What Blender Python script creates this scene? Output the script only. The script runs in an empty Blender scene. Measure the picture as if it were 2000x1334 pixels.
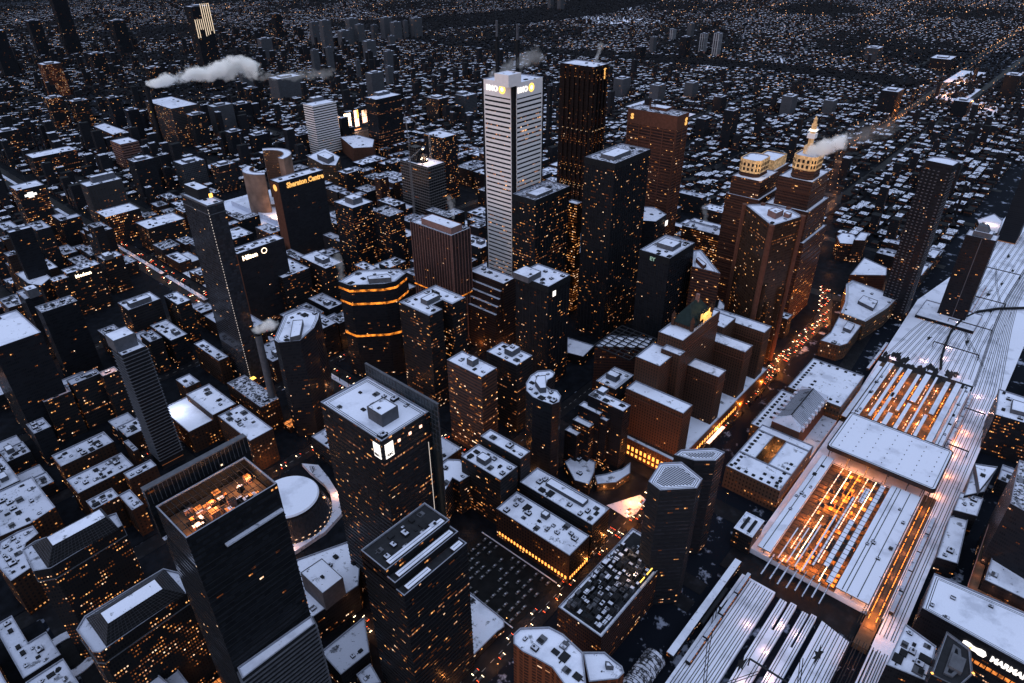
import bpy, bmesh, math, random
from mathutils import Matrix, Vector
sc = bpy.context.scene
COL = sc.collection
# World frame in metres: X runs east along the main streets, Y runs north along the avenues, Z up, origin at the foot of the lookout tower.
SKYK = 0.06
SUNK = 0.85
CLOUDK = 1.25
HAND=[
('bank_tower', 'tall white banded skyscraper with twin masts and round orange roundel signs', 'skyscraper', 'white', [(0, 298, [(559.6, 503.5), (611.5, 503.5), (611.5, 550.9), (559.6, 550.9)])], [(298, 310, [(544.3, 497.6), (564.9, 497.6), (564.9, 517.5), (544.3, 517.5)])], {'units': 5, 'sp': 'fcp'}),
('granite_tower', 'tall black skyscraper right of the white one with glowing S mark', 'skyscraper', 'maroon', [(0, 275, [(812.2, 574.5), (849.4, 574.5), (849.4, 633.8), (812.2, 633.8)])], [], {'units': 4}),
('steel_tower', 'rust brown lit skyscraper with glowing S marks at both top corners', 'skyscraper', 'copper', [(0, 239, [(770.9, 415.4), (799.2, 415.4), (799.2, 487.7), (770.9, 487.7)])], [(239, 242, [(788.4, 442.1), (805.4, 442.1), (805.4, 467.2), (788.4, 467.2)])], {'units': 5, 'melt': 1, 'cap': 17}),
('black_tower', 'tallest of the plain black slab towers, patchy snow roof, standing right of centre', 'skyscraper', 'black', [(0, 223, [(599.8, 393.8), (672.4, 393.8), (672.4, 433.9), (599.8, 433.9)])], [(223, 227, [(611.1, 402.7), (644.6, 402.7), (644.6, 420.7), (611.1, 420.7)])], {'melt': 1, 'piers': 1, 'units': 2}),
('black_tower', 'black slab tower directly right of the white skyscraper, many lit windows, dark roof pits', 'skyscraper', 'blacklit', [(0, 183, [(542.0, 457.4), (605.4, 457.4), (605.4, 491.4), (542.0, 491.4)])], [(183, 186, [(549.4, 461.7), (579.0, 461.7), (579.0, 477.2), (549.4, 477.2)])], {'melt': 1, 'piers': 1, 'units': 2}),
('black_tower', 'shorter black slab tower below the white skyscraper with one white square sign', 'building', 'black', [(0, 128, [(470.9, 381.2), (508.1, 381.2), (508.1, 425.6), (470.9, 425.6)])], [(128, 134, [(465.2, 403.1), (486.3, 403.1), (486.3, 424.9), (465.2, 424.9)])], {'units': 7, 'piers': 1}),
('black_tower', 'black slab tower at centre right with snowy roof and dim green sign', 'building', 'blackdim', [(0, 133, [(601.7, 316.6), (658.6, 316.6), (658.6, 354.2), (601.7, 354.2)])], [(133, 138, [(622.1, 324.5), (641.3, 324.5), (641.3, 344.9), (622.1, 344.9)])], {'units': 9, 'piers': 1, 'rail': 1}),
('narrow_tower', 'narrow stone tower full of small lit windows squeezed between two black towers', 'building', 'lit', [(0, 150, [(635.4, 467.0), (646.3, 467.0), (646.3, 483.0), (635.4, 483.0)])], [], {}),
('office_building', 'dark block with white square sign seen between black and brown towers', 'building', 'blackdim', [(0, 120, [(707.9, 417.0), (717.1, 400.6), (748.1, 402.9), (761.4, 428.5), (752.8, 444.8)])], [], {'units': 3}),
('office_building', 'long low block with rows of bright square windows behind the copper wedge tower', 'building', 'lit', [(0, 75, [(830.2, 361.0), (854.6, 361.0), (854.6, 419.7), (830.2, 419.7)])], [], {'units': 6, 'rail': 1}),
('wedge_tower', 'copper wedge shaped tower with triangular snow roof beside black tower', 'building', 'copper', [(0, 115, [(635.8, 304.9), (639.2, 272.4), (684.5, 319.6), (676.0, 325.1)])], [(115, 119, [(638.3, 292.9), (645.4, 292.8), (655.8, 308.4), (651.3, 309.3)])], {'rail': 1}),
('gold_tower', 'copper glass tower with broad bare corner piers and jagged lower walls', 'skyscraper', 'gold', [(0, 180, [(686.8, 277.5), (645.0, 229.7), (692.3, 215.7), (706.5, 236.7), (700.9, 263.2)])], [(180, 186, [(673.1, 246.6), (667.0, 235.2), (682.3, 233.3), (686.1, 243.1)]), (180, 184, [(680.4, 232.1), (678.1, 225.6), (684.5, 224.9), (686.9, 231.4)])], {'rail': 1, 'units': 3, 'sp': 'gold'}),
('office_tower', 'pinkish brown tower with dense vertical fins and pink rooftop machine room', 'building', 'fins', [(0, 150, [(464.9, 514.9), (495.3, 514.9), (495.3, 582.1), (464.9, 582.1)])], [(150, 157, [(469.2, 518.9), (486.7, 518.9), (486.7, 567.9), (469.2, 567.9)])], {'rail': 1, 'finpiers': 1, 'units': 4, 'notch': 1}),
('octagon_tower', 'octagonal dark tower with two glowing orange floor bands', 'building', 'blackdim', [(0, 118, [(352.5, 557.5), (378.9, 532.0), (391.1, 527.0), (411.7, 533.9), (414.2, 547.1), (382.6, 580.4), (351.0, 574.3)])], [(118, 123, [(370.0, 545.8), (388.0, 530.3), (390.5, 533.2), (391.7, 541.4), (373.7, 553.0)])], {'rail': 1, 'units': 8, 'glowbands': (112, 96, 56)}),
('octagon_tower', 'octagonal dark tower beside the thin concrete chimney, half of its roof dark', 'building', 'blackdim', [(0, 112, [(242.7, 522.0), (258.0, 509.7), (280.8, 519.6), (293.6, 530.9), (303.3, 542.0), (297.5, 563.8), (277.1, 564.8), (243.0, 530.2)])], [(112, 117, [(260.2, 511.6), (279.1, 534.4), (272.0, 541.2), (251.3, 514.9)])], {'rail': 1, 'units': 7}),
('office_tower', 'twin winged tower with notched front, snow roof split by dark machine blocks', 'building', 'litrow', [(0, 115, [(365.4, 447.6), (384.0, 447.6), (384.0, 461.6), (397.4, 461.6), (397.4, 447.6), (417.0, 447.6), (417.0, 492.6), (365.4, 492.6)])], [(115, 120, [(380.0, 465.6), (398.0, 465.6), (398.0, 475.6), (380.0, 475.6)]), (115, 122, [(399.0, 478.6), (398.4, 478.6), (398.4, 466.6), (399.0, 466.6)])], {'rail': 1, 'units': 9}),
('stepped_tower', 'brown stepped tower with snow on each ledge in front of the white skyscraper', 'building', 'browndim', [(0, 92, [(499.9, 469.0), (520.8, 469.0), (520.8, 523.7), (499.9, 523.7)])], [], {'units': 5, 'steps': 4}),
('office_building', 'square snow roofed office block with one dark roof box left of the fin tower', 'building', 'dimlit', [(0, 60, [(429.1, 720.3), (456.4, 720.3), (456.4, 779.6), (429.1, 779.6)])], [(60, 66, [(436.2, 735.4), (447.4, 735.4), (447.4, 754.7), (436.2, 754.7)])], {'units': 3}),
('office_building', 'dark office block with small yellow corner sign on its west side', 'building', 'dimlit', [(0, 58, [(378.5, 742.8), (419.2, 742.8), (419.2, 791.0), (378.5, 791.0)])], [], {'units': 10}),
('office_building', 'stepped lit tower with square snow capped crown just right of the hotel slab', 'building', 'blacklit', [(0, 112, [(508.7, 756.6), (544.6, 756.6), (544.6, 799.1), (508.7, 799.1)])], [(112, 120, [(519.0, 766.6), (535.2, 766.6), (535.2, 786.1), (519.0, 786.1)])], {'units': 2}),
('office_building', 'lit tower with dark cap in front of the building frame under construction', 'building', 'blacklit', [(0, 100, [(540.9, 717.9), (567.3, 717.9), (567.3, 756.9), (540.9, 756.9)])], [], {'melt': 1, 'units': 2}),
('office_building', 'lower lit wing at the foot of the dark capped tower', 'building', 'blacklit', [(0, 62, [(566.9, 714.4), (586.9, 714.4), (586.9, 747.6), (566.9, 747.6)])], [], {'units': 1}),
('hotel_slab', 'wide dark hotel slab with brown end wall and glowing roof edge lettering', 'hotel', 'hotel', [(0, 135, [(468.6, 868.7), (545.1, 868.7), (545.1, 889.8), (468.6, 889.8)])], [], {'units': 6}),
('hotel_slab', 'dark hotel block with white rooftop lettering behind the slim glass tower', 'hotel', 'hotel', [(0, 105, [(331.4, 752.9), (396.3, 752.9), (396.3, 773.0), (331.4, 773.0)])], [], {'units': 12}),
('glass_tower', 'slim dark glass tower with box crown and a dotted line of lights down one corner', 'skyscraper', 'glass', [(0, 214, [(259.2, 636.6), (276.1, 636.6), (276.1, 690.1), (259.2, 690.1)])], [(214, 224, [(263.6, 660.2), (275.8, 660.2), (275.8, 689.6), (263.6, 689.6)])], {'ph2': 1, 'units': 2}),
('glass_tower', 'large dark glass office tower with glass sail wall and two white sign panels', 'skyscraper', 'rbc', [(0, 178, [(166.7, 270.0), (205.8, 270.0), (205.8, 331.6), (166.7, 331.6)])], [(178, 187, [(176.9, 280.8), (190.1, 280.8), (190.1, 295.0), (176.9, 295.0)])], {'rail': 1, 'units': 9, 'sp': 'rbc'}),
('office_tower', 'dark foreground tower whose crown steps down in three long snowy strips', 'skyscraper', 'telus', [(0, 125, [(126.6, 210.7), (176.7, 210.7), (176.7, 247.2), (126.6, 247.2)]), (125, 130, [(126.6, 217.7), (176.7, 217.7), (176.7, 247.2), (126.6, 247.2)]), (130, 135, [(126.6, 224.7), (176.7, 224.7), (176.7, 247.2), (126.6, 247.2)])], [], {'units': 14, 'sp': 'simcoe'}),
('glass_tower', 'very dark foreground tower with glowing orange machinery under its open roof', 'skyscraper', 'ritz', [(0, 205, [(45.8, 257.2), (93.0, 257.2), (93.0, 287.8), (45.8, 287.8)])], [], {'sp': 'ritz'}),
('grand_hotel', 'brown stone hotel with steep green copper roof and glowing script sign', 'hotel', 'stone', [(0, 20, [(436, 200), (640, 200), (640, 272), (436, 272)]), (20, 72, [(441, 203), (458, 203), (458, 263), (441, 263)]), (20, 98, [(458, 240), (490, 240), (490, 266), (458, 266)]), (20, 112, [(490, 236), (566, 236), (566, 262), (490, 262)]), (20, 102, [(480, 232), (490, 232), (490, 252), (480, 252)]), (20, 76, [(508, 203), (524, 203), (524, 236), (508, 236)]), (20, 76, [(566, 203), (584, 203), (584, 268), (566, 268)]), (20, 78, [(612, 203), (630, 203), (630, 268), (612, 268)]), (20, 84, [(584, 236), (612, 236), (612, 262), (584, 262)])], [], {'sp': 'ry'}),
('hexagon_tower', 'near hexagonal tower with ribbed snow roof beside the station', 'building', 'hex', [(0, 118, [(298.4, 148.5), (316.3, 130.7), (327.3, 132.2), (333.3, 151.7), (322.5, 162.7), (300.9, 159.2)])], [], {'rail': 1, 'ribs': 1}),
('hexagon_tower', 'farther flattened hexagonal tower with ribbed roof and round yellow mark', 'building', 'hex', [(0, 100, [(360.3, 152.9), (370.6, 141.0), (384.2, 140.2), (383.2, 148.6), (365.0, 167.1), (356.3, 168.3)])], [], {'rail': 1, 'ribs': 1}),
('round_tower', 'black round tower with crescent shaped snow roof', 'building', 'blackdim', [(0, 95, [(349.0, 301.3), (349.6, 291.5), (351.3, 281.7), (358.1, 279.2), (366.3, 283.3), (370.6, 291.1), (368.3, 296.2), (369.7, 303.0), (377.7, 307.1), (384.5, 306.6), (390.9, 309.2), (392.1, 315.5), (383.2, 323.4), (373.2, 323.6), (361.2, 319.0), (352.5, 311.2)])], [(95, 100, [(358.5, 300.5), (362.6, 296.9), (377.7, 309.6), (371.4, 314.5), (364.0, 310.8)])], {'units': 16}),
('condo_block', 'stepped dark condominium with snow terraces and scattered lit windows', 'building', 'condo', [(0, 75, [(405.5, 243.3), (417.7, 243.3), (417.7, 281.4), (405.5, 281.4)]), (0, 64, [(399.9, 264.3), (408.2, 264.3), (408.2, 287.4), (399.9, 287.4)]), (0, 52, [(391.4, 268.6), (399.0, 268.6), (399.0, 287.5), (391.4, 287.5)]), (0, 42, [(384.8, 277.5), (392.6, 277.5), (392.6, 291.3), (384.8, 291.3)]), (0, 60, [(400.7, 256.6), (409.4, 256.6), (409.4, 263.9), (400.7, 263.9)])], [(75, 78, [(414.5, 270.8), (423.5, 270.8), (423.5, 278.6), (414.5, 278.6)])], {'units': 9}),
('office_building', 'small tiered office block with snow roof north of the stepped condominium', 'building', 'dimlit', [(0, 50, [(459.6, 285.1), (493.6, 285.1), (493.6, 308.9), (459.6, 308.9)])], [(50, 56, [(470.8, 292.6), (479.2, 292.6), (479.2, 304.6), (470.8, 304.6)])], {'units': 3, 'rail': 1}),
('office_building', 'dark block under a tilted snowy lattice roof', 'building', 'brown', [(0, 60, [(532.3, 295.5), (553.9, 300.9), (529.0, 340.2), (499.6, 338.7)])], [], {'lattice': 1}),
('bank_pavilion', 'low pavilion with pinkish flat roof among the black towers', 'pavilion', 'black', [(0, 12, [(532.1, 397.9), (537.0, 378.3), (566.2, 382.7), (560.3, 419.1)])], [], {'units': 0}),
('office_building', 'brown banded office block with glowing floor stripe and snow roof', 'building', 'bandlit', [(0, 95, [(342.1, 355.2), (362.7, 355.2), (362.7, 400.3), (342.1, 400.3)])], [(95, 101, [(349.8, 373.6), (357.8, 373.6), (357.8, 381.4), (349.8, 381.4)])], {'units': 3}),
('office_building', 'dark block with curved snowy machine roof behind the brown banded block', 'building', 'dimlit', [(0, 82, [(392.2, 356.3), (416.0, 356.3), (416.0, 396.1), (392.2, 396.1)])], [(82, 88, [(401.4, 370.4), (413.8, 370.4), (413.8, 380.5), (401.4, 380.5)])], {'units': 6}),
('office_building', 'snow roofed office block with dark roof machinery right of the big glass tower', 'building', 'dimlit', [(0, 55, [(285.3, 282.5), (307.0, 282.5), (307.0, 327.8), (285.3, 327.8)])], [(55, 60, [(290.1, 304.0), (298.1, 304.0), (298.1, 314.1), (290.1, 314.1)])], {'units': 8}),
('office_building', 'long narrow snow roofed block behind the one with roof machinery', 'building', 'dimlit', [(0, 62, [(309.7, 281.5), (322.6, 281.5), (322.6, 327.6), (309.7, 327.6)])], [], {'units': 4}),
('office_building', 'eight sided low block with snow roof and dark skylight', 'building', 'dimlit', [(0, 38, [(251.9, 318.9), (274.0, 327.9), (274.4, 319.7), (286.3, 318.4), (290.2, 320.9), (294.8, 339.9), (288.2, 348.7), (278.1, 348.1)])], [], {'units': 3}),
('office_building', 'brick office block with glowing arcade at its foot by the car park', 'building', 'arcade', [(0, 32, [(276.1, 203.7), (302.4, 203.7), (302.4, 279.3), (276.1, 279.3)])], [(32, 36, [(293.4, 240.3), (298.8, 240.3), (298.8, 246.1), (293.4, 246.1)])], {'units': 14}),
('office_building', 'dark roofed twin block with long ridge beside the arcade block', 'building', 'dimlit', [(0, 38, [(307.8, 205.2), (331.8, 205.2), (331.8, 280.8), (307.8, 280.8)])], [(38, 41, [(319.4, 222.9), (327.2, 222.9), (327.2, 261.9), (319.4, 261.9)])], {'units': 10}),
('exchange_building', 'wide flat building whose roof is crowded with cooling machinery', 'building', 'brown', [(0, 38, [(230.6, 143.4), (326.3, 143.4), (326.3, 179.9), (230.6, 179.9)])], [], {'units': 0, 'sp': 'machines'}),
('station_building', 'long stone station with two snow roofed wings, courtyard and square skylights', 'station', 'stone2', [(0, 24, [(457, 112), (484, 112), (484, 162), (457, 162)]), (0, 24, [(526, 112), (536, 112), (536, 162), (526, 162)]), (0, 24, [(484, 112), (526, 112), (526, 134), (484, 134)]), (0, 24, [(484, 146), (526, 146), (526, 162), (484, 162)]), (0, 19, [(536, 156), (613, 156), (613, 173), (536, 173)]), (0, 24, [(614, 113), (688, 113), (688, 168), (614, 168)])], [], {'sp': 'station'}),
('concert_hall', 'theatre with large sloping trapezoid snow roof', 'theatre', 'brown', [(0, 26, [(961.7, 168.1), (988.4, 174.9), (1004.2, 210.4), (930.9, 207.0)])], [], {'units': 0}),
('low_rise_building', 'snow roofed block with barrel ended roof above the trapezoid theatre', 'building', 'dimlit', [(0, 28, [(1029.8, 254.5), (1038.8, 237.8), (1066.3, 242.0), (1080.7, 250.4), (1075.8, 266.0), (1055.3, 267.7)])], [], {'units': 1}),
('office_building', 'raised white roofed block beside the barrel ended roof', 'building', 'dimlit', [(0, 36, [(1043.6, 224.2), (1078.8, 229.0), (1075.0, 239.9), (1034.8, 237.8)])], [], {'units': 0}),
('office_building', 'curved office block with snow roof following the bend of the street', 'building', 'stone2', [(0, 26, [(807.5, 148.8), (862.2, 138.8), (904.2, 136.8), (916.2, 199.5), (898.0, 201.7), (845.9, 185.9), (811.4, 180.1)])], [(26, 30, [(842.6, 150.7), (867.9, 152.6), (871.9, 172.1), (851.4, 172.1)])], {'units': 4, 'rail': 1}),
('office_building', 'lower curved block with two small roof huts down the bend of the street', 'building', 'stone2', [(0, 20, [(740.9, 155.7), (752.6, 150.7), (811.6, 152.2), (817.5, 181.3), (766.2, 175.0), (739.0, 177.6)])], [(20, 24, [(779.6, 156.3), (798.1, 157.4), (799.8, 167.1), (781.2, 165.9)])], {'units': 2}),
('galleria', 'low glass galleria with saw edged snow roof between copper towers', 'building', 'dimlit', [(0, 18, [(700.5, 284.4), (700.1, 273.3), (713.5, 259.4), (745.7, 298.8), (762.5, 318.5), (702.2, 296.3)])], [], {'units': 9}),
('balcony_tower', 'slender dark curved tower with rows of small white balconies', 'skyscraper', 'blackdim', [(0, 205, [(892, 124), (916, 122), (922, 136), (916, 152), (896, 154)])], [], {'sp': 'ltower'}),
('condo_tower', 'dark condominium tower beside the rail tracks with one pale vertical line', 'skyscraper', 'blackdim', [(0, 117, [(930, 60), (952, 60), (952, 92), (930, 92)]), (0, 8, [(905, 45), (960, 45), (960, 112), (905, 112)])], [(117, 123, [(934, 66), (948, 66), (948, 86), (934, 86)])], {'sp': 'tri'}),
('striped_tower', 'wide dark slab with fine horizontal stripes at the right edge', 'building', 'slat', [(0, 139, [(1263.4, 54.6), (1314.7, 54.6), (1314.7, 80.2), (1263.4, 80.2)])], [(139, 143, [(1276.2, 61.0), (1299.3, 61.0), (1299.3, 73.8), (1276.2, 73.8)])], {}),
('low_rise_building', 'brightly floodlit white roof beside the rail tracks', 'building', 'dimlit', [(0, 15, [(1240.1, 96.5), (1268.3, 82.8), (1335.2, 86.6), (1364.6, 103.6), (1313.1, 120.3)])], [], {'units': 1, 'flood': 1}),
('court_house', 'dark courthouse with rows of lit windows and H shaped snow roof', 'building', 'lit2', [(0, 45, [(331.6, 1184.4), (386.8, 1184.4), (386.8, 1225.5), (331.6, 1225.5)])], [], {'units': 3}),
('office_building', 'flat office block with heavy snow and dark roof slots near the park', 'building', 'dimlit', [(0, 40, [(357.8, 1094.9), (418.4, 1094.9), (418.4, 1138.4), (357.8, 1138.4)])], [], {'units': 7}),
('apartment_tower', 'lit tower at far left edge with glowing white cross shaped sign', 'office tower', 'lit3', [(0, 95, [(244.7, 1264.3), (284.0, 1264.3), (284.0, 1299.5), (244.7, 1299.5)])], [], {'units': 2}),
('concrete_slab', 'pale concrete tower with dark window stripes left of the courthouse', 'building', 'concrete', [(0, 68, [(350.7, 1292.1), (409.0, 1292.1), (409.0, 1322.5), (350.7, 1322.5)])], [(68, 78, [(366.4, 1306.1), (405.3, 1306.1), (405.3, 1317.8), (366.4, 1317.8)])], {'units': 3}),
('apartment_tower', 'broad dark tower at the left edge with stepped snow ledges', 'apartment tower', 'blackdim', [(0, 120, [(164.6, 998.8), (190.3, 998.8), (190.3, 1008.7), (164.6, 1008.7)])], [], {'units': 1}),
('office_building', 'white flat roof with chamfered corner at far left above the lit office slab', 'building', 'dimlit', [(0, 55, [(159.8, 987.1), (168.9, 967.3), (185.9, 983.9), (186.0, 1034.7), (159.4, 1034.3)])], [], {'units': 2}),
('office_building', 'lit office slab with white rooftop lettering at the left', 'building', 'litrow2', [(0, 62, [(199.3, 961.3), (240.4, 961.3), (240.4, 980.7), (199.3, 980.7)])], [], {'units': 9}),
('office_building', 'lower lit office block joined to the slab with rooftop lettering', 'building', 'litrow2', [(0, 58, [(181.3, 959.5), (200.2, 959.5), (200.2, 974.6), (181.3, 974.6)])], [], {'units': 4}),
('office_building', 'tiered dark block with ledge of snow beside the wide avenue', 'building', 'dimlit', [(0, 52, [(254.8, 993.6), (280.2, 993.6), (280.2, 1015.3), (254.8, 1015.3)])], [(52, 58, [(257.9, 992.5), (268.7, 992.5), (268.7, 1007.3), (257.9, 1007.3)])], {'units': 3}),
('office_building', 'block with stepped snow roof and corner light by the avenue bend', 'building', 'dimlit', [(0, 60, [(209.6, 803.5), (248.1, 803.5), (248.1, 833.0), (209.6, 833.0)])], [(60, 66, [(214.4, 806.8), (239.3, 806.8), (239.3, 816.9), (214.4, 816.9)])], {'units': 4}),
('office_building', 'block with H shaped dark roof pits next to the avenue', 'building', 'dimlit', [(0, 55, [(257.8, 782.7), (274.4, 782.7), (274.4, 818.6), (257.8, 818.6)])], [], {'units': 5}),
('office_building', 'tower block with messy snow roof left of the balcony tower', 'building', 'blackdim', [(0, 72, [(163.4, 719.1), (185.1, 719.1), (185.1, 744.3), (163.4, 744.3)])], [], {'units': 6}),
('apartment_tower', 'tower wrapped in thin white balcony edges all the way down', 'apartment tower', 'slat', [(0, 130, [(128.9, 577.7), (149.8, 577.7), (149.8, 598.5), (128.9, 598.5)])], [(130, 142, [(128.5, 586.3), (146.8, 586.3), (146.8, 604.9), (128.5, 604.9)])], {'units': 4, 'balc': 1}),
('apartment_tower', 'plain dark tower with low snow rimmed roof at left', 'apartment tower', 'blackdim', [(0, 90, [(128.3, 806.7), (164.5, 806.7), (164.5, 827.6), (128.3, 827.6)])], [], {'units': 4, 'melt': 1}),
('apartment_tower', 'dark tower with small snow square on a raised core at the left', 'apartment tower', 'blackdim', [(0, 82, [(130.6, 875.2), (148.3, 875.2), (148.3, 904.2), (130.6, 904.2)])], [(82, 92, [(135.5, 874.0), (146.5, 874.0), (146.5, 888.0), (135.5, 888.0)])], {'units': 3}),
('apartment_tower', 'unlit louvred tower filling the left edge', 'apartment tower', 'blackdim', [(0, 118, [(62.5, 701.2), (102.5, 701.2), (102.5, 769.6), (62.5, 769.6)])], [], {'units': 1}),
('office_building', 'row block with snow roof and pink lit terrace at left', 'building', 'dimlit', [(0, 55, [(107.8, 698.8), (135.9, 698.8), (135.9, 712.1), (107.8, 712.1)])], [], {'units': 6}),
('office_building', 'small block with pink floodlit roof next to the balcony tower', 'building', 'dimlit', [(0, 57, [(134.0, 687.2), (149.2, 687.2), (149.2, 697.6), (134.0, 697.6)])], [], {'units': 1, 'flood': 2}),
('office_building', 'row block with white floodlit rooftop at far left', 'building', 'dimlit', [(0, 50, [(80.6, 696.7), (105.4, 696.7), (105.4, 710.3), (80.6, 710.3)])], [], {'units': 4, 'flood': 2}),
('office_building', 'dark flat roof block with thin pale rim at lower left', 'building', 'blackdim', [(0, 40, [(58.9, 666.8), (73.6, 666.8), (73.6, 688.5), (58.9, 688.5)])], [], {'units': 5, 'melt': 1}),
('warehouse', 'long snow roofed warehouse north of the lit courtyard', 'warehouse', 'brick', [(0, 32, [(59.7, 610.0), (105.6, 610.0), (105.6, 633.1), (59.7, 633.1)])], [], {'units': 9}),
('warehouse', 'long snow roofed warehouse south of the lit courtyard', 'warehouse', 'brick', [(0, 32, [(56.5, 562.1), (103.3, 562.1), (103.3, 588.5), (56.5, 588.5)])], [], {'units': 14}),
('low_rise_building', 'short snow roofed wing closing the lit courtyard', 'building', 'brick', [(0, 28, [(112.7, 587.1), (117.1, 587.1), (117.1, 608.8), (112.7, 608.8)])], [], {'units': 1}),
('low_rise_building', 'snow roof with three dark skylights beside the very dark tower', 'building', 'brick', [(0, 36, [(91.5, 541.1), (115.4, 541.1), (115.4, 553.2), (91.5, 553.2)])], [], {'units': 3}),
('low_rise_building', 'wide snow roof with scattered machinery at the left edge', 'building', 'brick', [(0, 34, [(-3.4, 555.5), (17.5, 552.6), (37.6, 556.9), (37.6, 613.4), (2.0, 613.8)])], [], {'units': 14}),
('low_rise_building', 'snow roof with dark pits just below the courtyard warehouses', 'building', 'brick', [(0, 34, [(56.8, 529.7), (77.8, 529.7), (77.8, 544.9), (56.8, 544.9)])], [], {'units': 5}),
('low_rise_building', 'white snow roof beside the hipped lattice roof', 'building', 'brick', [(0, 30, [(78.5, 509.4), (88.2, 509.4), (88.2, 536.4), (78.5, 536.4)])], [], {'units': 3}),
('theatre', 'theatre with bright smooth white roof lit by a lamp', 'theatre', 'brick', [(0, 26, [(161.0, 577.8), (188.0, 577.8), (188.0, 636.0), (161.0, 636.0)])], [], {'units': 0, 'flood': 3}),
('low_rise_building', 'snow roof with dark pit and chimney behind the bright theatre', 'building', 'brick', [(0, 33, [(186.0, 575.5), (211.2, 575.5), (211.2, 629.8), (186.0, 629.8)])], [], {'units': 4}),
('warehouse', 'brick block with snow roof dotted with round vents and lit lower windows', 'warehouse', 'brick', [(0, 38, [(186.3, 505.5), (210.5, 505.5), (210.5, 563.9), (186.3, 563.9)])], [], {'units': 8}),
('low_rise_building', 'snow roof with star shaped dark patch behind the theatre', 'building', 'brick', [(0, 24, [(196.3, 655.1), (211.8, 655.1), (211.8, 678.7), (196.3, 678.7)])], [], {'units': 2}),
('low_rise_building', 'dark roofed block with pale rim above the glowing crossing', 'building', 'brick', [(0, 34, [(223.5, 549.1), (243.9, 549.1), (243.9, 614.7), (223.5, 614.7)])], [], {'units': 5, 'melt': 1}),
('low_rise_building', 'snow roof with round vents above the yellow glowing strip', 'building', 'brick', [(0, 32, [(240.8, 664.7), (253.0, 664.7), (253.0, 721.3), (240.8, 721.3)])], [], {'units': 6}),
('low_rise_building', 'podium with heavy machinery roof left of the hipped lattice roof', 'building', 'brick', [(0, 38, [(-14.4, 524.3), (-12.1, 495.3), (2.1, 497.9), (4.6, 521.0), (7.9, 527.2), (17.7, 530.9), (17.7, 543.2), (7.4, 545.3), (-5.3, 544.1)])], [], {'units': 16}),
('lattice_roof_building', 'upper office block with hipped lattice roof and flat snow strip', 'building', 'dotlit', [(0, 92, [(0.6, 452.8), (-0.9, 427.1), (7.3, 421.2), (53.4, 423.8), (55.7, 439.4), (9.1, 454.4)])], [], {'sp': 'hip', 'hp': [(14.2, 423.2), (46.3, 425.8), (45.4, 433.4), (13.9, 433.3)]}),
('lattice_roof_building', 'lower office block with dark hipped lattice roof and rounded ends', 'building', 'dotlit', [(0, 92, [(0.5, 360.8), (1.0, 338.1), (3.5, 334.7), (55.4, 336.5), (60.2, 340.8), (60.2, 354.8), (54.8, 366.0), (7.4, 367.0)])], [], {'sp': 'hip', 'hp': [(13.2, 336.8), (43.6, 337.2), (44.4, 347.1), (13.7, 346.5)]}),
('low_rise_building', 'white sloping roof cut off by the bottom edge at left', 'building', 'brick', [(0, 45, [(-0.0, 348.4), (13.1, 318.6), (26.2, 323.0), (21.9, 351.4)])], [], {'units': 3}),
('low_rise_building', 'grey roof beside the white roof at the bottom edge', 'building', 'brick', [(0, 38, [(25.9, 339.4), (27.5, 323.0), (34.8, 319.6), (34.9, 339.5)])], [], {'units': 1}),
('podium', 'snow covered podium roof between the two dark foreground towers', 'building', 'blackdim', [(0, 26, [(117.1, 321.1), (116.2, 311.8), (156.0, 308.9), (175.7, 331.0), (178.0, 348.8), (136.5, 365.9)])], [(26, 44, [(127.9, 309.6), (145.7, 309.8), (146.3, 336.0), (128.3, 336.9)])], {'units': 6}),
('low_rise_building', 'pinkish snow roof with dark square hatch at bottom centre', 'building', 'blackdim', [(0, 20, [(106.1, 264.7), (129.2, 263.5), (144.7, 288.6), (107.2, 289.0)])], [], {'units': 3}),
('low_rise_building', 'small snow roof touching the bottom edge left of the dark striped tower', 'building', 'blackdim', [(0, 20, [(110.7, 245.8), (120.4, 240.4), (124.3, 256.4), (113.0, 257.2)])], [], {'units': 1}),
('slatted_building', 'building with finely ribbed dark face and snowy upper edge at the bottom', 'building', 'slat', [(0, 105, [(45.7, 249.4), (90.4, 248.3), (92.1, 254.6), (47.3, 257.3)])], [], {'units': 0, 'balc': 1}),
('podium', 'curved snowy podium roof with orange glow below the stepped condominium', 'pavilion', 'dimlit', [(0, 8, [(376, 246), (389, 234), (408, 231), (421, 239), (408, 240), (392, 248), (384, 254)]), (0, 12, [(377, 284), (363, 262), (367, 249), (384, 255), (396, 262), (394, 282)])], [], {'units': 2}),
('pavilion', 'low podium with snow roof pointing to the street corner beside the dark striped tower', 'pavilion', 'blackdim', [(0, 6, [(173.1, 217.8), (180.1, 214.5), (205.2, 214.4), (211.2, 213.3), (215.7, 217.2), (216.1, 224.8), (216.8, 252.5), (216.0, 259.9)])], [], {'units': 1}),
('condo_tower', 'orange brown condominium with rounded balconies and white snow roof at the bottom edge', 'apartment tower', 'orange', [(0, 100, [(161.7, 160.8), (157.1, 156.8), (156.7, 149.7), (158.4, 141.6), (159.8, 131.6), (155.5, 117.3), (161.8, 110.0), (178.1, 124.4), (180.1, 139.5), (178.6, 148.3), (167.2, 160.5)]), (0, 92, [(170.5, 114.3), (182.3, 103.3), (187.5, 102.7), (190.1, 105.7), (190.3, 111.6), (191.0, 118.0), (182.9, 127.4)])], [(92, 95, [(182.9, 111.6), (185.4, 108.3), (186.3, 111.9), (185.1, 113.8)])], {'units': 8, 'balcf': 1}),
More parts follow.
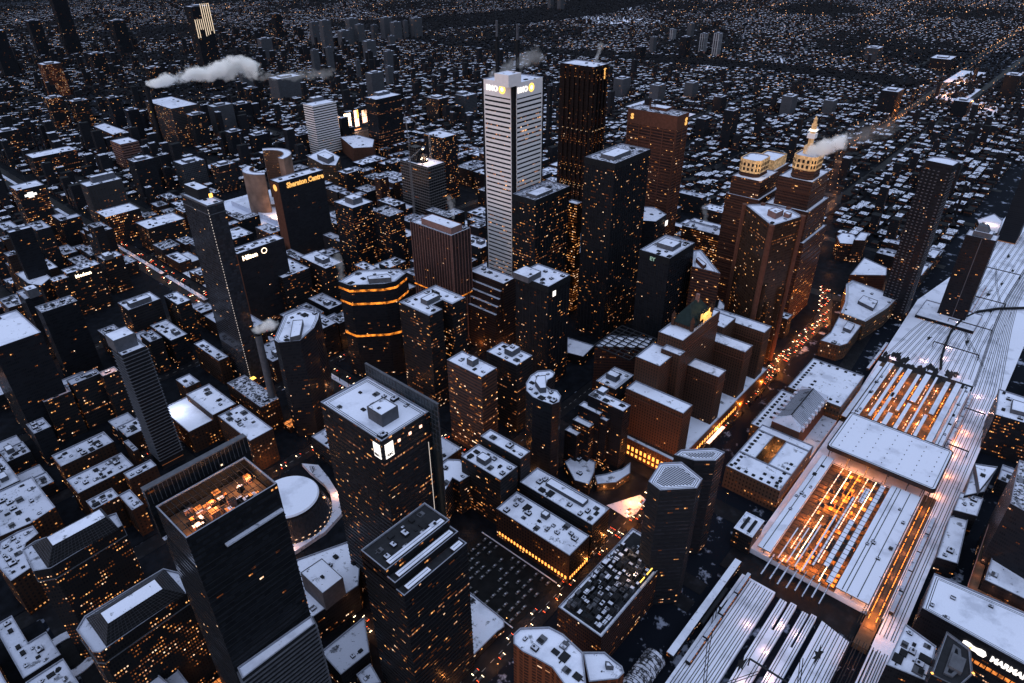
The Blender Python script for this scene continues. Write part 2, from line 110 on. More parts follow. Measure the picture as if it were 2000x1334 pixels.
('arena', 'arena with big flat snow roof and glowing orange terrace around it', 'arena', 'blackdim', [(0, 36, [(450.9, -85.1), (528.4, -86.1), (520.1, -39.2), (451.7, -39.6)])], [], {'units': 6, 'sp': 'arena'}),
('podium_building', 'long snow roofed block with large white letters on its side', 'building', 'blackdim', [(0, 33, [(394.3, -95.2), (444.3, -98.3), (437.9, -10.7), (399.4, -11.8)])], [], {'units': 9, 'rail': 1}),
('low_rise_building', 'triangular snow roofed building beside the tracks', 'building', 'blackdim', [(0, 24, [(570.8, -21.8), (614.8, -24.3), (606.3, -8.1), (553.9, -9.6)])], [(24, 30, [(605.0, -24.1), (597.4, -7.9), (562.6, -18.0)])], {'units': 2}),
('office_building', 'black block with snow roof and lit windows at right edge', 'building', 'blacklit', [(0, 45, [(669.6, -41.9), (715.6, -40.1), (715.6, -2.0), (665.1, -7.1)])], [(45, 49, [(680.5, -29.4), (698.7, -28.5), (698.2, -15.2), (678.3, -17.0)])], {'units': 5}),
('warehouse', 'narrow grey snow roofed shed along the right side of the tracks', 'warehouse', 'blackdim', [(0, 16, [(529.9, -6.1), (474.8, -8.6), (478.5, -22.9), (545.5, -17.9)])], [], {'units': 2}),
('low_rise_building', 'small white roofed block with two dark roof slots beside the tracks', 'building', 'blackdim', [(0, 22, [(537.1, -23.3), (564.0, -22.9), (560.1, -6.2), (532.2, -6.9)])], [], {'units': 3}),
('condo_tower', 'dark condominium with snowy garden terrace in the lower right', 'building', 'blackdim', [(0, 45, [(327.2, -5.4), (331.8, -28.3), (361.8, -26.0), (366.7, -6.4)])], [], {'units': 10}),
('construction_tower', 'unfinished tower with amber lamps at the corners of its open top', 'tower', 'blackdim', [(0, 75, [(311.2, -26.2), (312.6, -39.5), (326.5, -43.9), (343.7, -39.3), (347.3, -26.2)])], [], {'units': 0, 'sp': 'corners'}),
('office_tower', 'tall black tower at the right edge beside the triangular roof', 'skyscraper', 'blackdim', [(0, 88, [(469.6, -70.8), (541.4, -66.6), (537.4, -31.3), (479.1, -34.4)])], [], {'units': 0, 'melt': 1}),
('striped_tower', 'white banded apartment tower with rounded corners beside lit billboards', 'skyscraper', 'blackdim', [(0, 112, [(846.6, 1335.3), (907.9, 1335.3), (907.9, 1370.2), (846.6, 1370.2)])], [(112, 120, [(873.8, 1369.8), (900.9, 1369.8), (900.9, 1387.0), (873.8, 1387.0)])], {'units': 1, 'bands': 1}),
('office_tower', 'dark office tower with glowing orange floors and white striped west side', 'skyscraper', 'rows', [(0, 118, [(958.5, 1254.7), (1031.5, 1254.7), (1031.5, 1294.7), (958.5, 1294.7)])], [(118, 124, [(989.3, 1283.6), (1023.3, 1283.6), (1023.3, 1301.0), (989.3, 1301.0)])], {'units': 1}),
('mall_block', 'snow roofed mall with brown walls in front of the lit billboards', 'building', 'brownwall', [(0, 32, [(871.3, 1240.8), (903.8, 1214.2), (946.7, 1261.5), (947.2, 1323.9), (910.1, 1340.5)])], [], {'units': 3}),
('old_city_hall', 'grey stone block with many sided snow roof and raised lantern', 'building', 'stone2', [(0, 42, [(737.0, 1163.0), (749.9, 1136.9), (791.8, 1179.7), (808.5, 1254.1), (784.2, 1247.2), (750.5, 1235.2)])], [(42, 52, [(747.2, 1157.7), (770.1, 1168.8), (775.8, 1207.8), (752.5, 1201.4)])], {'units': 1}),
('glass_tower', 'small grey glass office box left of the building cranes', 'building', 'dimlit', [(0, 62, [(1233.3, 1348.8), (1269.7, 1348.8), (1269.7, 1396.5), (1233.3, 1396.5)])], [(62, 66, [(1240.7, 1361.7), (1263.5, 1361.7), (1263.5, 1385.8), (1240.7, 1385.8)])], {'units': 2}),
('office_building', 'grey grid fronted office block behind the cranes', 'building', 'grid', [(0, 60, [(1311.6, 1327.6), (1357.8, 1327.6), (1357.8, 1365.6), (1311.6, 1365.6)])], [(60, 66, [(1318.9, 1346.3), (1344.0, 1346.3), (1344.0, 1368.2), (1318.9, 1368.2)])], {'units': 3}),
('construction_tower', 'concrete tower frame under construction with working lights', 'tower', 'frame', [(0, 100, [(730.5, 843.5), (769.7, 843.5), (769.7, 913.7), (730.5, 913.7)])], [], {'units': 4, 'sp': 'frame'}),
('office_tower', 'dark tower with sparse orange windows right behind the tower under construction', 'building', 'blacklit', [(0, 118, [(827.7, 907.8), (864.6, 907.8), (864.6, 957.2), (827.7, 957.2)])], [], {'units': 2}),
('office_building', 'office block with grid windows and blank grey upper wall under the steam plume', 'hospital', 'plume', [(0, 88, [(682.9, 1666.0), (748.7, 1666.0), (748.7, 1801.8), (682.9, 1801.8)])], [], {'units': 2}),
('office_building', 'brown office block with horizontal ribs in the upper left', 'building', 'brown', [(0, 55, [(520.8, 1576.4), (558.8, 1576.4), (558.8, 1626.2), (520.8, 1626.2)])], [], {'units': 2, 'bands': 1}),
('low_rise_building', 'white low hall roof with dark scratches in the upper left', 'building', 'dimlit', [(0, 28, [(584.5, 1788.0), (621.6, 1802.5), (619.0, 1924.6), (587.8, 1913.8)])], [], {'units': 2}),
('office_building', 'long office block with faint orange windows in the upper left', 'building', 'litrow2', [(0, 42, [(376.9, 1663.9), (462.1, 1663.9), (462.1, 1706.3), (376.9, 1706.3)])], [], {'units': 4}),
('office_building', 'brown block glowing with orange windows far upper left', 'building', 'litbrown', [(0, 97, [(693.0, 2506.8), (744.0, 2506.8), (744.0, 2552.8), (693.0, 2552.8)])], [(97, 101, [(705.7, 2518.3), (728.7, 2518.3), (728.7, 2541.3), (705.7, 2541.3)])], {}),
('apartment_tower', 'tower with pale pink corner strip far left of the chimney', 'apartment tower', 'blackdim', [(0, 75, [(632.4, 1789.6), (659.1, 1789.6), (659.1, 1810.9), (632.4, 1810.9)])], [(75, 79, [(639.0, 1794.9), (651.1, 1794.9), (651.1, 1805.6), (639.0, 1805.6)])], {}),
('skyscraper', 'tall dark far tower with glowing comb of white lines at its crown', 'skyscraper', 'blackdim', [(0, 242, [(1066.1, 2244.0), (1124.0, 2244.0), (1124.0, 2290.3), (1066.1, 2290.3)])], [(242, 246, [(1080.6, 2255.6), (1106.7, 2255.6), (1106.7, 2278.8), (1080.6, 2278.8)])], {'sp': 'aura'}),
('skyscraper', 'dark slab rising past the top edge near the left', 'skyscraper', 'blackdim', [(0, 219, [(1058.4, 3399.3), (1112.6, 3399.3), (1112.6, 3437.2), (1058.4, 3437.2)])], [(219, 223, [(1072.0, 3408.8), (1096.4, 3408.8), (1096.4, 3427.7), (1072.0, 3427.7)])], {}),
('skyscraper', 'far dark tower left of the glowing crown tower', 'skyscraper', 'blackdim', [(0, 106, [(1876.6, 3122.6), (1913.9, 3122.6), (1913.9, 3152.5), (1876.6, 3152.5)])], [(106, 110, [(1885.9, 3130.1), (1902.7, 3130.1), (1902.7, 3145.0), (1885.9, 3145.0)])], {}),
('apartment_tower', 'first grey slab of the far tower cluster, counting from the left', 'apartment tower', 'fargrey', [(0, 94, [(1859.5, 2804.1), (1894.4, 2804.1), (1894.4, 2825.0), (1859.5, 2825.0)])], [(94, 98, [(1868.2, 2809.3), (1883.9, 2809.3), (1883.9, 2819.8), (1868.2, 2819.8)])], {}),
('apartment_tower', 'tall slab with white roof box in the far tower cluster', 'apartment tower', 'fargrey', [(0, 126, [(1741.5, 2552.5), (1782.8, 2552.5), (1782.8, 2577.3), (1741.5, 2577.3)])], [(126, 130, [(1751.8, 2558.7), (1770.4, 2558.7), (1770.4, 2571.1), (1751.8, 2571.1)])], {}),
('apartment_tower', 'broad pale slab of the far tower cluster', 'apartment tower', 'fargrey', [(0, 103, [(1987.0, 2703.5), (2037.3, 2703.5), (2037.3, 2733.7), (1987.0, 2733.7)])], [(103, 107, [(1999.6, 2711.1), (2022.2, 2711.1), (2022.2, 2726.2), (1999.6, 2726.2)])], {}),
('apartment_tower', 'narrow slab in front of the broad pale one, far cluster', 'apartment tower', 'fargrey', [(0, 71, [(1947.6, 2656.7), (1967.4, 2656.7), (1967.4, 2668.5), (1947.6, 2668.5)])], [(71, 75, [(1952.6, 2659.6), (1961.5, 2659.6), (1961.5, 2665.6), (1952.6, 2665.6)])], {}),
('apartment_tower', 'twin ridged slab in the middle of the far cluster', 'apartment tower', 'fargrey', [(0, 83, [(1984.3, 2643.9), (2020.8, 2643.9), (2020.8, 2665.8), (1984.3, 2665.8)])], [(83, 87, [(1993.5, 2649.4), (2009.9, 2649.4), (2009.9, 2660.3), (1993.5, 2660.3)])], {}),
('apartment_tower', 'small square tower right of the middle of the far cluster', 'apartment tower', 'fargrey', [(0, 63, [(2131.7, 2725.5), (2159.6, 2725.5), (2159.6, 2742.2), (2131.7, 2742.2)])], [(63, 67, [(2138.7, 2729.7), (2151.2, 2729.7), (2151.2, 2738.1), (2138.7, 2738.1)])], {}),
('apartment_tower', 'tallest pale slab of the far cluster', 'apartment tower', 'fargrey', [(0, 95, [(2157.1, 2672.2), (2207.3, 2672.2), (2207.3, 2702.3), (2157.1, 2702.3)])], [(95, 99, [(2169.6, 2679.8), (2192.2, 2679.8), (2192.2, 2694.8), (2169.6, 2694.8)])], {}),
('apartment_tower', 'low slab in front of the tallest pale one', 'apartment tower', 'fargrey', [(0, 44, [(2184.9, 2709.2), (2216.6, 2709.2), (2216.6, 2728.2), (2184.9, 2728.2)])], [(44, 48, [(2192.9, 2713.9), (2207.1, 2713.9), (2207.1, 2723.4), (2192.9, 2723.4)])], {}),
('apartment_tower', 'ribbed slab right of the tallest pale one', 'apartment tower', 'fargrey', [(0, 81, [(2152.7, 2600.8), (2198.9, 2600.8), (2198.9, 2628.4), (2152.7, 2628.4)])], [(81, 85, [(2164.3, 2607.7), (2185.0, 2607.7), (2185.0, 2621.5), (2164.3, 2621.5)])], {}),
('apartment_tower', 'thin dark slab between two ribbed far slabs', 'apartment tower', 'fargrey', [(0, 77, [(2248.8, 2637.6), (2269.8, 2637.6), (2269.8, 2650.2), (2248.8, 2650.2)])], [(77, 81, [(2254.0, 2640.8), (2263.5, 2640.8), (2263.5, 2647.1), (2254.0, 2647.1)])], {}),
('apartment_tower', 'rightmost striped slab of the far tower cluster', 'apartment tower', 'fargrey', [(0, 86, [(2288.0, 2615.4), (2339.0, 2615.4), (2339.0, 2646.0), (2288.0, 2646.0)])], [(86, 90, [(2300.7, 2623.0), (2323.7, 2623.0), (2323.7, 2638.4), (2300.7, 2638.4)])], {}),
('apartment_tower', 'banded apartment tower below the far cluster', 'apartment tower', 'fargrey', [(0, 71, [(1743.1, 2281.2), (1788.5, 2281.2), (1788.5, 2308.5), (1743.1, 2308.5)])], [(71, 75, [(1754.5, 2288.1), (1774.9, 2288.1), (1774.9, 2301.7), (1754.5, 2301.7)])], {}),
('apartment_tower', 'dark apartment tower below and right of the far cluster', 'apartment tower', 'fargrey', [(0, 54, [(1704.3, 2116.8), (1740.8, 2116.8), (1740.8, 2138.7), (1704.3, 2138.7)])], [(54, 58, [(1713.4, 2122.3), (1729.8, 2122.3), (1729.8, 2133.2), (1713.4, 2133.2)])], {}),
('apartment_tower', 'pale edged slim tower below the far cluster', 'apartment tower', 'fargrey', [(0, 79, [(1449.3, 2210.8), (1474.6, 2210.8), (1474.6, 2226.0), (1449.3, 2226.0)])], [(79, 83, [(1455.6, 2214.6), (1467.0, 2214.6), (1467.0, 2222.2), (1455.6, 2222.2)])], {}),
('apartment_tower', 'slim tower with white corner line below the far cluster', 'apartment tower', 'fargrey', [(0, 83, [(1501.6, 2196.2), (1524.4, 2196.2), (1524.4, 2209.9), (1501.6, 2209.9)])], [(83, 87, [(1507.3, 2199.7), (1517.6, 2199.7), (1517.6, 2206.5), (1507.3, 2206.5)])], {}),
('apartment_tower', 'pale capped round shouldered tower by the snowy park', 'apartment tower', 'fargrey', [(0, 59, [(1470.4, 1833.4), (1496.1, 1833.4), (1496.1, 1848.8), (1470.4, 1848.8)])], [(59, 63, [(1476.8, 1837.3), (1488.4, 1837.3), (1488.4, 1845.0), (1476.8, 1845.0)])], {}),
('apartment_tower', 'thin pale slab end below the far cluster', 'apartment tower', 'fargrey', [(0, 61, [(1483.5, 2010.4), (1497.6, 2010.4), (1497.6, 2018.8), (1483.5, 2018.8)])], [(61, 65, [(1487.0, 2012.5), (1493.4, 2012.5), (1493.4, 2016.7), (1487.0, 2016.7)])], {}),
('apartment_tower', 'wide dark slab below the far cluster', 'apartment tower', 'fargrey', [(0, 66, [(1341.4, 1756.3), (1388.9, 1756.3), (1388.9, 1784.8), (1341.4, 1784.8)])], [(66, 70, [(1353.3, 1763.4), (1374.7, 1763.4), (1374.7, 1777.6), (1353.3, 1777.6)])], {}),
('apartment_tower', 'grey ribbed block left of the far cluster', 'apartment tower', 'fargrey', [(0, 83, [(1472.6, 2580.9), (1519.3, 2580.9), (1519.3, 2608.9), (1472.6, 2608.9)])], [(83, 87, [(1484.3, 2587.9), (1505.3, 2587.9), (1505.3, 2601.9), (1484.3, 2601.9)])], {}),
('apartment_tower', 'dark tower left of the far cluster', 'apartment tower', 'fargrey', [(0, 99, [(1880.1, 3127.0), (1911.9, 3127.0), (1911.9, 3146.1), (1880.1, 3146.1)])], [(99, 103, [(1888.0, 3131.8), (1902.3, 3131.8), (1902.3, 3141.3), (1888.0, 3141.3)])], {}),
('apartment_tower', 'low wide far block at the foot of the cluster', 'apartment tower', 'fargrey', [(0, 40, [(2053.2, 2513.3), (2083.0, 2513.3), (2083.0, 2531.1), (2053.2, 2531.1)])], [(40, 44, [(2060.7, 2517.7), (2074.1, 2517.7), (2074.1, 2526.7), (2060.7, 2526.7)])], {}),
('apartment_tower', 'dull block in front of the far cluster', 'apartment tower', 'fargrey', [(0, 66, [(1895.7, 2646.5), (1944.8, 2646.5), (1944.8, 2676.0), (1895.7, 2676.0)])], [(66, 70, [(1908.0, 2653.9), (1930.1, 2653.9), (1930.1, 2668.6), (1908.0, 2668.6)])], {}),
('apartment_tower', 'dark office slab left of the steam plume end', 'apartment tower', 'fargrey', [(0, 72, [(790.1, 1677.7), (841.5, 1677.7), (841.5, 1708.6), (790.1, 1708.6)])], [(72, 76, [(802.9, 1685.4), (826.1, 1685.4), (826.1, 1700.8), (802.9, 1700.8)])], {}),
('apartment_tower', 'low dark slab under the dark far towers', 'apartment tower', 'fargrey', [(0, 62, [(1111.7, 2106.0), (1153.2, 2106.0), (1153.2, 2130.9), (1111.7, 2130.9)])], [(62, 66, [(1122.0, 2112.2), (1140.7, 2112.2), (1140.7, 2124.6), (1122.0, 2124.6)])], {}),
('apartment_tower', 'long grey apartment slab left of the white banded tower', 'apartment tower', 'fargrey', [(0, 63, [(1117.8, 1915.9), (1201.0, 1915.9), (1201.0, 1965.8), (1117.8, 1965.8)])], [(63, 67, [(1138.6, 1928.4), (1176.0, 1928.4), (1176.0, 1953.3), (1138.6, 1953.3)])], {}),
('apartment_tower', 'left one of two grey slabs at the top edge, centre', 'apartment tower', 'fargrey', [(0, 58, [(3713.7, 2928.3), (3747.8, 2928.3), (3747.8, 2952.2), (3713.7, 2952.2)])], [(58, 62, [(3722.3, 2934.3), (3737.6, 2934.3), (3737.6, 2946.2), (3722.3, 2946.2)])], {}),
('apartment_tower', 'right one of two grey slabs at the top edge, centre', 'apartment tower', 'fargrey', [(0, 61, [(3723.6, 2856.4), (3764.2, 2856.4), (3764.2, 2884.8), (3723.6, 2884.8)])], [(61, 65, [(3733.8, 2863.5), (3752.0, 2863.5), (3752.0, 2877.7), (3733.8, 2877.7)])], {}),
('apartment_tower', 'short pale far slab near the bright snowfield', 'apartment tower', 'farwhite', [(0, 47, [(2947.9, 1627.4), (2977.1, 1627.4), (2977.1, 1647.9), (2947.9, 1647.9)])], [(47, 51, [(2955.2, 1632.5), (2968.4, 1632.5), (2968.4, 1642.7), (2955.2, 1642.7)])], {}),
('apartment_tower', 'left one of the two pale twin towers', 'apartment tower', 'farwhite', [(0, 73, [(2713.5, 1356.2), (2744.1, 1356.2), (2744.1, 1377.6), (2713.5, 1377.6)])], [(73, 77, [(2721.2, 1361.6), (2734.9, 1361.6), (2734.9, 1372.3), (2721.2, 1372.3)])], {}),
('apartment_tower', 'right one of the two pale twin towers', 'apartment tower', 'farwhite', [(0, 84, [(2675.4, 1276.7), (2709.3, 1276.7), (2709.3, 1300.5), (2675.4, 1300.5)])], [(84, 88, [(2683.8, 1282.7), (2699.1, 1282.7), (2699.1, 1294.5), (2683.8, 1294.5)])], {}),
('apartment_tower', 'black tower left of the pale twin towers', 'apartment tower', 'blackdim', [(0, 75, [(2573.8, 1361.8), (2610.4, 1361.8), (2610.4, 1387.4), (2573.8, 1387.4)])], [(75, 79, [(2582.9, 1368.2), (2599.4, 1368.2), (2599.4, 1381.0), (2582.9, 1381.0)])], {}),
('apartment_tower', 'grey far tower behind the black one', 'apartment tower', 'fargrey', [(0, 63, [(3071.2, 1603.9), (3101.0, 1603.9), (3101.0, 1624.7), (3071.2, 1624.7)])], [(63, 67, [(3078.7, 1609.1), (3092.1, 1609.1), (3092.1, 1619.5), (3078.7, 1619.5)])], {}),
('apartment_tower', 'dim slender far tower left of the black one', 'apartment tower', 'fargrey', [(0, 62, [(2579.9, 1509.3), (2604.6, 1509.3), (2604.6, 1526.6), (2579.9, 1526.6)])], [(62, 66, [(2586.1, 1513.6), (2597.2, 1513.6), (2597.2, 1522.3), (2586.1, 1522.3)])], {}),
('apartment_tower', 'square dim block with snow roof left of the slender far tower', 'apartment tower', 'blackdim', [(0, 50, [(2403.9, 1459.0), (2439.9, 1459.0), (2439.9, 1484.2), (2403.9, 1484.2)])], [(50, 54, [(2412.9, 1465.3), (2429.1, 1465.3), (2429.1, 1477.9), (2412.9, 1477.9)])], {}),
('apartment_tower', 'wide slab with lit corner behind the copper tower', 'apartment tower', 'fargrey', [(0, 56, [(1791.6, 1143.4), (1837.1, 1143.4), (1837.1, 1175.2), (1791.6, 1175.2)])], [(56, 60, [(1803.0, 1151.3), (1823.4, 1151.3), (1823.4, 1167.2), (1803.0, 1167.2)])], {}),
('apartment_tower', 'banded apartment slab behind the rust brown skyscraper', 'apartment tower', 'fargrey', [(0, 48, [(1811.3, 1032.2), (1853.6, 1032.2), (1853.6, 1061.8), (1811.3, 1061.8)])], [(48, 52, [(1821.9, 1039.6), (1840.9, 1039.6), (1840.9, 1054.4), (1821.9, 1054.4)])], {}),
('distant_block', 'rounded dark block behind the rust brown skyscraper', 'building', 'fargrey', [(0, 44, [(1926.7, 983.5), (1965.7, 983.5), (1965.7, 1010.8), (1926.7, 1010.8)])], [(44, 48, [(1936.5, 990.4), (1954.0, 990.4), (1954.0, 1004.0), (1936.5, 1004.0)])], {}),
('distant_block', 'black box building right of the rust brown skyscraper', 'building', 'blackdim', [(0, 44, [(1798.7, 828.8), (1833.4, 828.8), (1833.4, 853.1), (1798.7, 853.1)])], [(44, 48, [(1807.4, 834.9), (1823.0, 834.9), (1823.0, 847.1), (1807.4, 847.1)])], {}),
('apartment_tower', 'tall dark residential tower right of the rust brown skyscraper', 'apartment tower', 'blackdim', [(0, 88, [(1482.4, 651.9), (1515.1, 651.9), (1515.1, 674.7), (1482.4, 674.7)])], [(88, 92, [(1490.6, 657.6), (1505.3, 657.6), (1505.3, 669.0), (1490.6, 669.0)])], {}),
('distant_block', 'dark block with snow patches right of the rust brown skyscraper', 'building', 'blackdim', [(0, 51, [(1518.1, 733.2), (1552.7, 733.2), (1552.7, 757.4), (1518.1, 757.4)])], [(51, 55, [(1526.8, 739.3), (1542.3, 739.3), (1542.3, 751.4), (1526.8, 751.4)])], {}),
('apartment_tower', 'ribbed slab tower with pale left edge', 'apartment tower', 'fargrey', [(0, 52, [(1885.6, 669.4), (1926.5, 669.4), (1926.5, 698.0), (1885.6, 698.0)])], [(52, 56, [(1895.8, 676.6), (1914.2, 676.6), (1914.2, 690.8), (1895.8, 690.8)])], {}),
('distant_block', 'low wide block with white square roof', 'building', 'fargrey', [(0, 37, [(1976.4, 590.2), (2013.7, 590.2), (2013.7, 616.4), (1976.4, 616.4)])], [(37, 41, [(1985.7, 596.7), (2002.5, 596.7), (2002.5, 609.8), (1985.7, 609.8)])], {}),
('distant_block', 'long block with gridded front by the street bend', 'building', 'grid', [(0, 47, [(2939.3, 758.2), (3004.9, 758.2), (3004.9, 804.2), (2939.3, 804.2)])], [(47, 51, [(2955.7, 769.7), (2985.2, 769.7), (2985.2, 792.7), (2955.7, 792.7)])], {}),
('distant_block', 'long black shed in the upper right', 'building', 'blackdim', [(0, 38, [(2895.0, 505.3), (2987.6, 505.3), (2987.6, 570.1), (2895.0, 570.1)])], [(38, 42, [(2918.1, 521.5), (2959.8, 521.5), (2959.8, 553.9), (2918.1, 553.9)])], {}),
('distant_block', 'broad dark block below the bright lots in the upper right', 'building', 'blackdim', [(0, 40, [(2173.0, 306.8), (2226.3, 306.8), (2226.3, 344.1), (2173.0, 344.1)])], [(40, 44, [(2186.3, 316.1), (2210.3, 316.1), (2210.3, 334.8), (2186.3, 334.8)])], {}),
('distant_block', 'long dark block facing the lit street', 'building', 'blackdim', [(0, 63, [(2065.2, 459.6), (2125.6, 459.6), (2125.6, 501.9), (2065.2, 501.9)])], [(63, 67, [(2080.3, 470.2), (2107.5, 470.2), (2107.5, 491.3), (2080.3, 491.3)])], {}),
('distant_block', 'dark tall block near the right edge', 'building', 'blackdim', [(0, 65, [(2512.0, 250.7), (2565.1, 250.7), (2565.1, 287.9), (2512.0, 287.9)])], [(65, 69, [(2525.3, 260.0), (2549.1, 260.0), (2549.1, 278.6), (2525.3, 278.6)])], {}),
('office_tower', 'tower with lit windows and paired snow roofs at upper left', 'office tower', 'lit3', [(0, 78, [(553.6, 2071.1), (591.1, 2071.1), (591.1, 2101.1), (553.6, 2101.1)])], [(78, 82, [(563.0, 2078.6), (579.8, 2078.6), (579.8, 2093.6), (563.0, 2093.6)])], {'units': 3}),
('office_tower', 'squat lit tower right of the one with paired snow roofs', 'office tower', 'litrow2', [(0, 66, [(600.6, 2047.5), (638.5, 2047.5), (638.5, 2077.8), (600.6, 2077.8)])], [(66, 70, [(610.1, 2055.1), (627.1, 2055.1), (627.1, 2070.2), (610.1, 2070.2)])], {'units': 3}),
('office_tower', 'ribbed dark tower left of the white topped slim tower', 'office tower', 'blackdim', [(0, 75, [(457.6, 1350.1), (495.5, 1350.1), (495.5, 1380.4), (457.6, 1380.4)])], [(75, 79, [(467.1, 1357.7), (484.1, 1357.7), (484.1, 1372.9), (467.1, 1372.9)])], {'units': 3}),
('office_tower', 'broad ribbed grey block above the slim dotted glass tower', 'office tower', 'grid', [(0, 54, [(537.5, 1336.7), (583.3, 1336.7), (583.3, 1373.3), (537.5, 1373.3)])], [(54, 58, [(548.9, 1345.8), (569.5, 1345.8), (569.5, 1364.1), (548.9, 1364.1)])], {'units': 3}),
('office_tower', 'dark block between the ribbed grey block and the curved towers', 'office tower', 'dimlit', [(0, 52, [(578.6, 1277.1), (615.2, 1277.1), (615.2, 1306.4), (578.6, 1306.4)])], [(52, 56, [(587.8, 1284.4), (604.3, 1284.4), (604.3, 1299.0), (587.8, 1299.0)])], {'units': 3}),
('office_tower', 'dark tower with white roof box behind the curved towers', 'office tower', 'blackdim', [(0, 56, [(719.6, 1481.1), (750.0, 1481.1), (750.0, 1505.4), (719.6, 1505.4)])], [(56, 60, [(727.2, 1487.2), (740.9, 1487.2), (740.9, 1499.3), (727.2, 1499.3)])], {'units': 3}),
('office_tower', 'dark tower with pink lit roof behind the curved towers', 'office tower', 'blackdim', [(0, 45, [(761.1, 1452.6), (795.8, 1452.6), (795.8, 1480.4), (761.1, 1480.4)])], [(45, 49, [(769.7, 1459.6), (785.4, 1459.6), (785.4, 1473.5), (769.7, 1473.5)])], {'units': 3}),
('office_tower', 'dark slab left of the tall thin chimney', 'office tower', 'blackdim', [(0, 90, [(633.5, 1888.3), (659.2, 1888.3), (659.2, 1908.9), (633.5, 1908.9)])], [(90, 94, [(639.9, 1893.4), (651.5, 1893.4), (651.5, 1903.8), (639.9, 1903.8)])], {'units': 3}),
('office_tower', 'dim tower behind the start of the white plume', 'office tower', 'fillC', [(0, 77, [(920.2, 2314.2), (960.3, 2314.2), (960.3, 2346.2), (920.2, 2346.2)])], [(77, 81, [(930.2, 2322.2), (948.2, 2322.2), (948.2, 2338.2), (930.2, 2338.2)])], {'units': 3}),
('office_tower', 'dark tower right of the block under the plume', 'office tower', 'fillC', [(0, 76, [(703.7, 1615.5), (739.3, 1615.5), (739.3, 1644.0), (703.7, 1644.0)])], [(76, 80, [(712.6, 1622.6), (728.6, 1622.6), (728.6, 1636.8), (712.6, 1636.8)])], {'units': 3}),
('office_tower', 'ribbed tower under the end of the white plume', 'office tower', 'blackdim', [(0, 68, [(850.5, 1783.4), (883.2, 1783.4), (883.2, 1809.6), (850.5, 1809.6)])], [(68, 72, [(858.6, 1790.0), (873.3, 1790.0), (873.3, 1803.1), (858.6, 1803.1)])], {'units': 3}),
('office_tower', 'dark tower with small round lit clock sign under the plume end', 'office tower', 'blackdim', [(0, 58, [(872.2, 1715.6), (911.8, 1715.6), (911.8, 1747.3), (872.2, 1747.3)])], [(58, 62, [(882.1, 1723.5), (899.9, 1723.5), (899.9, 1739.4), (882.1, 1739.4)])], {'units': 3}),
('office_tower', 'tall grey ribbed tower in the far upper left', 'office tower', 'blackdim', [(0, 138, [(947.0, 3397.8), (991.5, 3397.8), (991.5, 3433.3), (947.0, 3433.3)])], [(138, 142, [(958.2, 3406.7), (978.2, 3406.7), (978.2, 3424.4), (958.2, 3424.4)])], {'units': 3}),
('office_tower', 'unlit tower at the far upper left edge', 'office tower', 'blackdim', [(0, 151, [(710.0, 3009.7), (757.9, 3009.7), (757.9, 3048.0), (710.0, 3048.0)])], [(151, 155, [(722.0, 3019.2), (743.6, 3019.2), (743.6, 3038.4), (722.0, 3038.4)])], {'units': 3}),
('office_tower', 'dark block with snow top in the far upper left', 'office tower', 'fillC', [(0, 78, [(918.9, 2752.2), (964.9, 2752.2), (964.9, 2789.0), (918.9, 2789.0)])], [(78, 82, [(930.4, 2761.4), (951.1, 2761.4), (951.1, 2779.8), (930.4, 2779.8)])], {'units': 3}),
('office_tower', 'pair topped dark tower near the top left', 'office tower', 'blackdim', [(0, 128, [(1197.4, 3224.3), (1248.7, 3224.3), (1248.7, 3265.4), (1197.4, 3265.4)])], [(128, 132, [(1210.2, 3234.6), (1233.3, 3234.6), (1233.3, 3255.1), (1210.2, 3255.1)])], {'units': 3}),
('office_tower', 'plain block right of the plume end', 'office tower', 'fillC', [(0, 69, [(968.0, 1824.3), (1000.6, 1824.3), (1000.6, 1850.3), (968.0, 1850.3)])], [(69, 73, [(976.1, 1830.8), (990.8, 1830.8), (990.8, 1843.8), (976.1, 1843.8)])], {'units': 3}),
('office_tower', 'broad dark block with snow roof at the upper left edge', 'office tower', 'litrow2', [(0, 54, [(387.7, 1898.0), (427.4, 1898.0), (427.4, 1929.8), (387.7, 1929.8)])], [(54, 58, [(397.6, 1906.0), (415.5, 1906.0), (415.5, 1921.9), (397.6, 1921.9)])], {'units': 3}),
('office_tower', 'brown pillared slim block left of the tower under construction', 'office tower', 'brown', [(0, 63, [(710.2, 949.8), (730.0, 949.8), (730.0, 965.6), (710.2, 965.6)])], [(63, 67, [(715.1, 953.7), (724.0, 953.7), (724.0, 961.7), (715.1, 961.7)])], {'units': 3}),
('office_tower', 'lit block with snow roof above the stepped lit tower', 'office tower', 'litrow', [(0, 43, [(727.2, 1073.8), (760.6, 1073.8), (760.6, 1100.6), (727.2, 1100.6)])], [(43, 47, [(735.5, 1080.5), (750.6, 1080.5), (750.6, 1093.9), (735.5, 1093.9)])], {'units': 3}),
('office_tower', 'dark box building left of the white banded tower', 'office tower', 'dimlit', [(0, 44, [(826.1, 1381.4), (853.7, 1381.4), (853.7, 1403.5), (826.1, 1403.5)])], [(44, 48, [(833.0, 1386.9), (845.4, 1386.9), (845.4, 1397.9), (833.0, 1397.9)])], {'units': 3}),
('office_tower', 'dark thin tower hugging the white skyscraper on its right', 'office tower', 'blackdim', [(0, 148, [(1196.2, 952.0), (1206.8, 952.0), (1206.8, 960.4), (1196.2, 960.4)])], [(148, 152, [(1198.9, 954.1), (1203.6, 954.1), (1203.6, 958.3), (1198.9, 958.3)])], {'units': 3}),
